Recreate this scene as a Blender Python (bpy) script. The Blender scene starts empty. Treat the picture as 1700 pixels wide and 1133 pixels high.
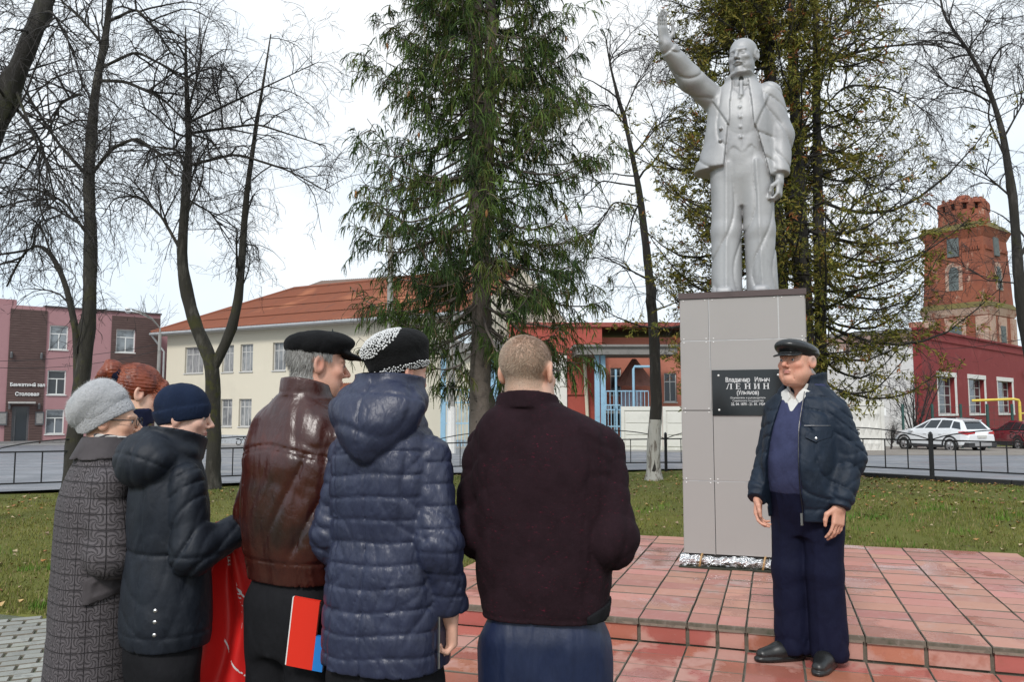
import bpy, math, random
import numpy as np
from mathutils import Vector, Matrix
random.seed(7); RNG = np.random.default_rng(11)
SC = bpy.context.scene; COL = SC.collection
R = math.radians
# ------------------------------------------------------------------ camera, sky, sun, exposure
cam_d = bpy.data.cameras.new('camera'); cam = bpy.data.objects.new('camera', cam_d); COL.objects.link(cam)
F_PX = 1335.0; PITCH = math.atan(113.5 / F_PX); CAM_H = 1.45
cam.location = (0, 0, CAM_H); cam.rotation_euler = (math.pi / 2 + PITCH, 0, 0)
cam_d.sensor_width = 36.0; cam_d.lens = F_PX / 1700 * 36; cam_d.clip_start = .05; cam_d.clip_end = 2000
SC.camera = cam
SUN_EL, SUN_AZ = 42.0, 200.0          # behind the photographer, veiled by cloud
W = bpy.data.worlds.new('World'); SC.world = W; W.use_nodes = True
nt = W.node_tree; nt.nodes.clear()
wo = nt.nodes.new('ShaderNodeOutputWorld'); bg = nt.nodes.new('ShaderNodeBackground')
sky = nt.nodes.new('ShaderNodeTexSky'); sky.sky_type = 'NISHITA'; sky.sun_disc = False
sky.sun_elevation = R(SUN_EL); sky.sun_rotation = R(SUN_AZ); sky.dust_density = 3; sky.air_density = 1
tc = nt.nodes.new('ShaderNodeTexCoord'); nz = nt.nodes.new('ShaderNodeTexNoise')
nz.inputs['Scale'].default_value = 1.6; nz.inputs['Detail'].default_value = 5; nz.inputs['Roughness'].default_value = .55
cr = nt.nodes.new('ShaderNodeValToRGB')                       # overcast deck: thin blue-grey to white
cr.color_ramp.elements[0].position = .35; cr.color_ramp.elements[0].color = (6.3, 7.6, 8.8, 1)
cr.color_ramp.elements[1].position = .66; cr.color_ramp.elements[1].color = (9.1, 9.35, 9.5, 1)
mx = nt.nodes.new('ShaderNodeMixRGB'); mx.inputs[0].default_value = .93
nt.links.new(tc.outputs['Generated'], nz.inputs['Vector']); nt.links.new(nz.outputs['Fac'], cr.inputs[0])
nt.links.new(sky.outputs[0], mx.inputs[1]); nt.links.new(cr.outputs[0], mx.inputs[2])
nt.links.new(mx.outputs[0], bg.inputs[0]); bg.inputs[1].default_value = .105
nt.links.new(bg.outputs[0], wo.inputs[0])
sun_d = bpy.data.lights.new('sun', 'SUN'); sun_d.energy = 2.0; sun_d.angle = R(12); sun_d.color = (1, .965, .92)
sun = bpy.data.objects.new('sun', sun_d); COL.objects.link(sun)
_sd = Vector((math.sin(R(SUN_AZ)) * math.cos(R(SUN_EL)), math.cos(R(SUN_AZ)) * math.cos(R(SUN_EL)), math.sin(R(SUN_EL))))
sun.rotation_euler = _sd.to_track_quat('Z', 'Y').to_euler(); sun.location = _sd * 50
SC.view_settings.view_transform = 'Standard'; SC.view_settings.look = 'None'
SC.view_settings.exposure = 0.28; SC.view_settings.gamma = 1
SC.cycles.max_bounces = 6; SC.cycles.transparent_max_bounces = 8

# ------------------------------------------------------------------ helpers
def at(x, y, Y):
    """photo pixel at depth Y -> world point"""
    u = (x - 850) / F_PX; v = (566.5 - y) / F_PX
    dy = math.cos(PITCH) - v * math.sin(PITCH); dz = math.sin(PITCH) + v * math.cos(PITCH)
    s = Y / dy
    return Vector((u * s, Y, CAM_H + dz * s))
def px_at(x, Y):
    return (x - 850) / F_PX * Y
class NX:
    """tiny math-node expression"""
    def __init__(s, t, o): s.t, s.o = t, o
    def _m(s, op, *a):
        n = s.t.nodes.new('ShaderNodeMath'); n.operation = op
        for i, q in enumerate((s,) + a):
            if isinstance(q, NX): s.t.links.new(q.o, n.inputs[i])
            else: n.inputs[i].default_value = q
        return NX(s.t, n.outputs[0])
    def __add__(s, a): return s._m('ADD', a)
    def __sub__(s, a): return s._m('SUBTRACT', a)
    def __mul__(s, a): return s._m('MULTIPLY', a)
    def __truediv__(s, a): return s._m('DIVIDE', a)
    def sin(s): return s._m('SINE')
    def abs(s): return s._m('ABSOLUTE')
    def frac(s): return s._m('FRACT')
    def floor(s): return s._m('FLOOR')
    def pw(s, a): return s._m('POWER', a)
    def gt(s, a): return s._m('GREATER_THAN', a)
    def lt(s, a): return s._m('LESS_THAN', a)
    def atan2(s, a): return s._m('ARCTAN2', a)
    def sqrt(s): return s._m('SQRT')
    def mn(s, a): return s._m('MINIMUM', a)
    def mxx(s, a): return s._m('MAXIMUM', a)
    def ss(s, a, b):
        n = s.t.nodes.new('ShaderNodeMapRange'); n.interpolation_type = 'SMOOTHSTEP'
        s.t.links.new(s.o, n.inputs[0]); n.inputs[1].default_value = a; n.inputs[2].default_value = b
        return NX(s.t, n.outputs[0])
class Mat:
    def __init__(s, name, color=(.5, .5, .5), rough=.6, **kw):
        s.m = bpy.data.materials.new(name); s.m.use_nodes = True; s.t = s.m.node_tree
        s.b = s.t.nodes['Principled BSDF']; s.col = None
        s.b.inputs['Base Color'].default_value = (*color[:3], 1); s.b.inputs['Roughness'].default_value = rough
        for k, v in kw.items():
            s.b.inputs[{'spec': 'Specular IOR Level', 'metal': 'Metallic', 'coat': 'Coat Weight', 'coatr': 'Coat Roughness', 'sheen': 'Sheen Weight', 'trans': 'Transmission Weight', 'sss': 'Subsurface Weight', 'ior': 'IOR'}[k]].default_value = v
        s.c0 = color; s.h = None
    def n(s, t, **kw):
        q = s.t.nodes.new(t)
        for k, v in kw.items(): setattr(q, k, v)
        return q
    def coord(s, kind='Object'):
        if not hasattr(s, '_tc'): s._tc = s.n('ShaderNodeTexCoord')
        return s._tc.outputs[kind]
    def xyz(s, kind='Object'):
        q = s.n('ShaderNodeSeparateXYZ'); s.t.links.new(s.coord(kind), q.inputs[0])
        return tuple(NX(s.t, q.outputs[i]) for i in range(3))
    def noise(s, scale, detail=4, rough=.6, stretch=None, dist=0, kind='Object'):
        q = s.n('ShaderNodeTexNoise'); q.inputs['Scale'].default_value = scale; q.inputs['Detail'].default_value = detail
        q.inputs['Roughness'].default_value = rough; q.inputs['Distortion'].default_value = dist
        v = s.coord(kind)
        if stretch:
            mp = s.n('ShaderNodeMapping'); mp.inputs['Scale'].default_value = stretch; s.t.links.new(v, mp.inputs[0]); v = mp.outputs[0]
        s.t.links.new(v, q.inputs['Vector']); return NX(s.t, q.outputs['Fac'])
    def voro(s, scale, feature='DISTANCE_TO_EDGE', rnd=1.0, kind='Object', stretch=None):
        q = s.n('ShaderNodeTexVoronoi', feature=feature); q.inputs['Scale'].default_value = scale; q.inputs['Randomness'].default_value = rnd
        v = s.coord(kind)
        if stretch:
            mp = s.n('ShaderNodeMapping'); mp.inputs['Scale'].default_value = stretch; s.t.links.new(v, mp.inputs[0]); v = mp.outputs[0]
        s.t.links.new(v, q.inputs['Vector']); return NX(s.t, q.outputs[0])
    def cur(s):
        if s.col is None:
            q = s.n('ShaderNodeRGB'); q.outputs[0].default_value = (*s.c0[:3], 1); s.col = q.outputs[0]
        return s.col
    def attr(s, name='Col'):
        q = s.n('ShaderNodeAttribute', attribute_name=name); s.col = q.outputs['Color']; return s._set()
    def mix(s, fac, color, mode='MIX'):
        q = s.n('ShaderNodeMixRGB', blend_type=mode)
        if isinstance(fac, NX): s.t.links.new(fac.o, q.inputs[0])
        else: q.inputs[0].default_value = fac
        s.t.links.new(s.cur(), q.inputs[1])
        if isinstance(color, (tuple, list)): q.inputs[2].default_value = (*color[:3], 1)
        else: s.t.links.new(color, q.inputs[2])
        s.col = q.outputs[0]; return s._set()
    def _set(s): s.t.links.new(s.col, s.b.inputs['Base Color']); return s
    def perobj(s, amt=.25, hue=.02):
        oi = s.n('ShaderNodeObjectInfo'); h = s.n('ShaderNodeHueSaturation'); r = NX(s.t, oi.outputs['Random'])
        s.t.links.new((r * (2 * amt) + (1 - amt)).o, h.inputs['Value']); s.t.links.new(((r * 7.3).frac() * (2 * hue) + (.5 - hue)).o, h.inputs['Hue'])
        s.t.links.new(s.cur(), h.inputs['Color']); s.col = h.outputs[0]; return s._set()
    def rough(s, x): s.t.links.new(x.o, s.b.inputs['Roughness']); return s
    def bump(s, h, strength=.4, dist=.01):
        q = s.n('ShaderNodeBump'); q.inputs['Strength'].default_value = strength; q.inputs['Distance'].default_value = dist
        s.t.links.new(h.o, q.inputs['Height'])
        if s.h is not None: s.t.links.new(s.h, q.inputs['Normal'])
        s.h = q.outputs[0]; s.t.links.new(s.h, s.b.inputs['Normal']); return s
def vary(name, color, rough=.7, scale=6, amt=.35, dark=None, light=None, bump=.2, bscale=40, bd=.004, **kw):
    m = Mat(name, color, rough, **kw)
    d = dark or tuple(c * (1 - amt) for c in color); l = light or tuple(min(.9, c * (1 + amt)) for c in color)
    m.mix(m.noise(scale, 6).ss(.5, .28), d); m.mix(m.noise(scale * 2.7, 5).ss(.55, .8), l)
    if bump: m.bump(m.noise(bscale, 4), bump, bd)
    return m
# mesh builder
class MB:
    def __init__(s): s.v = []; s.f = []; s.mi = []; s.k = 0
    def add(s, v, f, mi=0):
        o = len(s.v); s.v.extend(tuple(p) for p in v); s.f.extend(tuple(i + o for i in q) for q in f); s.mi.extend([mi] * len(f)); return s
    def box(s, x0, x1, y0, y1, z0, z1, mi=0):
        return s.add([(x0, y0, z0), (x1, y0, z0), (x1, y1, z0), (x0, y1, z0), (x0, y0, z1), (x1, y0, z1), (x1, y1, z1), (x0, y1, z1)],
                     [(0, 3, 2, 1), (4, 5, 6, 7), (0, 1, 5, 4), (1, 2, 6, 5), (2, 3, 7, 6), (3, 0, 4, 7)], mi)
    def bar(s, a, b, w, h=None, mi=0):
        """square bar from a to b"""
        a = Vector(a); b = Vector(b); d = (b - a).normalized(); up = Vector((0, 0, 1)) if abs(d.z) < .95 else Vector((0, 1, 0))
        u = d.cross(up).normalized() * w / 2; v = u.cross(d).normalized() * (h or w) / 2
        p = [q + su * u + sv * v for q in (a, b) for su, sv in ((-1, -1), (1, -1), (1, 1), (-1, 1))]
        return s.add(p, [(0, 1, 2, 3), (7, 6, 5, 4), (0, 4, 5, 1), (1, 5, 6, 2), (2, 6, 7, 3), (3, 7, 4, 0)], mi)
    def tube(s, pts, r, n=8, mi=0, cap=True):
        pts = [Vector(p) for p in pts]; m = len(pts); rs = r if isinstance(r, (list, tuple, np.ndarray)) else [r] * m
        V = []; F_ = []; ref = None
        for i, p in enumerate(pts):
            d = (pts[min(i + 1, m - 1)] - pts[max(i - 1, 0)]).normalized()
            if ref is None: ref = d.orthogonal().normalized()
            ref = (ref - d * ref.dot(d)); ref = ref.normalized() if ref.length > 1e-6 else d.orthogonal().normalized()
            w = d.cross(ref)
            for k in range(n):
                a = 2 * math.pi * k / n; V.append(p + (ref * math.cos(a) + w * math.sin(a)) * rs[i])
        for i in range(m - 1):
            for k in range(n):
                F_.append((i * n + k, i * n + (k + 1) % n, (i + 1) * n + (k + 1) % n, (i + 1) * n + k))
        if cap: F_.append(tuple(range(n))[::-1]); F_.append(tuple((m - 1) * n + k for k in range(n)))
        return s.add(V, F_, mi)
    def lathe(s, prof, n=16, c=(0, 0, 0), mi=0):
        V = [(c[0] + r * math.cos(2 * math.pi * k / n), c[1] + r * math.sin(2 * math.pi * k / n), c[2] + z) for r, z in prof for k in range(n)]
        F_ = [(i * n + k, i * n + (k + 1) % n, (i + 1) * n + (k + 1) % n, (i + 1) * n + k) for i in range(len(prof) - 1) for k in range(n)]
        F_ += [tuple(range(n))[::-1], tuple((len(prof) - 1) * n + k for k in range(n))]
        return s.add(V, F_, mi)
    def mesh(s, name='m'):
        me = bpy.data.meshes.new(name); me.from_pydata(s.v, [], s.f); me.polygons.foreach_set('material_index', s.mi); return me
def link(name, me, mats=None, parent=None, loc=None, rz=None, smooth=False, label=None, cat=None, group=None, kind=None):
    if isinstance(me, MB): me = me.mesh(name)
    if mats is not None and len(me.materials) == 0:
        for q in (mats if isinstance(mats, (list, tuple)) else [mats]): me.materials.append(q.m if isinstance(q, Mat) else q)
    if smooth and me.polygons: me.polygons.foreach_set('use_smooth', [True] * len(me.polygons))
    o = bpy.data.objects.new(name, me); COL.objects.link(o)
    if parent is not None: o.parent = parent
    if loc is not None: o.location = loc
    if rz is not None: o.rotation_euler.z = rz
    for k, v in (('label', label), ('category', cat), ('group', group), ('kind', kind)):
        if v: o[k] = v
    return o
def thing(name, label, cat, loc=(0, 0, 0), rz=0, group=None):
    o = bpy.data.objects.new(name, None); COL.objects.link(o); o.location = loc; o.rotation_euler.z = rz; o.empty_display_size = .1
    o['label'] = label; o['category'] = cat
    if group: o['group'] = group
    return o
def np_mesh(name, V, Fq, col=None):
    """V (n,3) array, Fq (m,k) int array (k = 3 or 4)"""
    me = bpy.data.meshes.new(name); n, k = Fq.shape
    me.vertices.add(len(V)); me.vertices.foreach_set('co', np.ascontiguousarray(V, np.float32).ravel())
    me.loops.add(n * k); me.loops.foreach_set('vertex_index', np.ascontiguousarray(Fq, np.int32).ravel())
    me.polygons.add(n); me.polygons.foreach_set('loop_start', np.arange(n, dtype=np.int32) * k)
    me.update(calc_edges=True)
    if col is not None:
        a = me.color_attributes.new('Col', 'FLOAT_COLOR', 'POINT'); c = np.ones((len(V), 4), np.float32); c[:, :3] = col
        a.data.foreach_set('color', c.ravel())
    return me
def sst(x, a, b):
    t = np.clip((np.asarray(x, float) - a) / (b - a), 0, 1); return t * t * (3 - 2 * t)
def vnoise(x, y, s=1.0, seed=0):
    """smooth 2-D value noise in 0..1"""
    x = np.asarray(x, float) * s; y = np.asarray(y, float) * s
    xi = np.floor(x).astype(np.int64); yi = np.floor(y).astype(np.int64); fx = x - xi; fy = y - yi
    fx = fx * fx * (3 - 2 * fx); fy = fy * fy * (3 - 2 * fy)
    def h(a, b):
        n = (a * 374761393 + b * 668265263 + seed * 974711) & 0x7fffffff; n = ((n ^ (n >> 13)) * 1274126177) & 0x7fffffff
        return ((n ^ (n >> 16)) & 0xffff) / 65535.0
    return (h(xi, yi) * (1 - fx) + h(xi + 1, yi) * fx) * (1 - fy) + (h(xi, yi + 1) * (1 - fx) + h(xi + 1, yi + 1) * fx) * fy
def text_mesh(body, size, bold=0.0, spacing=1.0, align='CENTER', extrude=.002, shear=0):
    c = bpy.data.curves.new('lettering', 'FONT'); c.body = body; c.size = size; c.align_x = align; c.offset = bold; c.extrude = extrude
    c.space_character = spacing; c.resolution_u = 2; c.shear = shear
    o = bpy.data.objects.new('lettering', c); COL.objects.link(o)
    me = bpy.data.meshes.new_from_object(o.evaluated_get(bpy.context.evaluated_depsgraph_get()))
    bpy.data.objects.remove(o); bpy.data.curves.remove(c); return me
# ------------------------------------------------------------------ ground
PA = R(18); PE = np.array([math.cos(PA), -math.sin(PA)]); PN = np.array([math.sin(PA), math.cos(PA)])   # platform axes: along the step, away from the camera
PO = np.array([0.80, 5.20])                                   # a point on the step edge
def pw(s, t): return PO + PE * s + PN * t
def st(x, y):
    dx = np.asarray(x) - PO[0]; dy = np.asarray(y) - PO[1]
    return dx * PE[0] + dy * PE[1], dx * PN[0] + dy * PN[1]
FENCE = [(-13.5, 10.9), (-8.66, 13.6), (-5.4, 15.5), (-1.5, 18.7), (3.5, 18.5), (7.6, 14.7), (10.2, 12.3), (14, 9.5)]
def fence_y(x): return np.interp(x, [p[0] for p in FENCE], [p[1] for p in FENCE])
PLAT_T = 3.42                                                 # platform depth
def lawn_z(x, y):
    x = np.asarray(x, float); y = np.asarray(y, float)
    z = .07 * sst(x, -1.5, 1.0) + .09 * sst(x, 2.0, 6.0) - .06 * sst(y, 13, 18.5) * sst(x, 6.5, 3)
    return z
def far_z(y): return -.026 * np.clip(np.asarray(y, float) - 18, 0, 60)
def ground_z(x, y):
    x = np.asarray(x, float); y = np.asarray(y, float)
    d = y - fence_y(x)
    z = lawn_z(x, y) * (1 - sst(d, .2, 2.5)) + far_z(y)
    return z
def paved(x, y):
    """1 inside the tiled and the block-paved area (with a margin)"""
    s, t = st(x, y)
    upper = (s > -1.60) & (s < 2.9) & (t > -.1) & (t < PLAT_T - .12)
    upper |= (s >= 2.8) & (s < 5.6) & (t > -.1) & (t < PLAT_T - .42)
    low = ((t < .05) & (s > -1.6)) | ((s <= -1.6) & (t < t_left(s) - .12))
    return upper | low
def t_left(s): return np.full_like(np.asarray(s, float), -.76)
# block paving limit on the far side: follows the picture's line from (-3.6, 5.8) towards the platform
def t_left(s): return -.62 + .012 * (np.asarray(s, float) + 4)
def grid_mesh(name, xs, ys, zf, drop=None):
    X, Y = np.meshgrid(xs, ys, indexing='ij'); Z = zf(X, Y); n, m = X.shape
    V = np.stack([X, Y, Z], -1).reshape(-1, 3); i = np.arange(n * m).reshape(n, m)
    Fq = np.stack([i[:-1, :-1], i[1:, :-1], i[1:, 1:], i[:-1, 1:]], -1).reshape(-1, 4)
    if drop is not None:
        c = V[Fq].mean(1); Fq = Fq[~drop(c[:, 0], c[:, 1])]
    return np_mesh(name, V, Fq)
def ground_full(X, Y):
    Z = ground_z(X, Y) + (vnoise(X, Y, 1.1) - .5) * .04 * (Y < 20) + (vnoise(X, Y, 4.3, 3) - .5) * .018 * (Y < 20)
    return np.where(paved(X, Y), -.16, Z)
M_grass = Mat('lawn', (.105, .115, .028), .95, spec=.15)
n1 = M_grass.noise(.55, 6, .65); M_grass.mix(n1.ss(.42, .62), (.14, .14, .035)); M_grass.mix(M_grass.noise(2.2, 6, .7).ss(.55, .75), (.075, .085, .02))
M_grass.mix(M_grass.noise(.9, 5, .7, (1, 1.5, 1)).ss(.6, .72), (.07, .05, .032)); M_grass.mix(M_grass.noise(9, 5, .7).ss(.56, .72), (.19, .165, .07))
M_grass.bump(M_grass.noise(60, 4), .6, .02)
xs = np.unique(np.concatenate([np.linspace(-700, -30, 30), np.linspace(-30, -10, 21), np.linspace(-10, 12, 150), np.linspace(12, 40, 30), np.linspace(40, 700, 30)]))
ys = np.unique(np.concatenate([np.linspace(-60, 1, 20), np.linspace(1, 19, 120), np.linspace(19, 60, 60), np.linspace(60, 900, 40)]))
link('ground', grid_mesh('ground', xs, ys, ground_full), M_grass, smooth=True, kind='structure')

# ---- asphalt street beyond the fence
M_asph = Mat('asphalt', (.15, .155, .17), .55, spec=.35)
M_asph.mix(M_asph.noise(.35, 5, .6, (1, 3, 1)).ss(.45, .65), (.2, .205, .225)); M_asph.mix(M_asph.noise(1.5, 6, .7).ss(.58, .75), (.10, .10, .11))
M_asph.bump(M_asph.noise(90, 3), .25, .006); M_asph.rough(M_asph.noise(.7, 4).ss(.35, .6) * .35 + .3)
rx = np.concatenate([np.linspace(-60, -14, 24), np.linspace(-13.5, 14, 90), np.linspace(15, 60, 24)])
def road_strip(name, d0, d1f, off, m):
    ts = np.linspace(0, 1, 24) ** 1.6; X = np.repeat(rx[:, None], len(ts), 1); y0 = fence_y(X) + d0; Y = y0 + (d1f(X) - y0) * ts[None]
    Z = ground_z(X, Y) + off; n, k = X.shape; i = np.arange(n * k).reshape(n, k)
    Fq = np.stack([i[:-1, :-1], i[1:, :-1], i[1:, 1:], i[:-1, 1:]], -1).reshape(-1, 4)
    return link(name, np_mesh(name, np.stack([X, Y, Z], -1).reshape(-1, 3), Fq), m, smooth=True, kind='structure')
road_strip('road', .35, lambda x: np.interp(x, [-60, -22, -10, 2, 9, 60], [54, 54, 47, 38, 33, 30]), .05, M_asph)
# ---- gravel parking ground on the far side, and pavements
M_dirt = Mat('parking ground', (.2, .175, .15), .9, spec=.2)
M_dirt.mix(M_dirt.noise(.8, 6, .7, (1, 2.5, 1)).ss(.45, .65), (.28, .25, .225)); M_dirt.mix(M_dirt.noise(3, 5, .7).ss(.55, .75), (.11, .09, .07)); M_dirt.bump(M_dirt.noise(30, 4), .4, .02)
link('parking_ground', grid_mesh('parking_ground', np.linspace(9.5, 60, 60), np.linspace(30.2, 46, 30), lambda x, y: ground_z(x, y) + .06, None), M_dirt, smooth=True, kind='structure')
M_conc = vary('pavement concrete', (.33, .32, .31), .85, 1.2, .2, bump=.2)
def slab_strip(name, pts, w, h, m, seg=1.5):
    """raised strip along a polyline, laid on the ground"""
    mb = MB()
    for (a, b) in zip(pts[:-1], pts[1:]):
        a = Vector((*a, 0)); b = Vector((*b, 0)); L = (b - a).length; nseg = max(1, int(L / seg)); d = (b - a) / L; nn = Vector((-d.y, d.x, 0))
        for q in range(nseg):
            p0 = a + d * (L * q / nseg + .006); p1 = a + d * (L * (q + 1) / nseg - .006)
            c = [p0, p1, p1 + nn * w, p0 + nn * w]; z = [float(ground_z(v.x, v.y)) for v in c]
            V = [(v.x, v.y, zz - .1) for v, zz in zip(c, z)] + [(v.x, v.y, zz + h) for v, zz in zip(c, z)]
            mb.add(V, [(0, 3, 2, 1), (4, 5, 6, 7), (0, 1, 5, 4), (1, 2, 6, 5), (2, 3, 7, 6), (3, 0, 4, 7)])
    return mb
link('sidewalk', slab_strip('s', [(-40, 42.6), (-27.6, 53.4), (-21, 59)], 3.0, .13, M_conc, 3), M_conc, kind='structure')
link('sidewalk', slab_strip('s', [(-22.6, 53.2), (-3.2, 42.6), (0, 40.6)], 1.9, .13, M_conc, 3), M_conc, kind='structure')
link('kerb', slab_strip('k', [(0.4, 39.6), (4, 36.9), (8.6, 33.4)], .25, .12, M_conc, 1.0), M_conc, kind='structure')
M_black = vary('black rubber edging', (.012, .012, .013), .6, 9, .5)
lk = [p for p in FENCE if p[0] > 3][0:]
link('lawn_edging', slab_strip('e', [(4.6, 17.45), (7.62, 14.62), (10.2, 12.2), (14, 9.4)], .14, .085, M_black, .9), M_black, kind='structure')

# ------------------------------------------------------------------ red tile platform and paving
M_tile = Mat('red paving tile', (.45, .215, .17), .55, spec=.35)
M_tile.perobj(.16, .012)
w_ = M_tile.noise(1.15, 4, .55, kind='Object'); 
geo = M_tile.n('ShaderNodeNewGeometry'); 
def wnoise(m, scale, detail=4, rough=.6, stretch=None):
    g = m.n('ShaderNodeNewGeometry'); q = m.n('ShaderNodeTexNoise'); q.inputs['Scale'].default_value = scale; q.inputs['Detail'].default_value = detail; q.inputs['Roughness'].default_value = rough
    v = g.outputs['Position']
    if stretch:
        mp = m.n('ShaderNodeMapping'); mp.inputs['Scale'].default_value = stretch; m.t.links.new(v, mp.inputs[0]); v = mp.outputs[0]
    m.t.links.new(v, q.inputs['Vector']); return NX(m.t, q.outputs['Fac'])
wet = wnoise(M_tile, 1.6, 5, .6).ss(.5, .58)
M_tile.mix(wnoise(M_tile, 7, 6, .7).ss(.5, .75) * .6, (.52, .32, .27)); M_tile.mix(wnoise(M_tile, 2.1, 5, .65).ss(.58, .7) * .6, (.43, .36, .335))
M_tile.mix(wnoise(M_tile, 18, 5, .7).ss(.6, .78) * .5, (.3, .11, .085))
M_tile.mix(wet * .5, (.31, .10, .07)); M_tile.rough(wet * -.42 + wnoise(M_tile, 9, 3) * .3 + .42)
M_tile.bump(wnoise(M_tile, 55, 4), .18, .004); M_tile.bump(wnoise(M_tile, 2.5, 3), .25, .02)
M_wet = Mat('rain wet red tile', (.37, .125, .09), .35, spec=.5); M_wet.perobj(.14, .012)
M_wet.mix(wnoise(M_wet, 2.6, 5, .6).ss(.48, .58), (.46, .24, .195)); M_wet.mix(wnoise(M_wet, 9, 6, .7).ss(.52, .75) * .6, (.3, .1, .075)); M_wet.mix(wnoise(M_wet, 20, 5, .7).ss(.62, .78) * .4, (.5, .36, .31))
M_wet.rough(wnoise(M_wet, 2.6, 5, .6).ss(.44, .6) * .38 + .16); M_wet.bump(wnoise(M_wet, 50, 4), .15, .004); M_wet.bump(wnoise(M_wet, 2.5, 3), .2, .02)
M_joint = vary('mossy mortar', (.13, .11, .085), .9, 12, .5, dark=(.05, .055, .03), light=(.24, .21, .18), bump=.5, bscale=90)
TH = .035
def tile_mesh(w, d, h=TH, bev=.0045, seed=0):
    rr = random.Random(seed); V = []; j = lambda: rr.uniform(-.002, .002)
    for z, e in ((0, 0), (h - bev, 0), (h, bev)):
        V += [(-w / 2 + e + j(), -d / 2 + e + j(), z), (w / 2 - e + j(), -d / 2 + e + j(), z), (w / 2 - e + j(), d / 2 - e + j(), z), (-w / 2 + e + j(), d / 2 - e + j(), z)]
    F_ = [(8, 9, 10, 11)]
    for b in (0, 4):
        for k in range(4): F_.append((b + k, b + (k + 1) % 4, b + 4 + (k + 1) % 4, b + 4 + k))
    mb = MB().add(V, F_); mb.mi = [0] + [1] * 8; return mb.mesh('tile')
_tc = {}
def get_tile(w, d, h=TH, mat=None):
    mat = mat or M_tile; key = (round(w, 3), round(d, 3), mat.m.name, random.randrange(3))
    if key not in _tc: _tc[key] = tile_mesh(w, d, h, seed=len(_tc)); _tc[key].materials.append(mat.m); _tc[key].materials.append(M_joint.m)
    return _tc[key]
def lay(parent, cells, ztop, limit=300, mat=None):
    """cells: (s, t, w, d, tilt) in platform axes; nearest are objects, the rest one joined part"""
    cells = sorted(cells, key=lambda c: c[5])
    for i, (s, t, w, d, wob, _) in enumerate(cells[:limit]):
        p = pw(s, t); o = bpy.data.objects.new('tile', get_tile(w, d, TH, mat)); COL.objects.link(o); o.parent = parent
        o.location = (p[0], p[1], ztop - TH + wob[0]); o.rotation_euler = (wob[1], wob[2], -PA + wob[3])
    rest = cells[limit:]
    if rest:
        mb = MB()
        for (s, t, w, d, wob, _) in rest:
            p = pw(s, t); ca, sa = math.cos(-PA + wob[3]), math.sin(-PA + wob[3])
            c = []
            for z, e in ((ztop - TH, 0), (ztop - .006, 0), (ztop, .006)):
                for ax, ay in ((-w / 2 + e, -d / 2 + e), (w / 2 - e, -d / 2 + e), (w / 2 - e, d / 2 - e), (-w / 2 + e, d / 2 - e)):
                    c.append((p[0] + ax * ca - ay * sa, p[1] + ax * sa + ay * ca, z + wob[0] + wob[1] * ay - wob[2] * ax))
            mb.add(c, [(8, 9, 10, 11)] + [(b + k, b + (k + 1) % 4, b + 4 + (k + 1) % 4, b + 4 + k) for b in (0, 4) for k in range(4)])
        o = link('tiles_far', mb, mat or M_tile, parent, kind='stuff')
def wob(): return (random.gauss(0, .0018), random.gauss(0, .006), random.gauss(0, .005), random.gauss(0, .004))
def in_view(s, t, z, m=140):
    p = pw(s, t); dep = p[1] * math.cos(PITCH) + (z - CAM_H) * math.sin(PITCH)
    if dep < .5: return False
    x = 850 + F_PX * p[0] / dep; y = 566.5 - F_PX * ((z - CAM_H) * math.cos(PITCH) - p[1] * math.sin(PITCH)) / dep
    return -m < x < 1700 + m and y < 1133 + m
# joint lines along the step (metres from PO), wide and narrow courses as they lie
SJ = [-1.64, -1.32, -.99, -.66, -.33, 0.0, .30, .48, .65, .97, 1.31, 1.63, 1.96, 2.28, 2.60, 2.92, 3.25, 3.57, 3.9, 4.22, 4.55, 4.87, 5.2, 5.52]
ROW = .222; GAP = .006
plat = thing('platform', 'raised platform of red tiles that carries the monument', 'platform')
plat_body = MB()
def prism(mb, poly, z0, z1):
    n = len(poly); P_ = [pw(*q) for q in poly]
    mb.add([(p[0], p[1], z0) for p in P_] + [(p[0], p[1], z1) for p in P_], [tuple(range(n))[::-1], tuple(range(n, 2 * n))] + [(k, (k + 1) % n, n + (k + 1) % n, n + k) for k in range(n)])
PZ = .14
prism(plat_body, [(-1.63, .012), (5.5, .012), (5.5, 2.3), (4.3, 2.3), (4.3, PLAT_T - .3), (2.9, PLAT_T - .3), (2.9, PLAT_T), (-1.63, PLAT_T)], -.15, PZ - TH + .012)
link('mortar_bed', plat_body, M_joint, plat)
cells = []
for i in range(len(SJ) - 1):
    s0, s1 = SJ[i], SJ[i + 1]; w = s1 - s0 - GAP
    tmax = PLAT_T if s1 <= 2.93 else (PLAT_T - .3 if s1 < 4.3 else 2.3)
    t = -.018; k = 0
    while t < tmax - .1:
        rw = ROW if k else ROW + .02
        if s0 > 2.9 and k == 0: rw += .07
        d = min(rw, tmax - t) - GAP
        sc, tcn = (s0 + s1) / 2, t + d / 2
        q = st(px_at(0, 1), 0)
        if in_view(sc, tcn, PZ):
            p = pw(sc, tcn); cells.append((sc, tcn, w, d, wob(), p[1]))
        t += rw; k += 1
# leave the socket of the pedestal free
lay(plat, cells, PZ)
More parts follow.
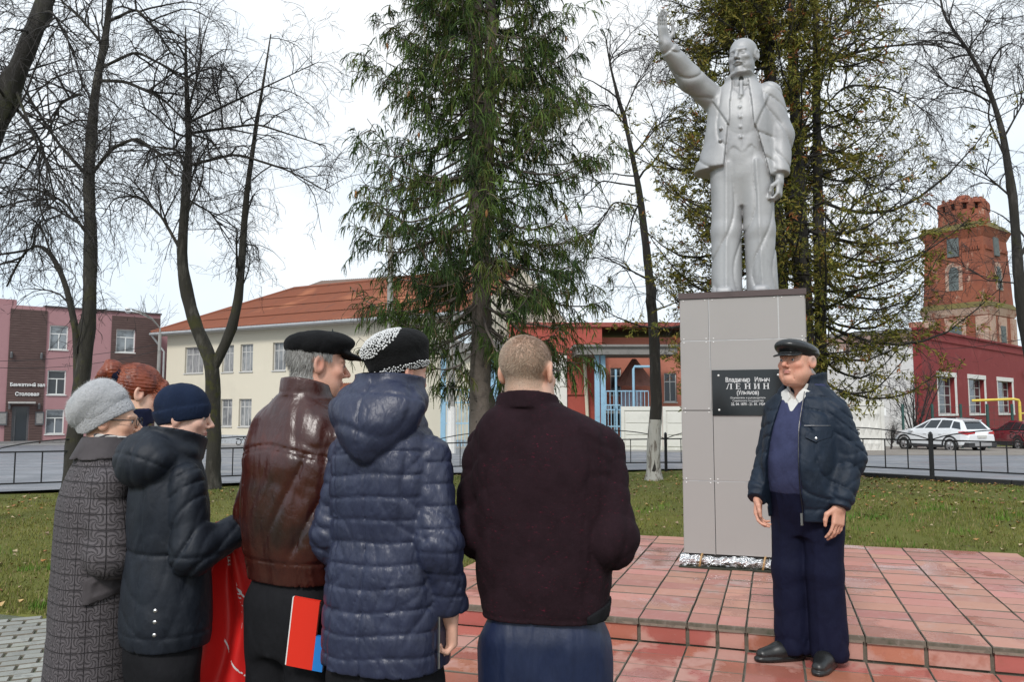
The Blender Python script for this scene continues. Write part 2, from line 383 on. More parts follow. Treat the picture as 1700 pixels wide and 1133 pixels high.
# risers: one tile face under every course of the front edge
for i in range(len(SJ) - 1):
    s0, s1 = SJ[i], SJ[i + 1]
    if not in_view((s0 + s1) / 2, 0, .07): continue
    mb = MB(); e = .012; h = .098
    mb.box(-(s1 - s0) / 2 + e, (s1 - s0) / 2 - e, -.014, .012, 0, h); p = pw((s0 + s1) / 2, .008)
    o = link('riser_tile', mb, M_wet, plat, (p[0], p[1], .004)); o.rotation_euler = (random.gauss(0, .03), 0, -PA + random.gauss(0, .012))
M_lip = vary('worn concrete lip', (.2, .16, .125), .85, 20, .45, bump=.5)
mb = MB()
for i in range(len(SJ) - 1):
    a = pw(SJ[i] + .01, -.012); b = pw(SJ[i + 1] - .012, -.012); mb.bar((a[0], a[1], PZ - .033), (b[0], b[1], PZ - .033), .014, .016)
link('lip', mb, M_lip, plat)
# lower paving
pav = thing('tile_paving', 'wet red tile paving at the foot of the platform step', 'paving'); 
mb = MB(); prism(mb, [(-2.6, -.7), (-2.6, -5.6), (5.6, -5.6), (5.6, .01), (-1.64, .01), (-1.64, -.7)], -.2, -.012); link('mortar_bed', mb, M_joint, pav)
cells = []
for i in range(-9, len(SJ) - 1):
    s0, s1 = (SJ[i], SJ[i + 1]) if i >= 0 else (-1.64 + .32 * i, -1.64 + .32 * (i + 1))
    if s1 < -2.55: continue
    t = -.03
    while t > -5.4:
        d = ROW - GAP; tcn = t - ROW / 2; sc = (s0 + s1) / 2
        if s0 < -1.7 and tcn > -.75: t -= ROW; continue
        if in_view(sc, tcn, 0, 60):
            p = pw(sc, tcn); cells.append((sc, tcn, s1 - s0 - GAP, d, wob(), -p[1] * 0 + abs(p[1] - 4.5)))
        t -= ROW
lay(pav, cells, 0.0, 300, M_wet)
# grey block paving on the near left
M_block = Mat('grey paving block', (.27, .27, .245), .8, spec=.3); M_block.perobj(.2, .01); M_block.mix(wnoise(M_block, 9, 5, .7).ss(.5, .7), (.19, .19, .175)); M_block.mix(wnoise(M_block, 2.2, 4).ss(.55, .7) * .6, (.3, .31, .24)); M_block.bump(wnoise(M_block, 80, 3), .3, .004)
blk = thing('block_paving', 'grey block paving beside the lawn where the group stands', 'paving')
mb = MB(); prism(mb, [(-2.62, -5.6), (-2.62, -.72), (-7.2, -.72), (-7.2, -5.6)], -.2, -.012); link('sand_bed', mb, vary('joint sand', (.09, .1, .06), .95, 15, .4), blk)
_bm = []
for q in range(4):
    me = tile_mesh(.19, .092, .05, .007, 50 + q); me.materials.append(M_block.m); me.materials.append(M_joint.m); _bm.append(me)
cells = []
BA = R(24)
bx, by = np.array([math.cos(BA), math.sin(BA)]), np.array([-math.sin(BA), math.cos(BA)])
for i in range(-60, 60):
    for j in range(-80, 80):
        p = np.array([-3.2, 4.6]) + bx * (i * .2 + (j % 2) * .1) + by * j * .1
        s, t = st(p[0], p[1])
        if s > -2.68 or t > t_left(s) - .16 or s < -7 or t < -4.5: continue
        if in_view(s, t, 0, 30): cells.append(p)
cells.sort(key=lambda p: abs(p[0] / p[1] + .62) * 4 + abs(p[1] - 4.9))
for p in cells[:280]:
    o = bpy.data.objects.new('paving_block', random.choice(_bm)); COL.objects.link(o); o.parent = blk
    o.location = (p[0], p[1], -.05 + random.gauss(0, .0015)); o.rotation_euler = (random.gauss(0, .008), random.gauss(0, .008), BA)
mb = MB()
for p in cells[280:]:
    c = [(p[0] + bx[0] * a * .095 + by[0] * b * .046, p[1] + bx[1] * a * .095 + by[1] * b * .046, 0) for a, b in ((-1, -1), (1, -1), (1, 1), (-1, 1))]
    mb.add(c + [(q[0], q[1], -.05) for q in c], [(0, 1, 2, 3)] + [(k, k + 4, (k + 1) % 4 + 4, (k + 1) % 4) for k in range(4)])
if mb.v: link('blocks_far', mb, M_block, blk, kind='stuff')
# kerb between lawn and block paving
M_kerb = vary('kerb concrete', (.3, .3, .28), .85, 8, .3)

# ------------------------------------------------------------------ grass blades, fallen leaves
def free(x, y):
    s, t = st(x, y)
    up = (s > -1.65) & (s < 2.95) & (t > -.3) & (t < PLAT_T + .02); up |= (s >= 2.9) & (s < 4.33) & (t > -.3) & (t < PLAT_T - .28); up |= (s >= 4.3) & (s < 5.6) & (t > -.3) & (t < 2.33)
    low = (t < 0.02) & (s > -1.65); low |= (s <= -1.64) & (t < t_left(s) - .05)
    return ~(up | low)
def gz(x, y): return ground_full(x, y)
def scatter(n, y0=5, y1=18.8, power=1.7):
    u = RNG.random(n); y = (y0 ** (1 - power) + u * (y1 ** (1 - power) - y0 ** (1 - power))) ** (1 / (1 - power)); x = (RNG.random(n) * 2 - 1) * .68 * y
    k = free(x, y) & (y < fence_y(x) - .05); return x[k], y[k]
x, y = scatter(230000, power=1.5)
keep = vnoise(x, y, 1.7, 5) * .6 + vnoise(x, y, 5, 8) * .4 > RNG.random(len(x)) * .62 + .08; x, y = x[keep], y[keep]
z = gz(x, y); n = len(x); hgt = (.018 + .035 * RNG.random(n) ** 2) * (.6 + .8 * vnoise(x, y, .8, 2)); tuft = (vnoise(x, y, 2.3, 31) > .8) * RNG.random(n); hgt *= 1 + 1.6 * tuft
a = RNG.random(n) * 6.283; wd = .0025 + .0022 * (y / 8); lean = (RNG.random(n) - .5) * 1.6
dx, dy = np.cos(a), np.sin(a)
V = np.stack([np.stack([x - dx * wd, y - dy * wd, z - .004], -1), np.stack([x + dx * wd, y + dy * wd, z - .004], -1), np.stack([x - dy * hgt * lean, y + dx * hgt * lean, z + hgt], -1)], 1).reshape(-1, 3)
g = RNG.random(n); pt = vnoise(x, y, .7, 9)
c = np.stack([.06 + .10 * g + .045 * pt, .09 + .09 * g + .015 * pt, .018 + .03 * g], -1); c[tuft > 0] *= np.array([.75, 1.25, .8])
dry = RNG.random(n) < .16; c[dry] = np.array([.26, .2, .1]) * (.6 + .6 * RNG.random((dry.sum(), 1)))
M_blade = Mat('grass blade', (.1, .1, .03), .8, spec=.15).attr()
link('grass', np_mesh('grass', V, np.arange(3 * n).reshape(-1, 3), np.repeat(c, 3, 0)), M_blade, kind='stuff')
# leaves: four-sided, curled
x, y = scatter(16000, power=1.25); m_ = RNG.random(len(x)) < .06 + .55 * sst(y, 9, 16) * (.3 + vnoise(x, y, .9, 12)) + .6 * sst(x, 2, 6) * sst(y, 10, 14); x, y = x[m_], y[m_]
n = len(x); z = gz(x, y) + .012 + .015 * RNG.random(n); a = RNG.random(n) * 6.283; s_ = .016 + .024 * RNG.random(n); cu = .3 + .5 * RNG.random(n)
def lv(u, v, w): return np.stack([x + (np.cos(a) * u - np.sin(a) * v) * s_, y + (np.sin(a) * u + np.cos(a) * v) * s_, z + w * s_], -1)
V = np.stack([lv(-1, 0, cu * .4), lv(0, -.62, -.1), lv(1, 0, cu), lv(0, .62, cu * .5), lv(.1, 0, -.25)], 1).reshape(-1, 3)
b = np.arange(n)[:, None] * 5
Fq = np.concatenate([b + [0, 1, 4], b + [1, 2, 4], b + [2, 3, 4], b + [3, 0, 4]])
pal = np.array([(.3, .13, .04), (.36, .2, .07), (.22, .1, .04), (.4, .27, .12), (.28, .2, .12), (.42, .33, .2), (.13, .07, .04)])
c = pal[RNG.integers(0, len(pal), n)] * (.7 + .6 * RNG.random((n, 1)))
link('fallen_leaves', np_mesh('leaves', V, Fq, np.repeat(c, 5, 0)), Mat('dry leaf', (.3, .2, .1), .75).attr(), kind='stuff')

# ------------------------------------------------------------------ wrought fence
M_iron = vary('black painted iron', (.012, .012, .014), .45, 30, .4, bump=.15, spec=.4)
fence = thing('park_fence', 'low black wrought iron fence with arched tops along the lawn', 'fence')
def poly_len(p):
    out = [0]
    for a, b in zip(p[:-1], p[1:]): out.append(out[-1] + math.hypot(b[0] - a[0], b[1] - a[1]))
    return out
def fence_pts(step):
    L = poly_len(FENCE); off = [q for q in np.arange(L[5] % step, L[-1], step)]
    return [(float(np.interp(q, L, [p[0] for p in FENCE])), float(np.interp(q, L, [p[1] for p in FENCE]))) for q in off]
FP = fence_pts(2.79)
_bal = None
for i, (x, y) in enumerate(FP):
    z = float(lawn_z(x, y)); mb = MB(); mb.bar((0, 0, -.15), (0, 0, .84), .06); mb.lathe([(.0, .84), (.036, .845), (.036, .86), (.0, .89)], 8)
    link('post', mb, M_iron, fence, (x, y, z))
    if i + 1 == len(FP): break
    x1, y1 = FP[i + 1]; z1 = float(lawn_z(x1, y1)); A = Vector((x, y, z)); B = Vector((x1, y1, z1)); d = (B - A); L = d.length; dn = d.normalized(); up = Vector((0, 0, 1))
    e = .03
    for hh in (.2, .73): link('rail', MB().bar(A + dn * e + up * hh, B - dn * e + up * hh, .022, .026), M_iron, fence)
    nb = 6
    for k in range(1, nb + 1):
        p = A + d * (k / (nb + 1))
        if _bal is None:
            _bal = MB().bar((0, 0, 0), (0, 0, .52), .017).mesh('baluster'); _bal.materials.append(M_iron.m)
        o = bpy.data.objects.new('baluster', _bal); COL.objects.link(o); o.parent = fence; o.location = p + up * .205
    arc = [A + d * (e / L + (1 - 2 * e / L) * t) + up * (.745 + .2 * math.sin(math.pi * t) ** .75) for t in np.linspace(0, 1, 17)]
    link('arch', MB().tube(arc, .011, 5), M_iron, fence, smooth=True)
    cpt = A + d * .5 + up * .84
    for sgn in (-1, 1):
        sc = []
        for t in np.linspace(0, 1, 22):
            ang = -.6 + t * 6.2; rr = .075 * (1 - .62 * t); sc.append(cpt + dn * sgn * (.125 - rr * math.sin(ang) * 1.0 - .02) + up * (rr * math.cos(ang)))
        sc = [cpt + dn * sgn * .0 + up * .10, cpt + dn * sgn * .02 + up * .05] + sc
        link('scroll', MB().tube(sc, .008, 5), M_iron, fence, smooth=True)
# ------------------------------------------------------------------ buildings
M_glass = Mat('window glass', (.03, .036, .042), .08, spec=.6)
M_white = vary('white window frame', (.72, .72, .70), .5, 6, .1, bump=0)
M_curtain = vary('net curtain', (.55, .56, .55), .9, 5, .15, bump=0)
def wall_holes(W_, H_, holes, th, y=0):
    """front wall in the x-z plane (outside at -y), with openings (x0,x1,z0,z1)"""
    xs = sorted({0, W_, *[h[0] for h in holes], *[h[1] for h in holes]}); zs = sorted({0, H_, *[h[2] for h in holes], *[h[3] for h in holes]})
    mb = MB(); idx = {}
    def vid(a, b, yy):
        k = (a, b, yy)
        if k not in idx: idx[k] = len(mb.v); mb.v.append((a, yy, b))
        return idx[k]
    solid = lambda i, j: 0 <= i < len(xs) - 1 and 0 <= j < len(zs) - 1 and not any(h[0] <= xs[i] and xs[i + 1] <= h[1] and h[2] <= zs[j] and zs[j + 1] <= h[3] for h in holes)
    for i in range(len(xs) - 1):
        for j in range(len(zs) - 1):
            if not solid(i, j): continue
            a, b, c, d = xs[i], xs[i + 1], zs[j], zs[j + 1]
            for q in ([vid(a, c, y), vid(b, c, y), vid(b, d, y), vid(a, d, y)], [vid(a, d, y + th), vid(b, d, y + th), vid(b, c, y + th), vid(a, c, y + th)]): mb.f.append(tuple(q)); mb.mi.append(0)
            for (ii, jj, e) in ((i - 1, j, (a, c, a, d)), (i + 1, j, (b, d, b, c)), (i, j - 1, (b, c, a, c)), (i, j + 1, (a, d, b, d))):
                if not solid(ii, jj): mb.f.append((vid(e[0], e[1], y), vid(e[2], e[3], y), vid(e[2], e[3], y + th), vid(e[0], e[1], y + th))); mb.mi.append(0)
    return mb
def window(parent, x0, x1, z0, z1, style='two', y=0.0, mframe=None, glass=None, curtain=False, sill=True, depth=.12, fw=.06):
    mf = mframe or M_white
    mb = MB(); yy = y + depth
    mb.box(x0, x0 + fw, yy, yy + .07, z0, z1); mb.box(x1 - fw, x1, yy, yy + .07, z0, z1)
    mb.box(x0 + fw, x1 - fw, yy, yy + .07, z0, z0 + fw); mb.box(x0 + fw, x1 - fw, yy, yy + .07, z1 - fw, z1)
    fr = link('window', mb, mf, parent)
    w = x1 - x0; h = z1 - z0; bars = MB(); b = fw * .8
    if style == 'modern':       # broad transom light over two casements
        zt = z1 - h * .33; bars.box(x0 + fw, x1 - fw, yy + .005, yy + .06, zt - b, zt); xm = x0 + w * .52; bars.box(xm - b / 2, xm + b / 2, yy + .008, yy + .058, z0 + fw, zt - b)
    elif style == 'old':        # three lights with a top row
        zt = z1 - h * .28
        for k in (1, 2): bars.box(x0 + w * k / 3 - b / 2, x0 + w * k / 3 + b / 2, yy + .008, yy + .058, z0 + fw, z1 - fw)
        bars.box(x0 + fw, x1 - fw, yy + .012, yy + .054, zt - b / 2, zt + b / 2)
    elif style == 'two':
        bars.box(x0 + w / 2 - b / 2, x0 + w / 2 + b / 2, yy + .008, yy + .058, z0 + fw, z1 - fw); bars.box(x0 + fw, x1 - fw, yy + .012, yy + .054, z1 - h * .3 - b / 2, z1 - h * .3 + b / 2)
    elif style == 'grid':
        for k in (1, 2): bars.box(x0 + w * k / 3 - b / 2, x0 + w * k / 3 + b / 2, yy + .008, yy + .058, z0 + fw, z1 - fw)
        for k in (1, 2, 3): bars.box(x0 + fw, x1 - fw, yy + .012, yy + .054, z0 + h * k / 4 - b / 2, z0 + h * k / 4 + b / 2)
    if bars.v: link('mullion', bars, mf, fr)
    link('pane', MB().box(x0 + fw, x1 - fw, yy + .03, yy + .04, z0 + fw, z1 - fw), glass or M_glass, fr)
    if curtain:
        cm = MB(); n = 10; xa, xb = x0 + fw, x1 - fw
        for k in range(n):
            a = xa + (xb - xa) * k / n; c_ = xa + (xb - xa) * (k + 1) / n; cm.add([(a, yy + .16 + .03 * (k % 2), z0 + .05), (c_, yy + .16 + .03 * ((k + 1) % 2), z0 + .05), (c_, yy + .16 + .03 * ((k + 1) % 2), z1 - .05), (a, yy + .16 + .03 * (k % 2), z1 - .05)], [(0, 1, 2, 3)])
        link('curtain', cm, M_curtain, fr)
    if sill: link('sill', MB().box(x0 - .05, x1 + .05, y - .07, y + depth, z0 - .06, z0), mf, fr)
    return fr
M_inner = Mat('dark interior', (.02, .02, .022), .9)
def glassy(name, col):
    m = Mat(name, col, .06, spec=.7); m.mix(m.noise(1.3, 3).ss(.45, .6), tuple(c * .45 for c in col)); return m
M_glass2 = glassy('reflecting pane', (.16, .18, .2)); M_glass3 = glassy('pale pane', (.24, .27, .29))
# ---- rose and brown canteen block
PX0 = Vector((-24.2 - 6.2, 57 - 5.0, 0))
pz = float(far_z(56)) - .12
rA = math.atan2(.629, .777)
rose = thing('canteen_building', 'rose and brown three storey canteen building with white windows', 'building', (PX0.x, PX0.y, pz), rA)
M_rose = vary('rose render', (.37, .2, .21), .9, .6, .1, bump=.1)
M_brownb = Mat('brown facade brick', (.085, .05, .045), .85); 
bz = M_brownb.xyz()
M_brownb.mix(M_brownb.noise(5, 4, .6, (.35, 1, 9)).ss(.45, .7), (.14, .09, .08)); M_brownb.mix((bz[2] * (1 / .16)).frac().lt(.14), (.05, .03, .028)); M_brownb.bump((bz[2] * (1 / .16)).frac().ss(0, .2), .5, .02)
RW, RH = 20.5, 9.2
# positions along the wall measured for picture columns
def rose_t(px):
    k = (px - 850) / F_PX; d = (math.cos(rA), math.sin(rA)); return (k * PX0.y - PX0.x) / (d[0] - k * d[1])
t_b0, t_b1, t_b2, t_b3 = rose_t(12), rose_t(74), rose_t(182), rose_t(263)
wins = []
for (pa, pb, lv_) in ((79, 110, 0), (79, 110, 1), (79, 110, 2), (190, 222, 0), (190, 222, 1), (190, 222, 2)):
    a, b = rose_t(pa), rose_t(pb); z0 = (.95, 3.5, 6.45)[lv_]; wins.append((a, b, z0, z0 + 1.6))
ta, tb = rose_t(23), rose_t(52)
door = (ta, tb, .15, 2.75)
for q in (rose_t(-60),): wins.append((q - .9, q + .9, 3.5, 5.1)); wins.append((q - .9, q + .9, 6.45, 8.05))
link('wall', wall_holes(t_b3, RH, wins + [door], .35), M_rose, rose)
for (a, b, hs) in ((t_b0, t_b1, [door]), (t_b2, t_b3 - .003, [w for w in wins if w[0] > t_b2 - .2])):
    mm = wall_holes(b - a, RH - .25, [(max(h[0] - a, 0), h[1] - a, h[2], h[3]) for h in hs], .05); link('brick_panel', mm, M_brownb, rose, (a, -.06, 0))
link('wall', MB().box(.02, t_b3 - .02, .36, 12, 0, RH - .3).box(t_b3 - .001, t_b3 + 5, 3, 12, 0, RH - 1.2), M_rose, rose)
link('parapet', MB().box(-.05, t_b3 + .06, -.12, .5, RH, RH + .1), vary('dark flashing', (.06, .045, .045), .5), rose)
link('roof_room', MB().box(rose_t(-60), rose_t(35), 3.5, 9, RH - .2, RH + .75), M_rose, rose)
link('plinth', MB().box(0, ta - .7, -.09, 0, 0, .55).box(tb + .7, t_b3, -.09, 0, 0, .55), vary('grey plinth', (.2, .19, .19), .9), rose)
for i, w in enumerate(wins): window(rose, *w, style='modern', glass=(M_glass3, M_glass2, M_glass)[(i + 1) % 3], depth=.1, fw=.075)
M_dgrey = vary('dark grey aluminium', (.09, .09, .095), .5)
dr = link('door', MB().box(ta, ta + .12, .05, .15, .15, 2.75).box(tb - .12, tb, .05, .15, .15, 2.75).box(ta + .12, tb - .12, .05, .15, 2.62, 2.75).box((ta + tb) / 2 - .35, (ta + tb) / 2 - .27, .05, .15, .15, 2.62), M_dgrey, rose)
link('pane', MB().box(ta + .12, tb - .12, .09, .11, .15, 2.62), M_glass, dr)
link('step', MB().box(ta - .6, tb + .6, -1.0, .0, -.1, .14), M_conc, rose)
link('canopy_bar', MB().box(ta - .25, tb + .25, -.5, -.08, 2.92, 3.04), vary('pale awning', (.42, .4, .38), .6), rose)
for q in (ta - .75, tb + .32): link('notice_case', MB().box(q, q + .5, -.13, -.065, 1.55, 2.4).box(q + .07, q + .43, -.14, -.131, 1.65, 2.3, 1), [M_dgrey, vary('notice paper', (.26, .25, .24), .6, bump=0) if q < ta else bpy.data.materials['notice paper']], rose)
for q, zz in ((t_b0 + .15, 6.0), (t_b1 - .25, 6.0), (t_b0 + .2, 2.75), (tb + .5, 2.75)): link('wall_lamp', MB().lathe([(.07, -.2), (.08, -.1), (.08, .12), (.05, .2)], 8, (q, -.16, zz)), M_dgrey, rose)
M_sign = Mat('white sign letters', (.75, .75, .74), .5)
for body, zz in (('Банкетный зал', 4.02), ('Столовая', 3.42)):
    me = text_mesh(body, .6, .016, 1.02, extrude=.03); tx = max(v.co.x for v in me.vertices) - min(v.co.x for v in me.vertices)
    o = link('sign_lettering', me, M_sign, rose, ((t_b0 + t_b1) / 2 + .1, -.1, zz)); o.rotation_euler = (math.pi / 2, 0, 0)
    k_ = (t_b1 - t_b0) * (.93 if 'з' in body else .64) / tx; o.scale = (k_, k_ * (1.1 if k_ < 1 else 1), 1)
# ---- cream two storey house with orange corrugated hip roof
cA = math.atan2(-.485, .875)
CX0 = Vector((-24.0, 55.8, float(far_z(52)) - .08))
cream = thing('cream_house', 'cream two storey house with orange corrugated hip roof', 'building', CX0, cA)
M_cream = vary('cream render', (.62, .57, .46), .9, .4, .06, bump=.08)
def cream_t(px):
    k = (px - 850) / F_PX; d = (math.cos(cA), math.sin(cA)); return (k * CX0.y - CX0.x) / (d[0] - k * d[1])
CW = cream_t(800); CH = 7.7
wins = []
for (pa, pb) in ((306, 337), (368, 387), (398, 419), (452, 474), (548, 572), (618, 640), (680, 705)):
    for zz in (4.85, 1.3): wins.append((cream_t(pa), cream_t(pb), zz, zz + 1.78))
link('wall', wall_holes(CW, CH, wins, .4), M_cream, cream)
link('wall', MB().box(.02, CW - .02, .42, 11, 0, CH), M_cream, cream)
link('plinth', MB().box(-.05, CW, -.06, -.003, 0, .75), vary('grey blue plinth', (.36, .38, .4), .9), cream)
M_net = Mat('pane with net curtain', (.2, .21, .215), .15, spec=.6); M_net.mix(M_net.noise(9, 3, .5, (3, 1, .3)).ss(.42, .6), (.33, .33, .33)); M_net.mix(M_net.noise(.8, 2).ss(.5, .6) * .6, (.09, .1, .11))
M_oldw = vary('weathered white frame', (.55, .54, .52), .6, 8, .2, bump=0)
for w in wins: window(cream, *w, style='old' if w[1] - w[0] > 1.1 else 'two', mframe=M_oldw, glass=M_net, curtain=False, depth=.14)
for w in wins:
    pass
M_orange = Mat('orange corrugated roofing', (.215, .07, .037), .85)
ox = M_orange.xyz(); M_orange.mix(M_orange.noise(.5, 6, .7).ss(.45, .65), (.22, .075, .042)); M_orange.mix(M_orange.noise(2.5, 6, .75, (1, .3, .3)).ss(.5, .72), (.14, .06, .042)); M_orange.mix(M_orange.noise(.25, 3).ss(.55, .7) * .5, (.5, .2, .1))
def corr_roof(parent, e0, e1, r1, r0, rows=3, ncol=90, mat=None, name='roof'):
    """corrugated slope: eaves e0->e1, ridge r0->r1; rows overlap like sheets"""
    e0, e1, r0, r1 = map(Vector, (e0, e1, r0, r1)); nrm = (e1 - e0).cross(r0 - e0).normalized()
    if nrm.z < 0: nrm = -nrm
    mb = MB()
    for rw in range(rows):
        va, vb = rw / rows - (.015 if rw else 0), (rw + 1) / rows; V = []; 
        for k in range(ncol * 2 + 1):
            u = k / (ncol * 2); wv = .035 * (1 if k % 2 else -1)
            V.append(e0.lerp(e1, u).lerp(r0.lerp(r1, u), va) + nrm * (wv + .09)); V.append(e0.lerp(e1, u).lerp(r0.lerp(r1, u), vb) + nrm * (wv + .02))
        mb.add(V, [(2 * k, 2 * k + 2, 2 * k + 3, 2 * k + 1) for k in range(ncol * 2)])
    return link(name, mb, mat or M_orange, parent)
OV = .75; RZ = CH + 3.35; hx = 6.3
corr_roof(cream, (-OV, -OV, CH - .05), (CW, -OV, CH - .05), (CW - .5, 5.6, RZ), (hx, 5.6, RZ), 4, 110)
corr_roof(cream, (-OV, 12, CH - .05), (-OV, -OV, CH - .05), (hx, 5.6, RZ), (hx, 5.6, RZ), 4, 40)
corr_roof(cream, (CW, 12, CH - .05), (-OV, 12, CH - .05), (hx, 5.6, RZ), (CW - .5, 5.6, RZ), 3, 60)
link('gable', MB().add([(CW - .02, -OV, CH - .05), (CW - .02, 12, CH - .05), (CW - .5, 5.6, RZ)], [(0, 1, 2)]), M_cream, cream)
link('ridge_cap', MB().tube([(hx, 5.6, RZ + .06), (CW - .5, 5.6, RZ + .06)], .14, 6).tube([(hx, 5.6, RZ + .06), (-OV, -OV, CH + .02)], .13, 6), M_orange, cream)
M_zinc = vary('zinc gutter', (.33, .34, .35), .45, 3, .3)
link('soffit', MB().box(-OV + .05, CW - .1, -OV + .08, 0, CH - .2, CH - .1), vary('pale soffit', (.5, .49, .46), .8), cream)
link('gutter', MB().tube([(-OV, -OV - .07, CH - .1), (CW, -OV - .07, CH - .1)], .1, 8), M_zinc, cream)
link('drainpipe', MB().tube([(-OV + .15, -OV - .05, CH - .2), (-.35, -.25, CH - 1.0), (-.12, -.14, CH - 1.3), (-.12, -.14, .2)], .07, 7), M_zinc, cream)
link('chimney', MB().box(1.2, 3.0, 8.5, 9.4, CH, RZ - 1.1), vary('dark chimney', (.05, .04, .04), .9), cream)
# annex roof seen behind the leather jacket
xa, xb = cream_t(535), cream_t(592)
corr_roof(cream, (xa, -2.6, 2.55), (xb, -2.6, 2.55), (xb, -.03, 3.95), (xa + .5, -.03, 3.95), 2, 14, name='porch_roof')
link('porch', MB().box(xa + .3, xb - .3, -2.3, -.03, 0, 2.6), M_cream, cream)
# grey roof of the house behind
M_oldroof = vary('old grey tiles', (.19, .135, .11), .9, 1.5, .3)
bh = thing('background_house', 'grey brown hip roof rising behind the orange roof', 'building', (-20.5, 74, 0), R(-20))
corr_roof(bh, (-4, 0, 11.0), (16, 0, 11.0), (11, 5, 14.1), (0, 5, 14.1), 5, 50, M_oldroof)
corr_roof(bh, (-4, 10, 11.0), (-4, 0, 11.0), (0, 5, 14.1), (0, 5, 14.1), 5, 30, M_oldroof)
link('wall', MB().box(-3.4, 15.4, .5, 9.6, -2, 11.0), M_cream, bh)
# ---- red gatehouse with canopy, blue posts and railings
M_redb = vary('red painted brick', (.36, .075, .055), .9, 1.2, .2, bump=.3, bscale=14, bd=.02)
M_brick = Mat('old orange brick', (.34, .12, .075), .9)
M_brick.mix(M_brick.noise(1.2, 6, .7).ss(.5, .7), (.42, .2, .14)); M_brick.mix(M_brick.noise(4, 5, .75, (1, 1, 3)).ss(.56, .72), (.2, .07, .05)); zz_ = M_brick.xyz()[2]; M_brick.mix((zz_ * (1 / .085)).frac().lt(.16) * .5, (.42, .36, .32)); M_brick.bump(M_brick.noise(9, 5, .7), .6, .05)
def gp(px, Y): return px_at(px, Y)
GZ = float(far_z(46))
gate = thing('gatehouse', 'red brick gatehouse with flat grey canopy behind the spruce', 'building', (0, 46, GZ), 0)
g0, g1 = gp(818, 46), gp(1200, 46)
gh = 6.9
wl = [(gp(1012, 47.5) - g0, gp(1030, 47.5) - g0, 1.2, 2.4), (gp(1012, 47.5) - g0, gp(1030, 47.5) - g0, 3.0, 4.6), (gp(1103, 47) - g0, gp(1124, 47) - g0, 2.6, 4.3)]
M_brick2 = vary('salmon brick', (.42, .155, .105), .9, 1.0, .18, bump=.3, bscale=12, bd=.02)
link('wall', MB().box(g0, gp(1000, 46), 0, 7, 0, gh), M_redb, gate)
link('wall', wall_holes(g1 - gp(1000, 46) - .02, gh - .5, [(a - (gp(1000, 46) - g0), b - (gp(1000, 46) - g0), c_, d_) for a, b, c_, d_ in wl], .4), M_brick2, gate, (gp(1000, 46) + .01, 1.2, 0))
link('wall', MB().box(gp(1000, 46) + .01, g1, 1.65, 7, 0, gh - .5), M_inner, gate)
link('roof', MB().box(g0 - .1, g1, -.15, 7, gh, gh + .25), vary('red metal roof edge', (.27, .06, .045), .6), gate)
for (a, b, c_, d_) in wl: window(gate, g0 + a, g0 + b, c_, d_, style='two', y=1.2, mframe=M_oldw, depth=.1)
link('cornice', MB().box(gp(905, 46), gp(1000, 46) - .01, -.1, -.002, 3.0, 3.12), M_redb, gate)
M_grime = vary('grimy concrete', (.2, .19, .18), .9, 2, .3)
can = link('canopy', MB().box(gp(952, 45), gp(1112, 45), -3.2, -.2, 5.1, 5.5).box(gp(952, 45) - .15, gp(1112, 45) + .15, -3.35, -.2, 5.5, 5.62), M_grime, gate)
M_blue = vary('pale blue paint', (.26, .44, .58), .6, 3, .15, bump=.1)
for q in (993, 1003): link('post', MB().box(gp(q, 43) - .14, gp(q, 43) + .12, -2.6, -2.34, 0, 5.1), M_blue, gate)
for q in (735, 818, 826): link('post', MB().box(gp(q, 43) - .14, gp(q, 43) + .13, -2.6, -2.34, 0, 5.2), M_blue, gate)
link('lintel', MB().box(gp(715, 43), gp(850, 43), -2.7, -2.3, 5.2, 5.9), M_grime, gate)
M_whiter = vary('whitewashed wall', (.72, .7, .66), .9, .8, .12)
link('wall', MB().box(gp(722, 46), gp(818, 46) - .02, -.4, .2, 0, 7.2), M_whiter, gate)
link('pilaster', MB().box(gp(917, 45.9), gp(941, 45.9), -.16, -.003, 0, 5.3), M_whiter, gate)
link('pipe', MB().tube([(gp(978, 45), -.35, .5), (gp(972, 45), -.35, 5.2)], .1, 7), M_cream, gate)
M_rust = vary('corrugated porch roof', (.2, .09, .07), .8, 3, .3)
dm = MB(); nn_ = 13; apx, cx_ = gp(1057, 45), gp(1057, 45)
for k in range(nn_):
    a0, a1 = math.pi * k / nn_, math.pi * (k + 1) / nn_
    dm.add([(cx_ + 1.2 * math.cos(a0), -.3 - 1.0 * math.sin(a0), 3.45 + .05 * (k % 2)), (cx_ + 1.2 * math.cos(a1), -.3 - 1.0 * math.sin(a1), 3.45 + .05 * ((k + 1) % 2)), (cx_ + .12 * math.cos(a1), -.1 - .1 * math.sin(a1), 5.05), (cx_ + .12 * math.cos(a0), -.1 - .1 * math.sin(a0), 5.05)], [(0, 1, 2, 3)])
link('porch_roof', dm, M_rust, gate)
link('door', MB().box(gp(1037, 45), gp(1076, 45), .9, 1.1, 1.6, 3.3), vary('lilac door', (.38, .34, .4), .7), gate)
M_cfence = vary('white concrete fence panel', (.62, .61, .57), .9, 1.0, .12, light=(.7, .69, .66))
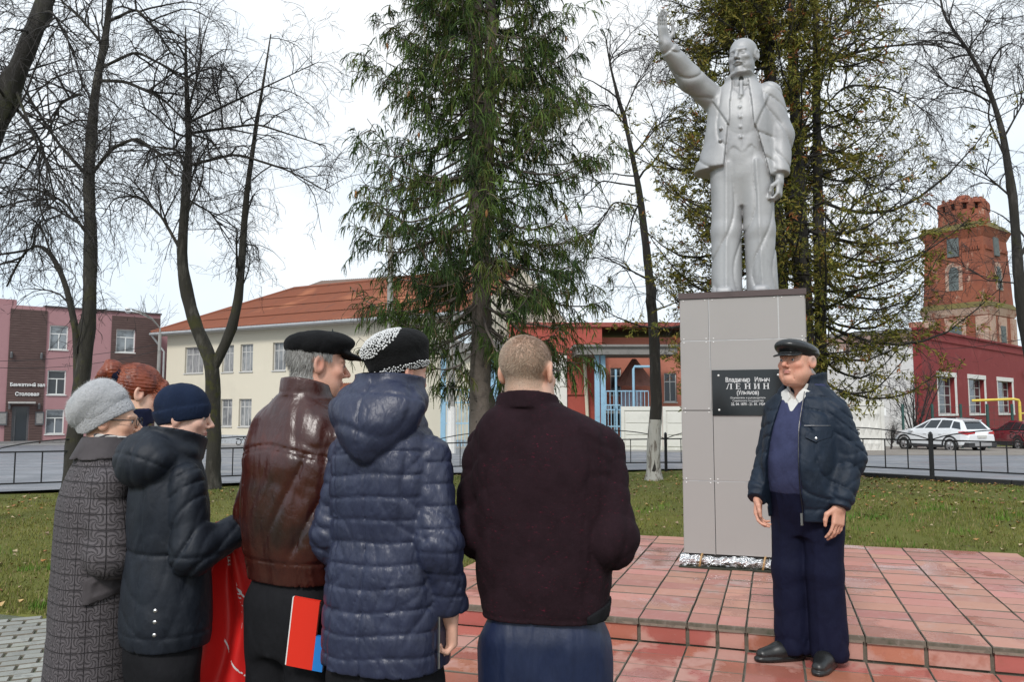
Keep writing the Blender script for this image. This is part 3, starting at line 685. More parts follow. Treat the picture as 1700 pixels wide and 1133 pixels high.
# blue railing
def railing(name, label, x0, x1, y, z0, z1, n, rows=(0.0, 1.0), base=0.0):
    rt = thing(name, label, 'railing', ((x0 + x1) / 2, y, GZ + base)); w = (x1 - x0) / 2
    for q in rows: link('rail', MB().bar((-w, 0, z0 + (z1 - z0) * q), (w, 0, z0 + (z1 - z0) * q), .06), M_blue, rt)
    bm_ = MB().bar((0, 0, z0 + .03), (0, 0, z1 - .03), .035).mesh('bar'); bm_.materials.append(M_blue.m)
    for k in range(n): o = bpy.data.objects.new('bar', bm_); COL.objects.link(o); o.parent = rt; o.location = (-w + 2 * w * k / (n - 1), 0, 0)
    return rt
railing('balcony_railing', 'pale blue landing railing under the gatehouse canopy', gp(1006, 43.2), gp(1076, 43.2), 43.2, 2.15, 3.15, 12)
link('landing', MB().box(gp(1006, 43.2), gp(1076, 43.2), -3.1, 1, 1.95, 2.1), M_grime, gate)
railing('blue_gate', 'pale blue barred gate beside the whitewashed lamp pole', gp(737, 43), gp(790, 43), 43, .15, 3.2, 10, (0, .42, .78, 1))
railing('blue_gate', 'narrow pale blue barred gate below the gatehouse canopy', gp(1004, 42.6), gp(1029, 42.6), 42.6, .15, 2.4, 6, (0, .5, 1))
pp = MB().tube([(gp(1022, 43.0), 0, 0), (gp(1022, 43.0), 0, 4.3)], .06, 6).tube([(gp(1051, 43.0), 0, 2.2), (gp(1051, 43.0), 0, 4.3), (gp(1053, 43.0), 0, 4.45), (gp(1078, 43), 0, 4.45)], .07, 6)
link('gas_pipe', pp, M_blue, None, (0, 42.9, GZ), label='pale blue bent gas pipe rising by the gatehouse landing', cat='pipe')
# ---- white concrete fence panels with pyramid relief
def conc_panel(x0, x1, y0, y1, z, h, label, cols, rows, plain=False):
    a = Vector((x0, y0, 0)); b = Vector((x1, y1, 0)); L = (b - a).length; ang = math.atan2(y1 - y0, x1 - x0)
    mb = MB(); mb.box(0, L, 0, .16, -.3, h); mb.box(-.02, L + .02, -.05, -.002, h - .16, h + .04)
    mb.box(-.02, .14, -.05, -.002, -.2, h - .162); mb.box(L - .14, L + .02, -.05, -.002, -.2, h - .162)
    if not plain:
        cw = (L - .3) / cols; ch = (h - .25) / rows
        for i in range(cols):
            for j in range(rows):
                cx, cz = .15 + cw * (i + .5), .05 + ch * (j + .5); e = .46
                mb.add([(cx - cw * e, -.003, cz), (cx, -.003, cz - ch * e), (cx + cw * e, -.003, cz), (cx, -.003, cz + ch * e), (cx, -.075, cz)], [(0, 1, 4), (1, 2, 4), (2, 3, 4), (3, 0, 4)])
    else:
        for j in range(3): mb.box(.2, L - .2, -.035, -.002, .2 + j * (h - .4) / 3, .2 + (j + .86) * (h - .4) / 3)
    return link('fence_panel', mb, M_cfence, None, (x0, y0, z), ang, label=label, cat='fence panel', group='white concrete fence panels')
for k, (pa, pb, Y, lb) in enumerate(((1031, 1098, 41, 'plain white concrete fence panel behind the whitewashed tree'), (1100, 1170, 40.4, 'plain white concrete fence panel running behind the pedestal'))):
    conc_panel(px_at(pa, Y), px_at(pb, Y - .4), Y, Y - .4, float(far_z(41)), 2.15, lb, 4, 3, True)
for k, (pa, pb, Y, lb) in enumerate(((1345, 1404, 38, 'white concrete fence panel half hidden by the navy jacket sleeve'), (1406, 1464, 37.4, 'white relief concrete fence panel standing near the bare shrub'))):
    conc_panel(px_at(pa, Y), px_at(pb, Y), Y, Y, float(far_z(38)), 2.3, lb, 4, 3)
# ---- crimson workshop and its white gable wall
wA = R(44); WX = px_at(1531, 46); wz = float(far_z(46))
shop = thing('crimson_workshop', 'long crimson workshop with white trimmed windows and whitewashed end wall', 'building', (WX, 46, wz), wA)
M_crim = Mat('crimson painted brick', (.22, .028, .03), .85); M_crim.mix(M_crim.noise(.9, 5, .7).ss(.5, .7), (.26, .045, .045)); cz = M_crim.xyz(); M_crim.bump((cz[2] * (1 / .09)).frac().ss(0, .25) + M_crim.noise(20, 4), .35, .02)
def shop_t(px):
    k = (px - 850) / F_PX; d = (math.cos(wA), math.sin(wA)); return (k * 46 - WX) / (d[0] - k * d[1])
wins = []
for (pa, pb) in ((1556, 1583), (1607, 1632), (1655, 1678), (1702, 1722)): wins.append((shop_t(pa), shop_t(pb) + .1, 1.9, 4.15))
SH = 6.75; SW = 26
link('wall', wall_holes(SW, SH, wins, .45), M_crim, shop)
M_gable = Mat('whitewashed end wall', (.60, .59, .585), .9); gx = M_gable.noise(.9, 6, .7); M_gable.mix(gx.ss(.5, .62), (.5, .48, .47)); gz_ = M_gable.xyz()[2]; M_gable.mix((gz_ + M_gable.noise(1.1, 5, .7) * 3).gt(7.4) * .85, (.25, .14, .11)); M_gable.mix(M_gable.noise(14, 4, .6, (1, 1, 4)).ss(.62, .7) * .5, (.36, .27, .24)); M_gable.bump(M_gable.noise(18, 5), .4, .03)
link('end_wall', MB().box(-.02, .42, .46, 14, 0, SH - .15), M_gable, shop)
link('roof', MB().box(-.05, SW, .46, 14, SH - .14, SH + .1), M_grime, shop)
link('parapet', MB().box(-.05, SW, -.1, .46, SH, SH + .14).box(-.02, SW, -.07, -.003, SH - .5, SH - .32), M_crim, shop)
link('pier', MB().box(-.06, .55, -.05, .6, SH + .14, SH + .45), M_brick, shop)
M_trim = vary('white window surround', (.68, .67, .65), .85, 5, .12)
for w in wins:
    window(shop, *w, style='grid', depth=.26, sill=False, mframe=vary('grey white sash', (.5, .51, .5), .7, bump=0) if w is wins[0] else bpy.data.materials['grey white sash'], fw=.055)
    link('surround', MB().box(w[0] - .16, w[1] + .3, -.06, -.003, w[3], w[3] + .28).box(w[1], w[1] + .28, -.05, -.004, w[2], w[3]).box(w[0] - .1, w[1] + .28, -.07, -.003, w[2] - .12, w[2]).box(w[0] - .1, w[0], -.03, -.004, w[2], w[3]), M_trim, shop)
nx_, ny_ = shop_t(1575), -.04
link('notice', MB().box(nx_ - .22, nx_ + .22, -.03, -.005, 1.05, 1.6), M_white, shop)
link('wall_lamp', MB().lathe([(.05, 0), (.28, -.25), (.3, -.4), (.2, -.45)], 10, (shop_t(1698), -.4, 5.2)), M_white, shop)
# ---- octagonal brick water tower
TX, TY = px_at(1613, 74), 74; tz = float(far_z(74)) - 1.75
tower = thing('water_tower', 'old square orange brick water tower with crumbling top', 'tower', (TX, TY, tz), R(38))
M_tb = Mat('tower brick', (.25, .078, .043), .9)
M_tb.mix(M_tb.noise(.35, 5, .6).ss(.5, .65), (.2, .06, .036)); M_tb.mix(M_tb.noise(1.4, 6, .75, (1, 1, .5)).ss(.58, .68), (.42, .28, .21)); M_tb.mix(M_tb.noise(3, 5, .7).ss(.6, .75), (.12, .045, .03))
M_tb.bump(M_tb.noise(7, 5, .7), .6, .08)
M_pale = Mat('pale lime washed brick', (.42, .29, .225), .9); M_pale.mix(M_pale.noise(1.5, 6, .75).ss(.48, .62), (.26, .10, .065)); M_pale.mix(M_pale.noise(3.5, 5, .75).ss(.55, .7), (.5, .4, .34)); M_pale.bump(M_pale.noise(8, 5), .6, .06)
M_moss = vary('mossy ledge', (.13, .105, .035), .95, 2, .4, bump=.6)
def octa(mb, r0, r1, z0, z1, n=4, rot=math.pi / 4, s=.952):
    if n == 4: r0 *= s; r1 *= s
    V = [(r * math.cos(rot + 2 * math.pi * k / n), r * math.sin(rot + 2 * math.pi * k / n), z) for r, z in ((r0, z0), (r1, z1)) for k in range(n)]
    mb.add(V, [tuple(range(n))[::-1], tuple(range(n, 2 * n))] + [(k, (k + 1) % n, n + (k + 1) % n, n + k) for k in range(n)])
link('lower_shaft', (lambda m: (octa(m, 4.3, 4.15, 0, 13.0), m)[1])(MB()), M_tb, tower)
link('upper_shaft', (lambda m: (octa(m, 4.15, 3.75, 13.9, 20.4), m)[1])(MB()), M_tb, tower)
m_ = MB(); octa(m_, 4.25, 4.55, 13.0, 13.7); link('cornice', m_, M_pale, tower)
m_ = MB(); octa(m_, 4.6, 4.0, 13.7, 14.35); link('moss_ledge', m_, M_moss, tower)
m_ = MB(); octa(m_, 4.35, 3.6, 20.9, 21.5); link('moss_ledge', m_, M_moss, tower)
m_ = MB(); octa(m_, 3.8, 4.3, 20.1, 20.9); link('cornice', m_, M_tb, tower)
m_ = MB(); octa(m_, 4.4, 4.4, 8.2, 8.5); link('string_course', m_, M_moss, tower)
m_ = MB(); octa(m_, 2.35, 2.2, 21.3, 22.95, 6, .2); octa(m_, 2.3, 2.25, 23.55, 23.8, 6, .2); octa(m_, 2.05, 1.7, 23.8, 24.05, 6, .2)
for k in range(12):
    a = .2 + math.pi / 6 * k; rr_ = 1.95 if k % 2 == 0 else 1.78; m_.bar((rr_ * math.cos(a), rr_ * math.sin(a), 22.95), (rr_ * math.cos(a), rr_ * math.sin(a), 23.55), .5)
for k in range(40):
    a = random.uniform(0, 6.28); q_ = random.uniform(.8, 1.75); z_ = random.uniform(24.0, 24.25); m_.box(q_ * math.cos(a) - .14, q_ * math.cos(a) + .14, q_ * math.sin(a) - .1, q_ * math.sin(a) + .1, 23.9, z_)
octa(m_, 1.2, 1.1, 22.9, 23.6, 8); octa(m_, .9, .5, 24.1, 24.6, 8)
link('lantern', m_, M_tb, tower)
apr = lambda r: r * .952 * math.cos(math.pi / 4)
M_shut = vary('grey boarded window', (.11, .13, .13), .8, 4, .3)
m_ = MB()
for k in range(4):
    a = math.pi / 2 * k; c_, s_ = math.cos(a), math.sin(a)
    def face(r, u, z, out=0.0): return ((apr(r) + out) * c_ - u * s_, (apr(r) + out) * s_ + u * c_, z)
    def panel(nm, pts, r0, mat, o0, o1, r_at=None):
        mb = MB(); n = len(pts); mb.add([face(r_at(z) if r_at else r0, u, z, o1) for u, z in pts] + [face(r_at(z) if r_at else r0, u, z, o0) for u, z in pts], [tuple(range(n))] + [(q, n + q, n + (q + 1) % n, (q + 1) % n) for q in range(n)])
        return link(nm, mb, mat, tower)
    up = lambda z: 4.15 - .4 * (z - 13.9) / 6.5
    lo = lambda z: 4.3 - .15 * z / 13
    for zb, h in ((15.4, 2.2),):
        arch = [(-.42, zb), (.42, zb), (.42, zb + h - .5), (.3, zb + h - .15), (0, zb + h), (-.3, zb + h - .15), (-.42, zb + h - .5)]
        big = [(u * 1.75, zb - .05 + (z - zb) * 1.2) for u, z in arch]
        panel('window_surround', big, 0, M_pale, -.05, .06, up); panel('window', arch, 0, M_shut, -.05, .09, up)
    panel('window', [(-.5, 18.5), (.5, 18.5), (.5, 20.2), (-.5, 20.2)], 0, M_shut, -.3, .12, up)
    for u0 in (-2.35, .85):
        for q in range(7): panel('dentil', [(u0 + q * .22, 18.9), (u0 + q * .22 + .12, 18.9), (u0 + q * .22 + .12, 19.25), (u0 + q * .22, 19.25)], 0, M_tb, -.05, .14, up)
    panel('window_surround', [(-.75, 9.3), (.75, 9.3), (.95, 12.9), (-.95, 12.9)], 0, M_pale, -.05, .05, lo); panel('window', [(-.52, 9.35), (.52, 9.35), (.52, 12.1), (-.52, 12.1)], 0, M_shut, -.05, .09, lo)
    for sg in (-1, 1): panel('corner_pier', [(sg * 2.86, .5), (sg * 1.75, .5), (sg * 1.75, 12.9), (sg * 2.78, 12.9)][::-sg], 0, M_pale, -.1, .16, lo)
    panel('arch_band', [(-.7, 5.6), (.7, 5.6), (.7, 6.9), (.35, 7.5), (-.35, 7.5), (-.7, 6.9)], 0, M_pale, -.05, .05, lo)
    # weeds growing on the ledges
    for q in range(9):
        u = random.uniform(-1.5, 1.5); r_ = random.choice((4.1, 3.9)); b = face(r_, u, 21.2); m_.tube([b, (b[0] + random.uniform(-.1, .1), b[1], 21.2 + random.uniform(.4, 1.3))], .018, 3)
for q in range(30):
    a = random.uniform(0, 6.28); m_.tube([(1.6 * math.cos(a), 1.6 * math.sin(a), 24), (1.7 * math.cos(a), 1.7 * math.sin(a), 24.1 + random.uniform(.2, .7))], .02, 3)
link('weeds', m_, vary('dry weed', (.16, .13, .07), .9), tower, kind='stuff')
# ------------------------------------------------------------------ pedestal with plaque
pc = np.array([1.44, 6.85]); PWD, PDP = 1.01, .92
ped = thing('pedestal', 'grey panelled pedestal under the silver statue', 'pedestal', (pc[0], pc[1], PZ), -PA)
zl = [at(1130, y, 6.85).z - PZ for y in (919, 798, 682, 567, 487)]; zt = zl[4] - .005; zb0 = zl[0]
M_panel = vary('grey composite panel', (.335, .318, .305), .38, .8, .05, bump=.04, spec=.4)
M_alu = vary('bare joint rail', (.5, .5, .5), .5, 10, .3, metal=.5)
M_core = vary('pedestal core', (.06, .055, .05), .9)
link('core', MB().box(.02, PWD - .02, .02, PDP - .02, .0, zt - .03), M_core, ped)
g = .004
def cladding(x0, x1, z0, z1, side=0):
    mb = MB()
    if side == 0: mb.box(x0 + g, x1 - g, -.004, .016, z0 + g, z1 - g)
    elif side == 1: mb.box(PWD - .016, PWD + .004, x0 + g, x1 - g, z0 + g, z1 - g)
    elif side == 2: mb.box(-.004, .016, x0 + g, x1 - g, z0 + g, z1 - g)
    else: mb.box(x0 + g, x1 - g, PDP - .016, PDP + .004, z0 + g, z1 - g)
    link('panel', mb, M_panel, ped)
zr = zl[:4] + [zt - .05]
bolts = MB()
for j in range(4):
    z0, z1 = zr[j], zr[j + 1]
    xsn = [0, .24, .80, PWD] if j == 3 else [0, .245 + .012 * (j < 2), PWD]
    for a, b in zip(xsn[:-1], xsn[1:]): cladding(a, b, z0, z1)
    for sd in (1, 2): cladding(.02, PDP / 2, z0, z1, sd); cladding(PDP / 2, PDP - .02, z0, z1, sd)
    cladding(0, PWD, z0, z1, 3)
    for x in xsn:
        for dx in (-.03, .03):
            for dz in (-.016, .016):
                if 0 < x + dx < PWD: bolts.lathe([(.006, 0), (.0055, .003), (.001, .005)], 7)
                if 0 < x + dx < PWD:
                    k = len(bolts.v) - 21
                    for q in range(k, len(bolts.v)): vx, vy, vz = bolts.v[q]; bolts.v[q] = (x + dx + vx, -.004 - vz, z1 + dz + vy)
    link('joint_rail', MB().box(.01, PWD - .01, -.0015, .003, z1 - g, z1 + g), M_core if j % 2 else M_alu, ped)
link('bolt_heads', bolts, M_white, ped, kind='stuff')
for x, z0, z1 in ((.2515, zr[0], zr[2]), (.2425, zr[2], zr[4]), (.80, zr[3], zr[4])): link('joint_rail', MB().box(x - .004, x + .004, -.002, .0035, z0, z1), M_alu, ped)
link('cap', MB().box(-.012, PWD + .012, -.016, PDP + .012, zt - .05, zt), vary('brown cap sheet', (.075, .05, .048), .45, 4, .2), ped)
# crumpled foil round the foot
M_foil = Mat('crumpled foil', (.78, .79, .8), .24, metal=1.0)
M_foil.bump(M_foil.voro(16, 'F1') + M_foil.noise(30, 5), 1.0, .03)
foil = MB()
def foil_roll(a, b):
    a = Vector(a); b = Vector(b); L = (b - a).length; n = int(L / .02); d = (b - a) / L; side = d.cross(Vector((0, 0, 1)))
    V = []; K = 14
    for i in range(n + 1):
        for k in range(K):
            an = 2 * math.pi * k / K; r = .05 * (1 + random.gauss(0, .075)) * (.9 + .12 * math.sin(i * .32)); 
            V.append(a + d * (L * i / n) + side * (math.cos(an) * r * .8) + Vector((0, 0, math.sin(an) * r)))
    foil.add(V, [(i * K + k, i * K + (k + 1) % K, (i + 1) * K + (k + 1) % K, (i + 1) * K + k) for i in range(n) for k in range(K)] + [tuple(range(K)), tuple(n * K + k for k in range(K))[::-1]])
foil_roll((-.03, .0, zb0 - .055), (PWD + .03, .0, zb0 - .055)); foil_roll((0, -.02, zb0 - .055), (0, PDP, zb0 - .055)); foil_roll((PWD, -.02, zb0 - .055), (PWD, PDP, zb0 - .055))
link('foil_wrap', foil, M_foil, ped)
M_tape = vary('brown tape', (.4, .24, .1), .5)
for x in (.12, .62):
    link('tape_band', MB().tube([(x + .004 * k, .0 - .046 * math.cos(a), zb0 - .055 + .057 * math.sin(a)) for k, a in enumerate(np.linspace(-1.5, 1.9, 9))], .009, 5), M_tape, ped)
link('socket', MB().box(-.04, PWD + .04, -.06, PDP, -.02, .012), vary('black mossy socket', (.03, .032, .02), .9, 14, .6, light=(.12, .13, .08), bump=.6), ped)
# plaque with lettering
M_plq = Mat('black polished plaque', (.012, .014, .015), .12, spec=.6); M_eng = Mat('engraved silver lettering', (.62, .62, .62), .6)
za, zb_ = at(1181, 690, 6.8).z, at(1181, 615.5, 6.8).z; px0, px1 = .2555, .84
o_pl = link('plaque', MB().box(0, px1 - px0, -.012, 0, 0, zb_ - za), M_plq, None, (pc[0] + PE[0] * px0 - PN[0] * .0045, pc[1] + PE[1] * px0 - PN[1] * .0045, za), -PA,
    label='black polished memorial plaque with silver lettering on the grey pedestal', cat='plaque')
PWq, PHq = px1 - px0, zb_ - za
def plq_text(body, zc, h, wid, bold=0.0, sp=1.0):
    me = text_mesh(body, h, bold, sp, extrude=.0006); xs_ = [v.co.x for v in me.vertices]; k = wid / (max(xs_) - min(xs_)); mid = (max(xs_) + min(xs_)) / 2
    for v in me.vertices: v.co = Vector(((v.co.x - mid) * k, -v.co.z, v.co.y))
    link('lettering', me, M_eng, o_pl, (PWq / 2 - .005, -.0128, zc))
plq_text('Владимир   Ильич', PHq * .735, .052, PWq * .60, .0008)
plq_text('(Ульянов)', PHq * .455, .05, PWq * .30, .0006)
plq_text('Основатель и руководитель', PHq * .365, .022, PWq * .48)
plq_text('Советского государства', PHq * .30, .022, PWq * .42)
plq_text('22. 04. 1870 - 21. 01. 1924', PHq * .22, .03, PWq * .46, .0004)
# large serif capitals cut stroke by stroke
def glyph(ch):
    q = []; s = .14
    def stem(x, z0=0, z1=1, w=.17): q.append([(x - w / 2, z0), (x + w / 2, z0), (x + w / 2, z1), (x - w / 2, z1)])
    def serif(x, z, w=.36): q.append([(x - w / 2, z), (x + w / 2, z), (x + w / 2, z + .06), (x - w / 2, z + .06)])
    if ch == 'Н': [stem(x) or serif(x, 0) or serif(x, .94) for x in (.17, .73)]; q.append([(.2, .46), (.7, .46), (.7, .54), (.2, .54)])
    if ch == 'И': [stem(x) or serif(x, 0) or serif(x, .94) for x in (.17, .73)]; q.append([(.24, .08), (.3, .08), (.68, .92), (.6, .92)])
    if ch == 'Е': stem(.2); serif(.16, 0, .3); serif(.16, .94, .3); q += [[(.2, 0), (.72, 0), (.72, .07), (.2, .07)], [(.2, .93), (.7, .93), (.7, 1), (.2, 1)], [(.2, .47), (.55, .47), (.55, .54), (.2, .54)], [(.66, .0), (.73, .0), (.76, .25), (.71, .25)], [(.63, 1), (.7, 1), (.72, .77), (.67, .77)], [(.52, .36), (.57, .36), (.57, .66), (.52, .66)]]
    if ch == 'Л': stem(.72); serif(.72, 0); q += [[(.28, .94), (.9, .94), (.9, 1), (.28, 1)], [(.02, .0), (.14, .0), (.4, .95), (.33, .95)], [(-.04, 0), (.12, 0), (.14, .1), (-.02, .1)]]
    return q
mb = MB(); x = 0
for ch in 'ЛЕНИН':
    for poly in glyph(ch):
        n = len(poly); mb.add([(x + p[0], -.0, p[1]) for p in poly] + [(x + p[0], .02, p[1]) for p in poly], [tuple(range(n)), tuple(range(2 * n - 1, n - 1, -1))] + [(k, n + k, n + (k + 1) % n, (k + 1) % n) for k in range(n)])
    x += 1.36
hL = PHq * .125; k_ = PWq * .585 / (x - .46)
o = link('lettering', mb, M_eng, o_pl, (PWq / 2 - .005 - PWq * .2925, -.0135, PHq * .575)); o.scale = (k_, .1, hL)
for x in (.055, PWq - .055):
    for z in (.045, PHq - .045): link('screw_cap', MB().lathe([(.009, 0), (.008, .004), (.003, .006)], 10), M_white, o_pl, (x, -.012, z)).rotation_euler = (math.pi / 2, 0, 0)

# ------------------------------------------------------------------ street furniture
M_pole = vary('weathered concrete pole', (.28, .27, .25), .9, 3, .3)
M_lime = vary('limewash', (.68, .67, .64), .9, 6, .15)
def gzz(x, y): return float(ground_z(x, y))
x = px_at(750, 33); p = thing('lamp_pole', 'thin concrete pole with limewashed foot in front of the blue gate', 'pole', (x, 33, gzz(x, 33)))
link('shaft', MB().tube([(0, 0, 1.95), (0.02, 0, 6.6)], [.15, .1], 8), M_pole, p); link('limewashed_foot', MB().tube([(0, 0, -.2), (0, 0, 1.95)], [.19, .17], 8), M_lime, p)
link('dish', MB().lathe([(.0, -.06), (.3, -.02), (.42, .05), (.3, .0), (.0, -.02)], 14), vary('pale dish', (.5, .56, .6), .5), p, (.55, -.25, 4.9)).rotation_euler = (1.3, 0, .3)
x = px_at(646, 40); p = thing('utility_pole', 'tall grey concrete pole rising beside the spruce above the orange roof', 'pole', (x, 40, gzz(x, 40)))
link('shaft', MB().tube([(0, 0, -.2), (0, 0, 11.4)], [.2, .13], 8), M_pole, p); link('cross_arm', MB().bar((-.6, 0, 10.9), (.6, 0, 10.9), .1), M_pole, p)
x = px_at(263, 49); p = thing('street_light', 'street light with two curved arms by the canteen corner', 'street light', (x, 49, gzz(x, 49)))
link('pole', MB().tube([(0, 0, -.2), (0, 0, 6.9)], [.13, .1], 8), M_pole, p)
for k, (dx, dy) in enumerate(((-1.5, -.5), (-1.0, -1.6))):
    arm = [Vector((0, 0, 6.6)), Vector((0, 0, 7.2)), Vector((dx * .3, dy * .3, 7.75)), Vector((dx * .75, dy * .75, 8.1)), Vector((dx, dy, 8.15))]
    link('arm', MB().tube(arm, .045, 6), M_pole, p); h = MB(); h.lathe([(.02, .1), (.14, .08), (.17, 0), (.1, -.08), (.02, -.1)], 10)
    link('lamp_head', h, vary('pale lamp head', (.6, .6, .6), .4), p, arm[-1] + Vector((dx * .15, dy * .15, 0)))
x = px_at(562, 16); p = thing('lantern_post', 'black park lantern with four glass panes behind the leather jacket', 'lamp', (x, 15.4, gzz(x, 15.4)))
M_dkg = vary('dark green iron', (.012, .02, .018), .5)
link('pole', MB().lathe([(.09, 0), (.09, .12), (.05, .2), (.035, .5), (.03, 2.2), (.05, 2.22), (.05, 2.3), (.03, 2.32), (.03, 2.38)], 10), M_dkg, p)
f = MB()
for sx, sy in ((-1, -1), (1, -1), (1, 1), (-1, 1)): f.bar((sx * .085, sy * .085, 2.4), (sx * .15, sy * .15, 2.78), .018)
f.box(-.09, .09, -.09, .09, 2.37, 2.4); f.box(-.165, .165, -.165, .165, 2.78, 2.8); link('lantern_frame', f, M_dkg, p)
f = MB(); f.add([(-.17, -.17, 2.8), (.17, -.17, 2.8), (.17, .17, 2.8), (-.17, .17, 2.8), (-.07, -.07, 2.9), (.07, -.07, 2.9), (.07, .07, 2.9), (-.07, .07, 2.9)], [(4, 5, 6, 7), (0, 1, 5, 4), (1, 2, 6, 5), (2, 3, 7, 6), (3, 0, 4, 7)]); f.lathe([(.05, 2.9), (.05, 2.94), (.015, 2.98), (.005, 3.02)], 8); link('lantern_roof', f, M_dkg, p)
M_lglass = Mat('lantern glass', (.16, .2, .19), .15, spec=.6)
for a in range(4):
    c_, s_ = math.cos(a * math.pi / 2), math.sin(a * math.pi / 2); r = lambda u, w, z: (u * c_ - w * s_, u * s_ + w * c_, z)
    link('pane', MB().add([r(-.083, -.084, 2.405), r(.083, -.084, 2.405), r(.14, -.146, 2.77), r(-.14, -.146, 2.77)], [(0, 1, 2, 3)]), M_lglass, p)
link('kerb_dome', MB().lathe([(.42, -.1), (.42, .1), (.38, .25), (.26, .38), (.1, .44), (.0, .45)], 16), vary('yellow paint', (.62, .45, .04), .7), None, (px_at(85, 53.2), 53.2, gzz(px_at(85, 53.2), 53.2) + .13), smooth=True, label='yellow concrete hemisphere standing on the pavement by the canteen', cat='bollard')
b = thing('litter_bin', 'small black litter bin beside the canteen entrance', 'bin', (px_at(5, 52.6), 52.6, gzz(px_at(5, 52.6), 52.6) + .12))
link('bucket', MB().lathe([(.2, .0), (.26, .7), (.28, .72), (.24, .7), (.2, .1)], 12), M_black, b); link('rim', MB().lathe([(.27, .7), (.3, .72), (.3, .77), (.26, .77)], 12), M_black, b)
# yellow gas pipe on the right
M_yel = vary('yellow gas pipe', (.66, .5, .08), .5, 3, .15, bump=0)
xg = px_at(1690, 44); link('gas_pipe', MB().tube([(0, 0, -.3), (0, 0, 2.5), (-.05, 0, 2.62), (-.3, 0, 2.68), (-2.2, .7, 2.6)], .075, 8).tube([(-.02, 0, 1.9), (3, .6, 1.95)], .05, 6), M_yel, None, (xg, 44, gzz(xg, 44)), label='yellow gas pipe bent into an arch by the crimson workshop', cat='pipe')
# green mesh fence before the workshop
mf = thing('mesh_fence', 'thin wire mesh fence on dark green posts before the crimson workshop', 'fence', (px_at(1496, 42), 42, gzz(16, 42)))
M_grn = vary('dark green post', (.02, .07, .06), .6); 
pts = [(px_at(q, 42 + .0 * k) - px_at(1496, 42), .0) for k, q in enumerate((1496, 1545, 1592, 1636, 1677, 1720, 1765))]
for (a, b_) in pts: link('post', MB().box(a - .05, a + .05, b_ - .05, b_ + .05, -.2, 2.35), M_grn, mf)
wm = MB()
for z in np.linspace(.2, 2.2, 7): wm.bar((pts[0][0], 0, z), (pts[-1][0], 0, z), .008)
for a in np.arange(pts[0][0], pts[-1][0], .25): wm.bar((a, 0, .1), (a, 0, 2.25), .006)
link('wire_mesh', wm, M_grn, mf, kind='stuff')
link('notice', MB().box(-.18, .18, -.03, 0, 0, .4), M_white, None, (px_at(1470, 41.5), 42, gzz(15, 42) + 1.75), label='white paper notice fixed on the wire fence by the bare shrub', cat='notice')
# overhead cables
def cable(a, b, sag, label, r=.018):
    a, b = Vector(a), Vector(b); o_ = (a + b) / 2
    link('cable', MB().tube([a.lerp(b, t) - o_ - Vector((0, 0, sag * 4 * t * (1 - t))) for t in np.linspace(0, 1, 17)], r, 4), M_black, None, o_, label=label, cat='cable')
cable(at(1380, 418, 60), at(1760, 432, 40), .4, 'thin overhead cable crossing in front of the upper tower windows')
cable(at(1480, 573, 50), at(1760, 548, 36), .5, 'sagging overhead cable crossing the foot of the brick tower')
cable(at(-60, 607, 40), at(262, 582, 48), .5, 'sagging cable strung across the canteen wall to the street light')
cable(at(-60, 600, 42), at(262, 572, 48.2), .3, 'upper slack cable strung across the canteen wall above another')
cable(at(1000, 475, 50), at(1130, 466, 42), .2, 'short thin cable crossing behind the whitewashed lime tree')

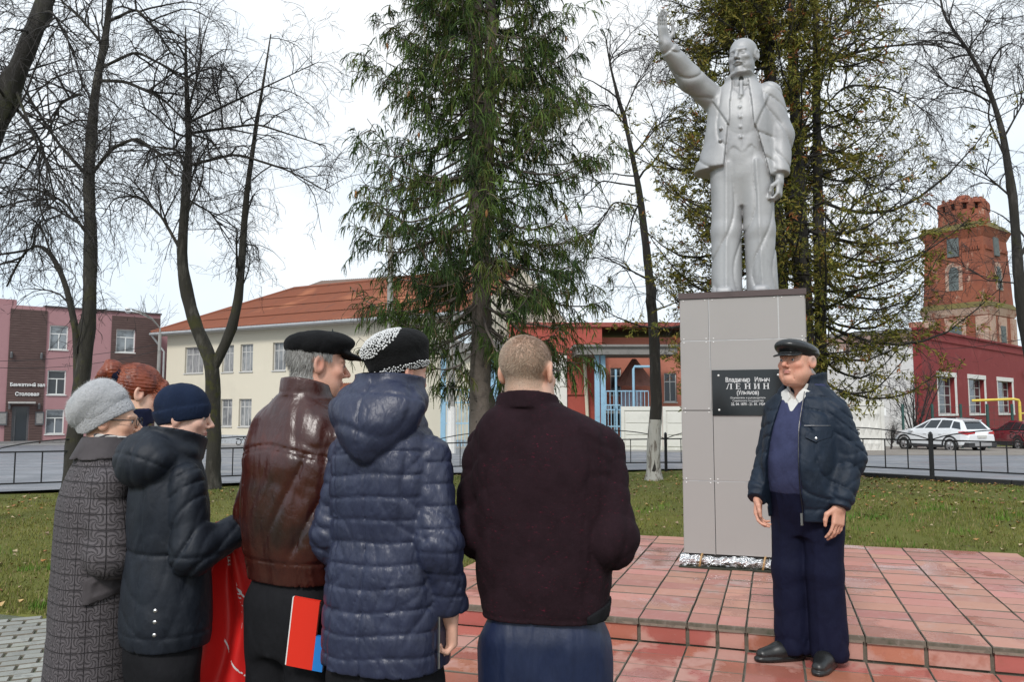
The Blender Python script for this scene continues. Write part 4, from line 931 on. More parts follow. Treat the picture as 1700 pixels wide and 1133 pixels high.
# ------------------------------------------------------------------ cars
M_tyre = vary('tyre rubber', (.02, .02, .02), .8); M_rim = vary('alloy rim', (.42, .42, .43), .35, 20, .2, metal=.6)
M_carglass = Mat('car glass', (.02, .024, .028), .06, spec=.7); M_plastic = vary('dark car plastic', (.03, .03, .032), .6); M_tail = Mat('red tail lamp', (.45, .02, .025), .15, spec=.6)
def car(name, label, loc, rz, paint, L, Wd, Hh, prof, roof, belt, cat='car', hatch=.2):
    """x runs from the nose (0) to the tail (L); prof: [(x, bottom, top of body side, half width)], roof: [(x, z, half width)]"""
    c = thing(name, label, cat, loc, rz); N = len(prof); mb = MB(); V = []
    K = 9
    for (x, zb, zt, hw) in prof:
        for (fy, fz) in ((-.86, 0), (-.97, .12), (-1, .42), (-.985, .75), (-.93, 1), (.93, 1), (.985, .75), (1, .42), (.97, .12), (.86, 0)): V.append((x, fy * hw, zb + (zt - zb) * fz))
    K = 10
    mb.add(V, [(i * K + k, (i + 1) * K + k, (i + 1) * K + (k + 1) % K, i * K + (k + 1) % K) for i in range(N - 1) for k in range(K)] + [tuple(range(K)), tuple((N - 1) * K + k for k in range(K))[::-1]])
    link('body', mb, paint, c, smooth=False)
    # cabin: belt polygon to roof polygon
    xb0, xb1, zb, hb = belt; M_ = len(roof); V = []
    xs_ = [r[0] for r in roof]; lo = [xb0 + (xb1 - xb0) * (k / (M_ - 1)) for k in range(M_)]
    for k in range(M_):
        zz = np.interp(lo[k], [q[0] for q in prof], [q[2] for q in prof]) - .01
        V += [(lo[k], -hb, zz), (xs_[k], -roof[k][2], roof[k][1]), (xs_[k], roof[k][2], roof[k][1]), (lo[k], hb, zz)]
    F_ = []
    for k in range(M_ - 1): F_ += [(4 * k, 4 * k + 4, 4 * k + 5, 4 * k + 1), (4 * k + 1, 4 * k + 5, 4 * k + 6, 4 * k + 2), (4 * k + 2, 4 * k + 6, 4 * k + 7, 4 * k + 3)]
    F_ += [(0, 1, 2, 3), (4 * M_ - 4, 4 * M_ - 1, 4 * M_ - 2, 4 * M_ - 3)]
    link('cabin', MB().add(V, F_), paint, c)
    A = [Vector(v) for v in V]
    def quad(nm, p, mat, out, parent=c, m=(.1, .9, .12, .86)):
        a, b, d, e = p; n = (b - a).cross(e - a).normalized()
        if n.dot((a + d) / 2 - Vector((L / 2, 0, .7))) < 0: n = -n
        P_ = [a.lerp(b, u).lerp(e.lerp(d, u), v) for u, v in ((m[0], m[2]), (m[1], m[2]), (m[1], m[3]), (m[0], m[3]))]
        return link(nm, MB().add([q + n * out for q in P_] + [q - n * .02 for q in P_], [(0, 1, 2, 3), (0, 4, 5, 1), (1, 5, 6, 2), (2, 6, 7, 3), (3, 7, 4, 0)]), mat, parent)
    for sgn, o in ((-1, 0), (1, 3)):
        up = o + (1 if o == 0 else -1)
        for k in range(M_ - 1):
            mm = (.04, .93, .1, .84) if 0 < k < M_ - 2 else ((.25, .95, .1, .8) if k == 0 else (.05, .72, .12, .78))
            quad('side_window', (A[4 * k + o], A[4 * k + 4 + o], A[4 * k + 4 + up], A[4 * k + up]), M_carglass, .006, c, mm)
    quad('windscreen', (A[0], A[3], A[2], A[1]), M_carglass, .006, c, (.06, .94, .08, .93))
    q = 4 * M_ - 4; quad('rear_window', (A[q], A[q + 3], A[q + 2], A[q + 1]), M_carglass, .006, c, (.1, .9, .18, .82))
    for (wx, r) in ((L * .185, .345), (L * .795, .345)):
        for sg in (-1, 1):
            yw = sg * (Wd / 2 - .1)
            wh = MB(); prof_t = [(r * .62, -.1), (r * .95, -.1), (r, -.06), (r, .06), (r * .95, .1), (r * .62, .1)]; V_ = []
            n = 20
            wh.add([(wx + rr * math.cos(2 * math.pi * k / n), yw + yy, r + rr * math.sin(2 * math.pi * k / n)) for rr, yy in prof_t for k in range(n)], [(i * n + k, i * n + (k + 1) % n, (i + 1) * n + (k + 1) % n, (i + 1) * n + k) for i in range(5) for k in range(n)])
            w = link('wheel', wh, M_tyre, c)
            rm = MB(); yo = yw + sg * .085
            for k in range(5):
                a = 2 * math.pi * k / 5; rm.bar((wx, yo, r), (wx + r * .6 * math.cos(a), yo, r + r * .6 * math.sin(a)), .075, .03)
            rm.add([(wx + rr * math.cos(2 * math.pi * k / n), yo + d_, r + rr * math.sin(2 * math.pi * k / n)) for rr, d_ in ((r * .64, sg * .01), (r * .55, sg * .012), (r * .55, -sg * .05)) for k in range(n)], [(i * n + k, i * n + (k + 1) % n, (i + 1) * n + (k + 1) % n, (i + 1) * n + k) for i in range(2) for k in range(n)])
            link('rim', rm, M_rim, w)
            ar = MB(); aa = np.linspace(-.12, math.pi + .12, 15); hw = Wd / 2 + .004
            ar.add([(wx + rr * math.cos(a), sg * (hw - d_), r + rr * math.sin(a)) for a in aa for rr, d_ in ((r + .045, 0), (r + .13, .0), (r + .045, .12))], [(3 * i + e, 3 * i + 3 + e, 3 * i + 3 + f_, 3 * i + f_) for i in range(14) for e, f_ in ((0, 1), (2, 0))])
            link('wheel_arch', ar, M_plastic, c)
    for sg in (-1, 1):
        link('sill', MB().box(L * .28, L * .7, sg * Wd / 2 - .03, sg * Wd / 2 + .008, .24, .38), M_plastic, c)
        for wx in (L * .36, L * .56): link('door_handle', MB().box(wx + .42, wx + .6, sg * Wd * .497 - .02, sg * Wd * .497 + .02, .86, .9), paint, c)
        link('door_mirror', MB().box(L * .27, L * .31, sg * (Wd / 2 + .02) - .09, sg * (Wd / 2 + .02) + .09, .98, 1.1), paint, c)
    return c
M_pw = vary('white car paint', (.72, .74, .76), .25, 2, .04, bump=0, coat=.6, coatr=.05); M_pr = vary('burgundy car paint', (.17, .012, .022), .25, 2, .1, bump=0, coat=.6, coatr=.05)
def on_ground(px, Y): x = px_at(px, Y); return Vector((x, Y, gzz(x, Y) + .02))
L = 4.45
suv = car('parked_car', 'white parked crossover with dark wheel arches behind the fence', on_ground(1499, 41.3), R(-71), M_pw, L, 1.86, 1.62,
    [(0.0, .34, .62, .62), (.12, .26, .84, .78), (.45, .24, .97, .9), (1.1, .24, 1.05, .925), (1.5, .24, 1.08, .93), (2.6, .24, 1.1, .93), (3.6, .25, 1.13, .925), (4.1, .3, 1.1, .9), (4.36, .36, 1.02, .83), (4.45, .42, .84, .78)],
    [(1.98, 1.5, .58), (2.3, 1.595, .62), (2.95, 1.62, .62), (3.55, 1.585, .6), (3.9, 1.53, .56)], (1.15, 4.32, 1.05, .84))
for sg in (-1, 1):
    link('tail_lamp', MB().add([(4.47, sg * .4, .93), (4.47, sg * .4, .99), (4.42, sg * .8, 1.03), (4.02, sg * .925, 1.01), (4.05, sg * .93, .93), (4.42, sg * .82, .87)], [(0, 1, 2, 5), (2, 3, 4, 5)]), M_tail, suv)
    link('headlight', MB().box(.16, .6, sg * .82 - .06, sg * .82 + .06, .78, .88), M_rim, suv)
    link('roof_rail', MB().bar((2.2, sg * .58, 1.63), (3.6, sg * .56, 1.62), .035), M_plastic, suv)
link('rear_bumper', MB().box(4.1, 4.5, -.84, .84, .3, .52), M_plastic, suv); link('skid_plate', MB().box(4.42, 4.53, -.5, .5, .36, .5), M_rim, suv)
link('number_plate', MB().box(4.46, 4.49, -.26, .26, .72, .84), vary('plain plate', (.5, .5, .47), .6), suv)
link('spoiler', MB().box(3.85, 4.05, -.52, .52, 1.51, 1.54), M_pw, suv)
hat = car('parked_car', 'burgundy parked hatchback seen from behind beside the white crossover', on_ground(1652, 44), R(-92), M_pr, 4.1, 1.74, 1.53,
    [(0, .32, .6, .6), (.15, .25, .78, .76), (.5, .24, .92, .84), (1.1, .24, .98, .865), (2.6, .24, 1.0, .87), (3.5, .25, 1.02, .86), (3.95, .3, 1.0, .82), (4.1, .4, .86, .76)],
    [(1.9, 1.45, .55), (2.2, 1.52, .58), (2.8, 1.53, .58), (3.3, 1.5, .57), (3.62, 1.43, .54)], (1.0, 3.98, 1, .8))
for sg in (-1, 1):
    link('tail_lamp', MB().box(3.9, 4.06, sg * .72 - .1, sg * .72 + .1, .78, 1.08), M_tail, hat); link('reversing_lamp', MB().box(4.0, 4.075, sg * .72 - .06, sg * .72 + .07, .82, .9), M_white, hat)
link('number_plate', MB().box(4.1, 4.13, -.26, .26, .6, .72), M_white, hat); link('rear_bumper', MB().box(3.9, 4.17, -.8, .8, .34, .56), M_pr, hat)
link('badge', MB().lathe([(.06, 0), (.05, .02)], 10), M_rim, hat, (4.06, 0, .93)).rotation_euler = (0, math.pi / 2, 0)
link('wiper', MB().bar((4.0, -.1, 1.06), (3.9, .28, 1.16), .02), M_plastic, hat)
# ------------------------------------------------------------------ trees
M_bark = Mat('lime bark', (.028, .025, .022), .95)
M_bark.mix(M_bark.noise(6, 6, .7, (1, 1, .25)).ss(.5, .7), (.066, .06, .054)); M_bark.mix(M_bark.noise(1.3, 4, .6).ss(.58, .7) * .8, (.05, .055, .018)); M_bark.bump(M_bark.noise(18, 6, .75, (1, 1, .22)), .9, .03)
M_twig = Mat('twig bark', (.03, .026, .025), .9)
M_moss_bark = Mat('mossy lime bark', (.03, .027, .021), .95); _z = M_moss_bark.xyz()[2]
M_moss_bark.mix(M_moss_bark.noise(5, 6, .7, (1, 1, .3)).ss(.5, .68), (.085, .078, .066)); M_moss_bark.mix(M_moss_bark.noise(2.4, 5, .75).ss(.5, .62) * _z.ss(.6, 1.4) * _z.ss(4.2, 2.6) * .9, (.05, .05, .009)); M_moss_bark.bump(M_moss_bark.noise(18, 6, .75, (1, 1, .22)), .9, .03)
def rot_minimal(D):
    a = np.where(np.abs(D[..., 2:3]) < .9, np.array([0, 0, 1.0]), np.array([1.0, 0, 0])); u = np.cross(D, a); u /= np.linalg.norm(u, axis=-1, keepdims=True) + 1e-9
    return u, np.cross(D, u)
def tubes_np(P, Rr, n=3):
    """P (N,K,3), Rr (N,K) -> V, quads"""
    N, K, _ = P.shape; D = np.gradient(P, axis=1); D /= np.linalg.norm(D, axis=-1, keepdims=True) + 1e-9
    m = D.mean(1, keepdims=True); u, w = rot_minimal(m / (np.linalg.norm(m, axis=-1, keepdims=True) + 1e-9)); u = np.repeat(u, K, 1); w = np.repeat(w, K, 1)
    a = np.arange(n) * 2 * np.pi / n
    V = P[:, :, None] + Rr[:, :, None, None] * (u[:, :, None] * np.cos(a)[None, None, :, None] + w[:, :, None] * np.sin(a)[None, None, :, None])
    idx = np.arange(N * K * n).reshape(N, K, n); nx = np.roll(idx, -1, 2)
    Fq = np.stack([idx[:, :-1], nx[:, :-1], nx[:, 1:], idx[:, 1:]], -1).reshape(-1, 4)
    return V.reshape(-1, 3), Fq
def ribbons_np(P, Rr):
    """flat strips along polylines, each turned at random about its own axis"""
    N, K, _ = P.shape; m = P[:, -1] - P[:, 0]; m /= np.linalg.norm(m, axis=1, keepdims=True) + 1e-9; s = np.cross(m, RNG.normal(size=(N, 3))); s /= np.linalg.norm(s, axis=1, keepdims=True) + 1e-9
    V = np.stack([P - s[:, None] * Rr[..., None], P + s[:, None] * Rr[..., None]], 2); i = np.arange(N * K * 2).reshape(N, K, 2)
    return V.reshape(-1, 3), np.stack([i[:, :-1, 0], i[:, :-1, 1], i[:, 1:, 1], i[:, 1:, 0]], -1).reshape(-1, 4)
def resample(pts, K):
    pts = np.asarray(pts, float); d = np.r_[0, np.cumsum(np.linalg.norm(np.diff(pts, axis=0), axis=1))]; t = np.linspace(0, d[-1], K)
    return np.stack([np.interp(t, d, pts[:, i]) for i in range(pts.shape[1])], -1)
def smooth_path(pts, K):
    q = resample(pts, K)
    for _ in range(2): q[1:-1] = (q[:-2] + 2 * q[1:-1] + q[2:]) / 4
    return q
def grow(P, Rr, per, l0, l1, spread, droop, rs, K=5, tmin=.2, wander=.25, up=0.0, tang=.7, lensc=None):
    """children of the polylines P: per each, drooping by 'droop'"""
    N, K0, _ = P.shape; idx = np.repeat(np.arange(N), per); n = len(idx); t = tmin + (1 - tmin) * RNG.random(n); f = t * (K0 - 1); i = np.minimum(f.astype(int), K0 - 2); fr = (f - i)[:, None]
    p = P[idx, i] * (1 - fr) + P[idx, i + 1] * fr; T = P[idx, i + 1] - P[idx, i]; T /= np.linalg.norm(T, axis=1, keepdims=True) + 1e-9; r = Rr[idx, i] * (1 - fr[:, 0]) + Rr[idx, i + 1] * fr[:, 0]
    d = T * tang + RNG.normal(size=(n, 3)) * spread; d[:, 2] += up; d /= np.linalg.norm(d, axis=1, keepdims=True)
    Ln = l0 + (l1 - l0) * RNG.random(n) * (1.15 - .5 * t)
    if lensc is not None: Ln = Ln * lensc[idx]
    Q = [p]
    for k in range(K - 1):
        d = d + RNG.normal(size=(n, 3)) * wander; d[:, 2] -= droop * (k + .3) / K; d /= np.linalg.norm(d, axis=1, keepdims=True); Q.append(Q[-1] + d * (Ln / (K - 1))[:, None])
    r0 = np.minimum(r * .8, rs * (.6 + .8 * RNG.random(n)))
    return np.stack(Q, 1), r0[:, None] * np.linspace(1, .3, K)[None]
def put(px_pts, Y0, drift=0.0, seed=0):
    rr = random.Random(seed); out = []; dy = 0
    for k, q in enumerate(px_pts):
        dy = drift * k if len(q) < 3 else q[2]; out.append(tuple(at(q[0], q[1], Y0 + dy)))
    return out
def bark_tube(path, radii, n=12, K=44, jit=.085, name='trunk'):
    P = smooth_path(path, K); rad = np.interp(np.linspace(0, 1, K), np.linspace(0, 1, len(radii)), radii)
    mb = MB(); Rj = []
    V, Fq = tubes_np(P[None], rad[None], n); c = np.repeat(P, n, 0); a = np.tile(np.arange(n), K); h = np.repeat(np.arange(K), n)
    kn = (RNG.random(K * n) < .02) * .5; s = 1 + jit * np.sin(a * 2.1 + h * .3) * np.sin(h * .9 + a) + RNG.normal(size=len(V)) * jit * .45 + kn
    V = c + (V - c) * s[:, None]
    return V, Fq, P, rad
def bare_tree(label, base_px, Y0, trunk, rad, limbs, group='bare lime trees around the lawn', bark=None, n1=26, seed=0, twig=1.0, lime=None, droop=.55, drift=0.0, per=(5, 4, 2), name='lime_tree', l1=(.7, 1.7), slim=.76):
    tp = put(trunk, Y0, drift); b = Vector(tp[0]); gz0 = gzz(b.x, b.y) if Y0 > 20 else float(lawn_z(b.x, b.y)); b.z = gz0 - .05
    tp = [np.array(q) for q in tp]; tp[0][2] = gz0 - .12
    t = thing(name, label, 'tree', b, 0, group); B = np.array(b)
    V, Fq, P, rr = bark_tube([q - B for q in tp], [r_ * slim for r_ in rad]); flare = 1 + .5 * np.clip(1 - (V[:, 2] / .35), 0, 1) ** 2; c = np.repeat(P, 12, 0); V = c + (V - c) * flare[:, None]
    link('trunk', np_mesh('trunk', V, Fq), bark or M_bark, t, smooth=True)
    src = []; skip = int(len(P) * .45)
    src.append((resample(P[skip:], 12), np.interp(np.linspace(0, 1, 12), np.linspace(0, 1, len(rr) - skip), rr[skip:])))
    for k, (pts, r0, r1) in enumerate(limbs):
        q = [np.array(p) - B for p in put(pts, Y0)]; f = q[0]; j = np.argmin(np.linalg.norm(P - f, axis=1)); off = P[j] - f
        q = [p + off * (1 - i / max(1, len(q) - 1)) for i, p in enumerate(q)]
        dd = (random.random() - .5) * 1.1
        q = [p + np.array([0, dd * (i / (len(q) - 1)) ** 1.2, 0]) for i, p in enumerate(q)]
        V, Fq, Pl, rl = bark_tube(q, [r0 * slim, (r0 + r1) / 2 * slim, r1 * slim], 8, 24, .08)
        link('limb', np_mesh('limb', V, Fq), bark or M_bark, t, smooth=True); src.append((resample(Pl, 12), np.interp(np.linspace(0, 1, 12), np.linspace(0, 1, 24), rl)))
    S = np.stack([s[0] for s in src]); SR = np.stack([s[1] for s in src])
    ln = np.linalg.norm(S[:, -1] - S[:, 0], axis=1); 
    A, AR = grow(S, SR, n1, *l1, .55, droop * .6, .02, 7, .22, .16, .25)
    Bq, BR = grow(A, AR, per[0], .35, 1.0, .5, droop, .0085, 6, .2, .2)
    Cq, CR = grow(Bq, BR, per[1], .15, .5, .5, droop * .8, .0042, 5, .15, .2)
    Dq, DR = grow(Cq, CR, per[2], .06, .2, .45, .2, .0028, 3, .3, .15)
    # keep twigs on the outside of the trunk
    parts = [tubes_np(A, AR, 5), tubes_np(Bq, BR * twig, 3), ribbons_np(Cq, np.maximum(CR, .0032) * twig), ribbons_np(Dq, np.maximum(DR, .0026) * twig)]
    V = []; Fs = []; o = 0
    for v, f_ in parts: V.append(v); Fs.append(f_ + o); o += len(v)
    link('crown', np_mesh('crown', np.concatenate(V), np.concatenate(Fs)), M_twig, t)
    if lime:
        K = 14; k1 = np.searchsorted(P[:, 2], lime); Pl = resample(P[:max(k1, 2)], K); rl = np.interp(np.linspace(0, 1, K), np.linspace(0, 1, max(k1, 2)), rr[:max(k1, 2)]) + .012
        V, Fq = tubes_np(Pl[None], rl[None], 14); c = np.repeat(Pl, 14, 0); fl = 1 + .5 * np.clip(1 - V[:, 2] / .35, 0, 1) ** 2; V = c + (V - c) * (fl + RNG.normal(size=len(V)) * .02)[:, None]
        link('limewash', np_mesh('limewash', V, Fq), M_limew, t, smooth=True)
    return t
M_limew = Mat('flaking limewash', (.42, .41, .38), .9); M_limew.mix(M_limew.noise(14, 6, .75, (1, 1, .16)).ss(.5, .6), (.16, .14, .12)); M_limew.bump(M_limew.noise(18, 6, .75, (1, 1, .2)), .9, .03)
bare_tree('tall lime tree behind the grey beret, trunk forking low with arched mossy stem', None, 14.2, [(118, 800), (122, 740), (135, 640), (148, 540), (151, 420), (147, 290), (158, 150), (178, 45), (188, -60)], [.2, .175, .165, .15, .14, .125, .1, .075, .05],
    [([(120, 690), (121, 600), (116, 540), (98, 465), (72, 412), (45, 392), (18, 415), (-10, 470)], .11, .03), ([(148, 290), (190, 243), (236, 230), (275, 262), (300, 300)], .055, .02), ([(162, 132), (205, 130), (262, 155), (310, 205)], .05, .018), ([(160, 165), (135, 147), (98, 165), (70, 225)], .05, .018),
     ([(170, 100), (230, 75), (290, 112), (330, 150)], .045, .015), ([(142, 292), (92, 236), (45, 160), (10, 100)], .045, .018), ([(180, 30), (230, 10), (270, 60), (300, 110)], .045, .015), ([(150, 390), (110, 330), (60, 312), (10, 330)], .04, .015), ([(170, 60), (130, 20), (90, -10)], .04, .015), ([(75, 415), (100, 380), (60, 340), (20, 350)], .03, .012)], bark=M_moss_bark, n1=15, drift=.05)
bare_tree('lime tree with low V fork before the cream house, trunk green with moss', None, 15.0, [(352, 806), (356, 740), (353, 680), (354, 622), (352, 600), (330, 555), (312, 500), (301, 430), (308, 330), (314, 240), (309, 130), (308, 45)], [.19, .175, .17, .18, .16, .14, .12, .11, .09, .07, .04, .015],
    [([(356, 612), (385, 560), (400, 500), (405, 430), (411, 330), (430, 200), (444, 112), (452, 60)], .14, .015), ([(303, 425), (265, 360), (222, 322), (175, 322), (150, 350)], .05, .015), ([(305, 290), (287, 242), (238, 232), (215, 260)], .04, .015), ([(418, 275), (465, 258), (518, 288), (556, 330)], .045, .012), ([(425, 215), (485, 205), (545, 248)], .04, .012),
     ([(428, 180), (405, 112), (368, 62), (335, 30)], .035, .012), ([(432, 190), (472, 158), (532, 118)], .035, .01), ([(312, 210), (345, 165), (375, 145)], .03, .012), ([(313, 215), (355, 235), (395, 285)], .03, .012), ([(308, 330), (345, 350), (375, 400)], .03, .012), ([(410, 340), (380, 250), (360, 235)], .03, .012), ([(306, 360), (340, 300), (350, 250)], .03, .012)], bark=M_moss_bark, n1=9)
bare_tree('thick dark trunk leaning across the upper corner', None, 9.5, [(-260, 905), (-200, 720), (-110, 470), (-30, 270), (25, 130), (75, 0), (125, -140)], [.22, .2, .18, .165, .15, .14, .1],
    [([(15, 165), (65, 230), (75, 270), (85, 330)], .03, .01), ([(20, 150), (70, 250), (110, 300)], .025, .01), ([(70, 15), (95, 20), (130, 70), (150, 140)], .02, .008)], n1=14, per=(5, 4, 2))
bare_tree('slim dark lime tree with limewashed foot beside the pedestal', None, 16.4, [(1086, 802), (1084, 740), (1090, 680), (1086, 560), (1075, 430), (1062, 320), (1040, 210), (1015, 120), (1005, 60)], [.17, .16, .15, .13, .11, .09, .065, .04, .015],
    [([(1065, 340), (1020, 330), (985, 390), (960, 400)], .03, .01), ([(1060, 310), (1000, 295), (960, 330)], .03, .01), ([(1080, 470), (1030, 440), (1000, 420)], .03, .01), ([(1050, 250), (1090, 210), (1120, 190)], .03, .01), ([(1042, 200), (1010, 170), (985, 180)], .025, .01), ([(1085, 520), (1130, 500), (1160, 520)], .025, .01), ([(1035, 190), (1060, 130), (1085, 90)], .025, .01)], lime=1.32, n1=10)
bare_tree('dark lime tree standing beyond the statue with a long level limb', None, 14.6, [(1352, 800), (1345, 640), (1325, 430), (1298, 260), (1278, 130), (1262, 30), (1255, -80)], [.2, .18, .16, .14, .125, .11, .09],
    [([(1290, 200), (1350, 108), (1440, 76), (1500, 62), (1585, 55)], .055, .02), ([(1285, 170), (1330, 120), (1390, 50), (1430, -10)], .05, .02), ([(1305, 300), (1380, 260), (1440, 290), (1480, 360)], .04, .015), ([(1270, 80), (1215, 20), (1160, -5)], .04, .015), ([(1340, 600), (1420, 540), (1500, 520)], .03, .01),
     ([(1300, 270), (1400, 150), (1470, 160), (1530, 210)], .04, .012), ([(1275, 110), (1230, 90), (1150, 80), (1100, 95)], .04, .012), ([(1330, 460), (1420, 330), (1480, 310), (1540, 350)], .035, .012)], n1=17)
bare_tree('dark bare lime tree at the edge beside the brick water tower', None, 15.5, [(1748, 815), (1728, 680), (1704, 560), (1692, 470), (1682, 330), (1664, 215), (1640, 140), (1600, 70), (1562, 25), (1560, -40)], [.19, .17, .15, .14, .12, .1, .075, .055, .035, .02],
    [([(1655, 175), (1615, 152), (1580, 140), (1550, 98)], .03, .01), ([(1690, 440), (1720, 400), (1760, 380)], .06, .02), ([(1672, 260), (1640, 190), (1655, 100), (1690, 60)], .03, .01), ([(1683, 330), (1625, 282), (1600, 275)], .03, .01), ([(1668, 230), (1700, 170), (1720, 120)], .03, .01), ([(1692, 480), (1640, 470), (1600, 440)], .02, .008), ([(1612, 85), (1650, 30), (1690, 20)], .025, .01)], n1=12)
# small far trees and shrub
def shrub(label, px, Y, h, n, name='bare_shrub', cat='shrub', rad=.03, up=.9):
    b = on_ground(px, Y); t = thing(name, label, cat, b); S = np.zeros((n, 6, 3)); 
    for k in range(n):
        a = RNG.random() * 6.28; o = RNG.random() * .5
        for j in range(6): u = j / 5; S[k, j] = (math.cos(a) * u ** 1.3 * h * .42 * (.4 + o) + .03 * RNG.normal(), math.sin(a) * u ** 1.3 * h * .35 * (.4 + o), -.05 + u * h * (.7 + .3 * o))
    SR = np.linspace(rad, rad * .3, 6)[None].repeat(n, 0); v, f_ = tubes_np(S, SR, 5); link('stem', np_mesh('stem', v, f_), M_twig, t)
    A, AR = grow(S, SR, 8, h * .15, h * .35, .35, .0, rad * .35, 5, .2, .15, .3); Bq, BR = grow(A, AR, 5, h * .08, h * .2, .4, .0, rad * .2, 4, .2, .15, .1)
    v1, f1 = tubes_np(A, AR, 3); v2, f2 = tubes_np(Bq, np.maximum(BR, rad * .12), 3); link('crown', np_mesh('crown', np.concatenate([v1, v2]), np.concatenate([f1, f2 + len(v1)])), M_twig, t); return t
shrub('bare grey shrub with many thin stems before the whitewashed end wall', 1515, 42.6, 4.6, 9, rad=.05)
shrub('leafless tree top showing over the canteen roof', 186, 84, 14.4, 12, 'bare_tree', 'tree', .12)
shrub('low dry shrub at the foot of the relief concrete panel', 1474, 40.2, 1.5, 12, rad=.02)
# ---- spruce with hanging boughs
def leafy_mesh(P, rad, col, n=3):
    v, f_ = ribbons_np(P, rad); K = P.shape[1]; return v, f_, np.repeat(col, K * 2, 0)
M_needle = Mat('spruce needles', (.03, .05, .02), .85, spec=.15).attr()
sx, sy = px_at(797, 14.2), 14.2; sb = Vector((sx, sy, float(lawn_z(sx, sy)) - .05))
spr = thing('spruce', 'big dark spruce with hanging boughs and a double trunk', 'tree', sb)
M_sbark = vary('spruce bark', (.15, .122, .105), .95, 5, .4, dark=(.06, .05, .045), light=(.2, .175, .155), bump=.9, bscale=30, bd=.02)
M_sbark.mix(M_sbark.voro(9, 'F1', stretch=(1, 1, .7)).ss(.16, .1), (.05, .04, .035))
V, Fq, P, rr = bark_tube([(0, 0, -.1), (0.0, 0, 1.5), (.02, 0, 3), (.03, 0, 4.3), (-.08, 0, 5.5), (-.09, 0, 8), (-.06, .05, 11)], [.2, .185, .17, .16, .12, .10, .06], 14, 40, .05)
link('trunk', np_mesh('trunk', V, Fq), M_sbark, spr, smooth=True)
V, Fq, P2, rr2 = bark_tube([(.02, -.02, 3.6), (.07, -.03, 4.6), (.12, -.02, 5.5), (.17, 0, 8), (.16, 0, 11.2)], [.1, .11, .115, .1, .06], 12, 34, .05)
link('second_trunk', np_mesh('trunk', V, Fq), M_sbark, spr, smooth=True)
NB = 285; hz = 2.5 + 9.0 * (np.arange(NB) / NB) ** .9 + RNG.normal(size=NB) * .12; az = (np.arange(NB) * 2.39996 + RNG.normal(size=NB) * .4)
bl = np.interp(hz, [2.4, 3.2, 4.2, 6, 8, 9.5, 11.5], [1.9, 2.5, 2.65, 2.5, 2.15, 1.9, 1.2]) * (.62 + .45 * RNG.random(NB)); inclin = np.interp(hz, [2.4, 6, 10], [-.5, -.3, -.1]) + RNG.normal(size=NB) * .12
u = np.linspace(0, 1, 9); K = 9
rad_d = np.stack([np.cos(az), np.sin(az)], -1)
rr_ = bl[:, None] * u[None] * (1 - .1 * u[None]); zz = hz[:, None] + bl[:, None] * (inclin[:, None] * u[None] * 1.25 + .42 * u[None] ** 3.2)
tx = np.where(hz > 4.2, np.where(np.arange(NB) % 2 == 0, -.08, .13), .02)
PB = np.stack([tx[:, None] + rr_ * rad_d[:, 0:1], rr_ * rad_d[:, 1:2], zz], -1); PB += RNG.normal(size=PB.shape) * .012
RB = np.linspace(.026, .005, K)[None] * (bl[:, None] / 2.2)
v, f_ = tubes_np(PB, RB, 5); link('boughs', np_mesh('boughs', v, f_), M_sbark, spr, smooth=True, kind='stuff')
LA, LR = grow(PB, RB, 9, .25, .85, .42, .75, .007, 5, .25, .12, -.05, .55)
def droop_twigs(P, Rr, per, l0, l1, tmin):
    Q, QR = grow(P, Rr, per, l0, l1, .36, 1.5, .006, 4, tmin, .12, -.5, .4); return Q
H1 = droop_twigs(LA, LR, 17, .1, .36, .05); H2 = droop_twigs(PB, RB, 16, .12, .5, .25)
HT = np.concatenate([H1, H2]); nt_ = len(HT)
bid = np.concatenate([np.repeat(np.repeat(np.arange(NB), 9), 17), np.repeat(np.arange(NB), 16)])
bt = RNG.random(NB); ft = RNG.random(nt_)
green = np.array([(.026, .046, .018), (.042, .072, .02), (.075, .115, .026), (.085, .09, .026), (.095, .07, .04)])
ci = np.clip((bt[bid] * 2.6 + ft * 1.4), 0, 3.99); ci = np.where(RNG.random(nt_) < .07, 4, ci); colr = green[ci.astype(int)] * (.75 + .5 * RNG.random((nt_, 1)))
ra = np.array([.0055, .0085, .0065, .0015])[None] * (.75 + .5 * RNG.random((nt_, 1)))
v1, f1, c1 = leafy_mesh(HT, ra, colr)
# needle sprigs: little blades along every hanging twig
m = 9; idx = np.repeat(np.arange(nt_), m); t = RNG.random(len(idx)) * .97; fi = t * 3; i0 = np.minimum(fi.astype(int), 2); fr = (fi - i0)[:, None]
p = HT[idx, i0] * (1 - fr) + HT[idx, i0 + 1] * fr; T = HT[idx, i0 + 1] - HT[idx, i0]; T /= np.linalg.norm(T, axis=1, keepdims=True) + 1e-9
d = T * .8 + RNG.normal(size=p.shape) * .6; d /= np.linalg.norm(d, axis=1, keepdims=True); ln = (.014 + .024 * RNG.random(len(idx)))[:, None]; s = np.cross(d, RNG.normal(size=p.shape)); s /= np.linalg.norm(s, axis=1, keepdims=True) + 1e-9
V2 = np.stack([p - s * .0048, p + s * .0048, p + d * ln], 1).reshape(-1, 3); F2 = np.arange(len(V2)).reshape(-1, 3); c2 = np.repeat(colr[idx] * (.85 + .5 * RNG.random((len(idx), 1))), 3, 0)
link('needles', np_mesh('needles', v1, f1, c1), M_needle, spr, kind='stuff'); link('sprigs', np_mesh('sprigs', V2, F2, c2), M_needle, spr, kind='stuff')
v, f_ = tubes_np(LA, LR, 3); link('side_twigs', np_mesh('side_twigs', v, f_), M_twig, spr, kind='stuff')
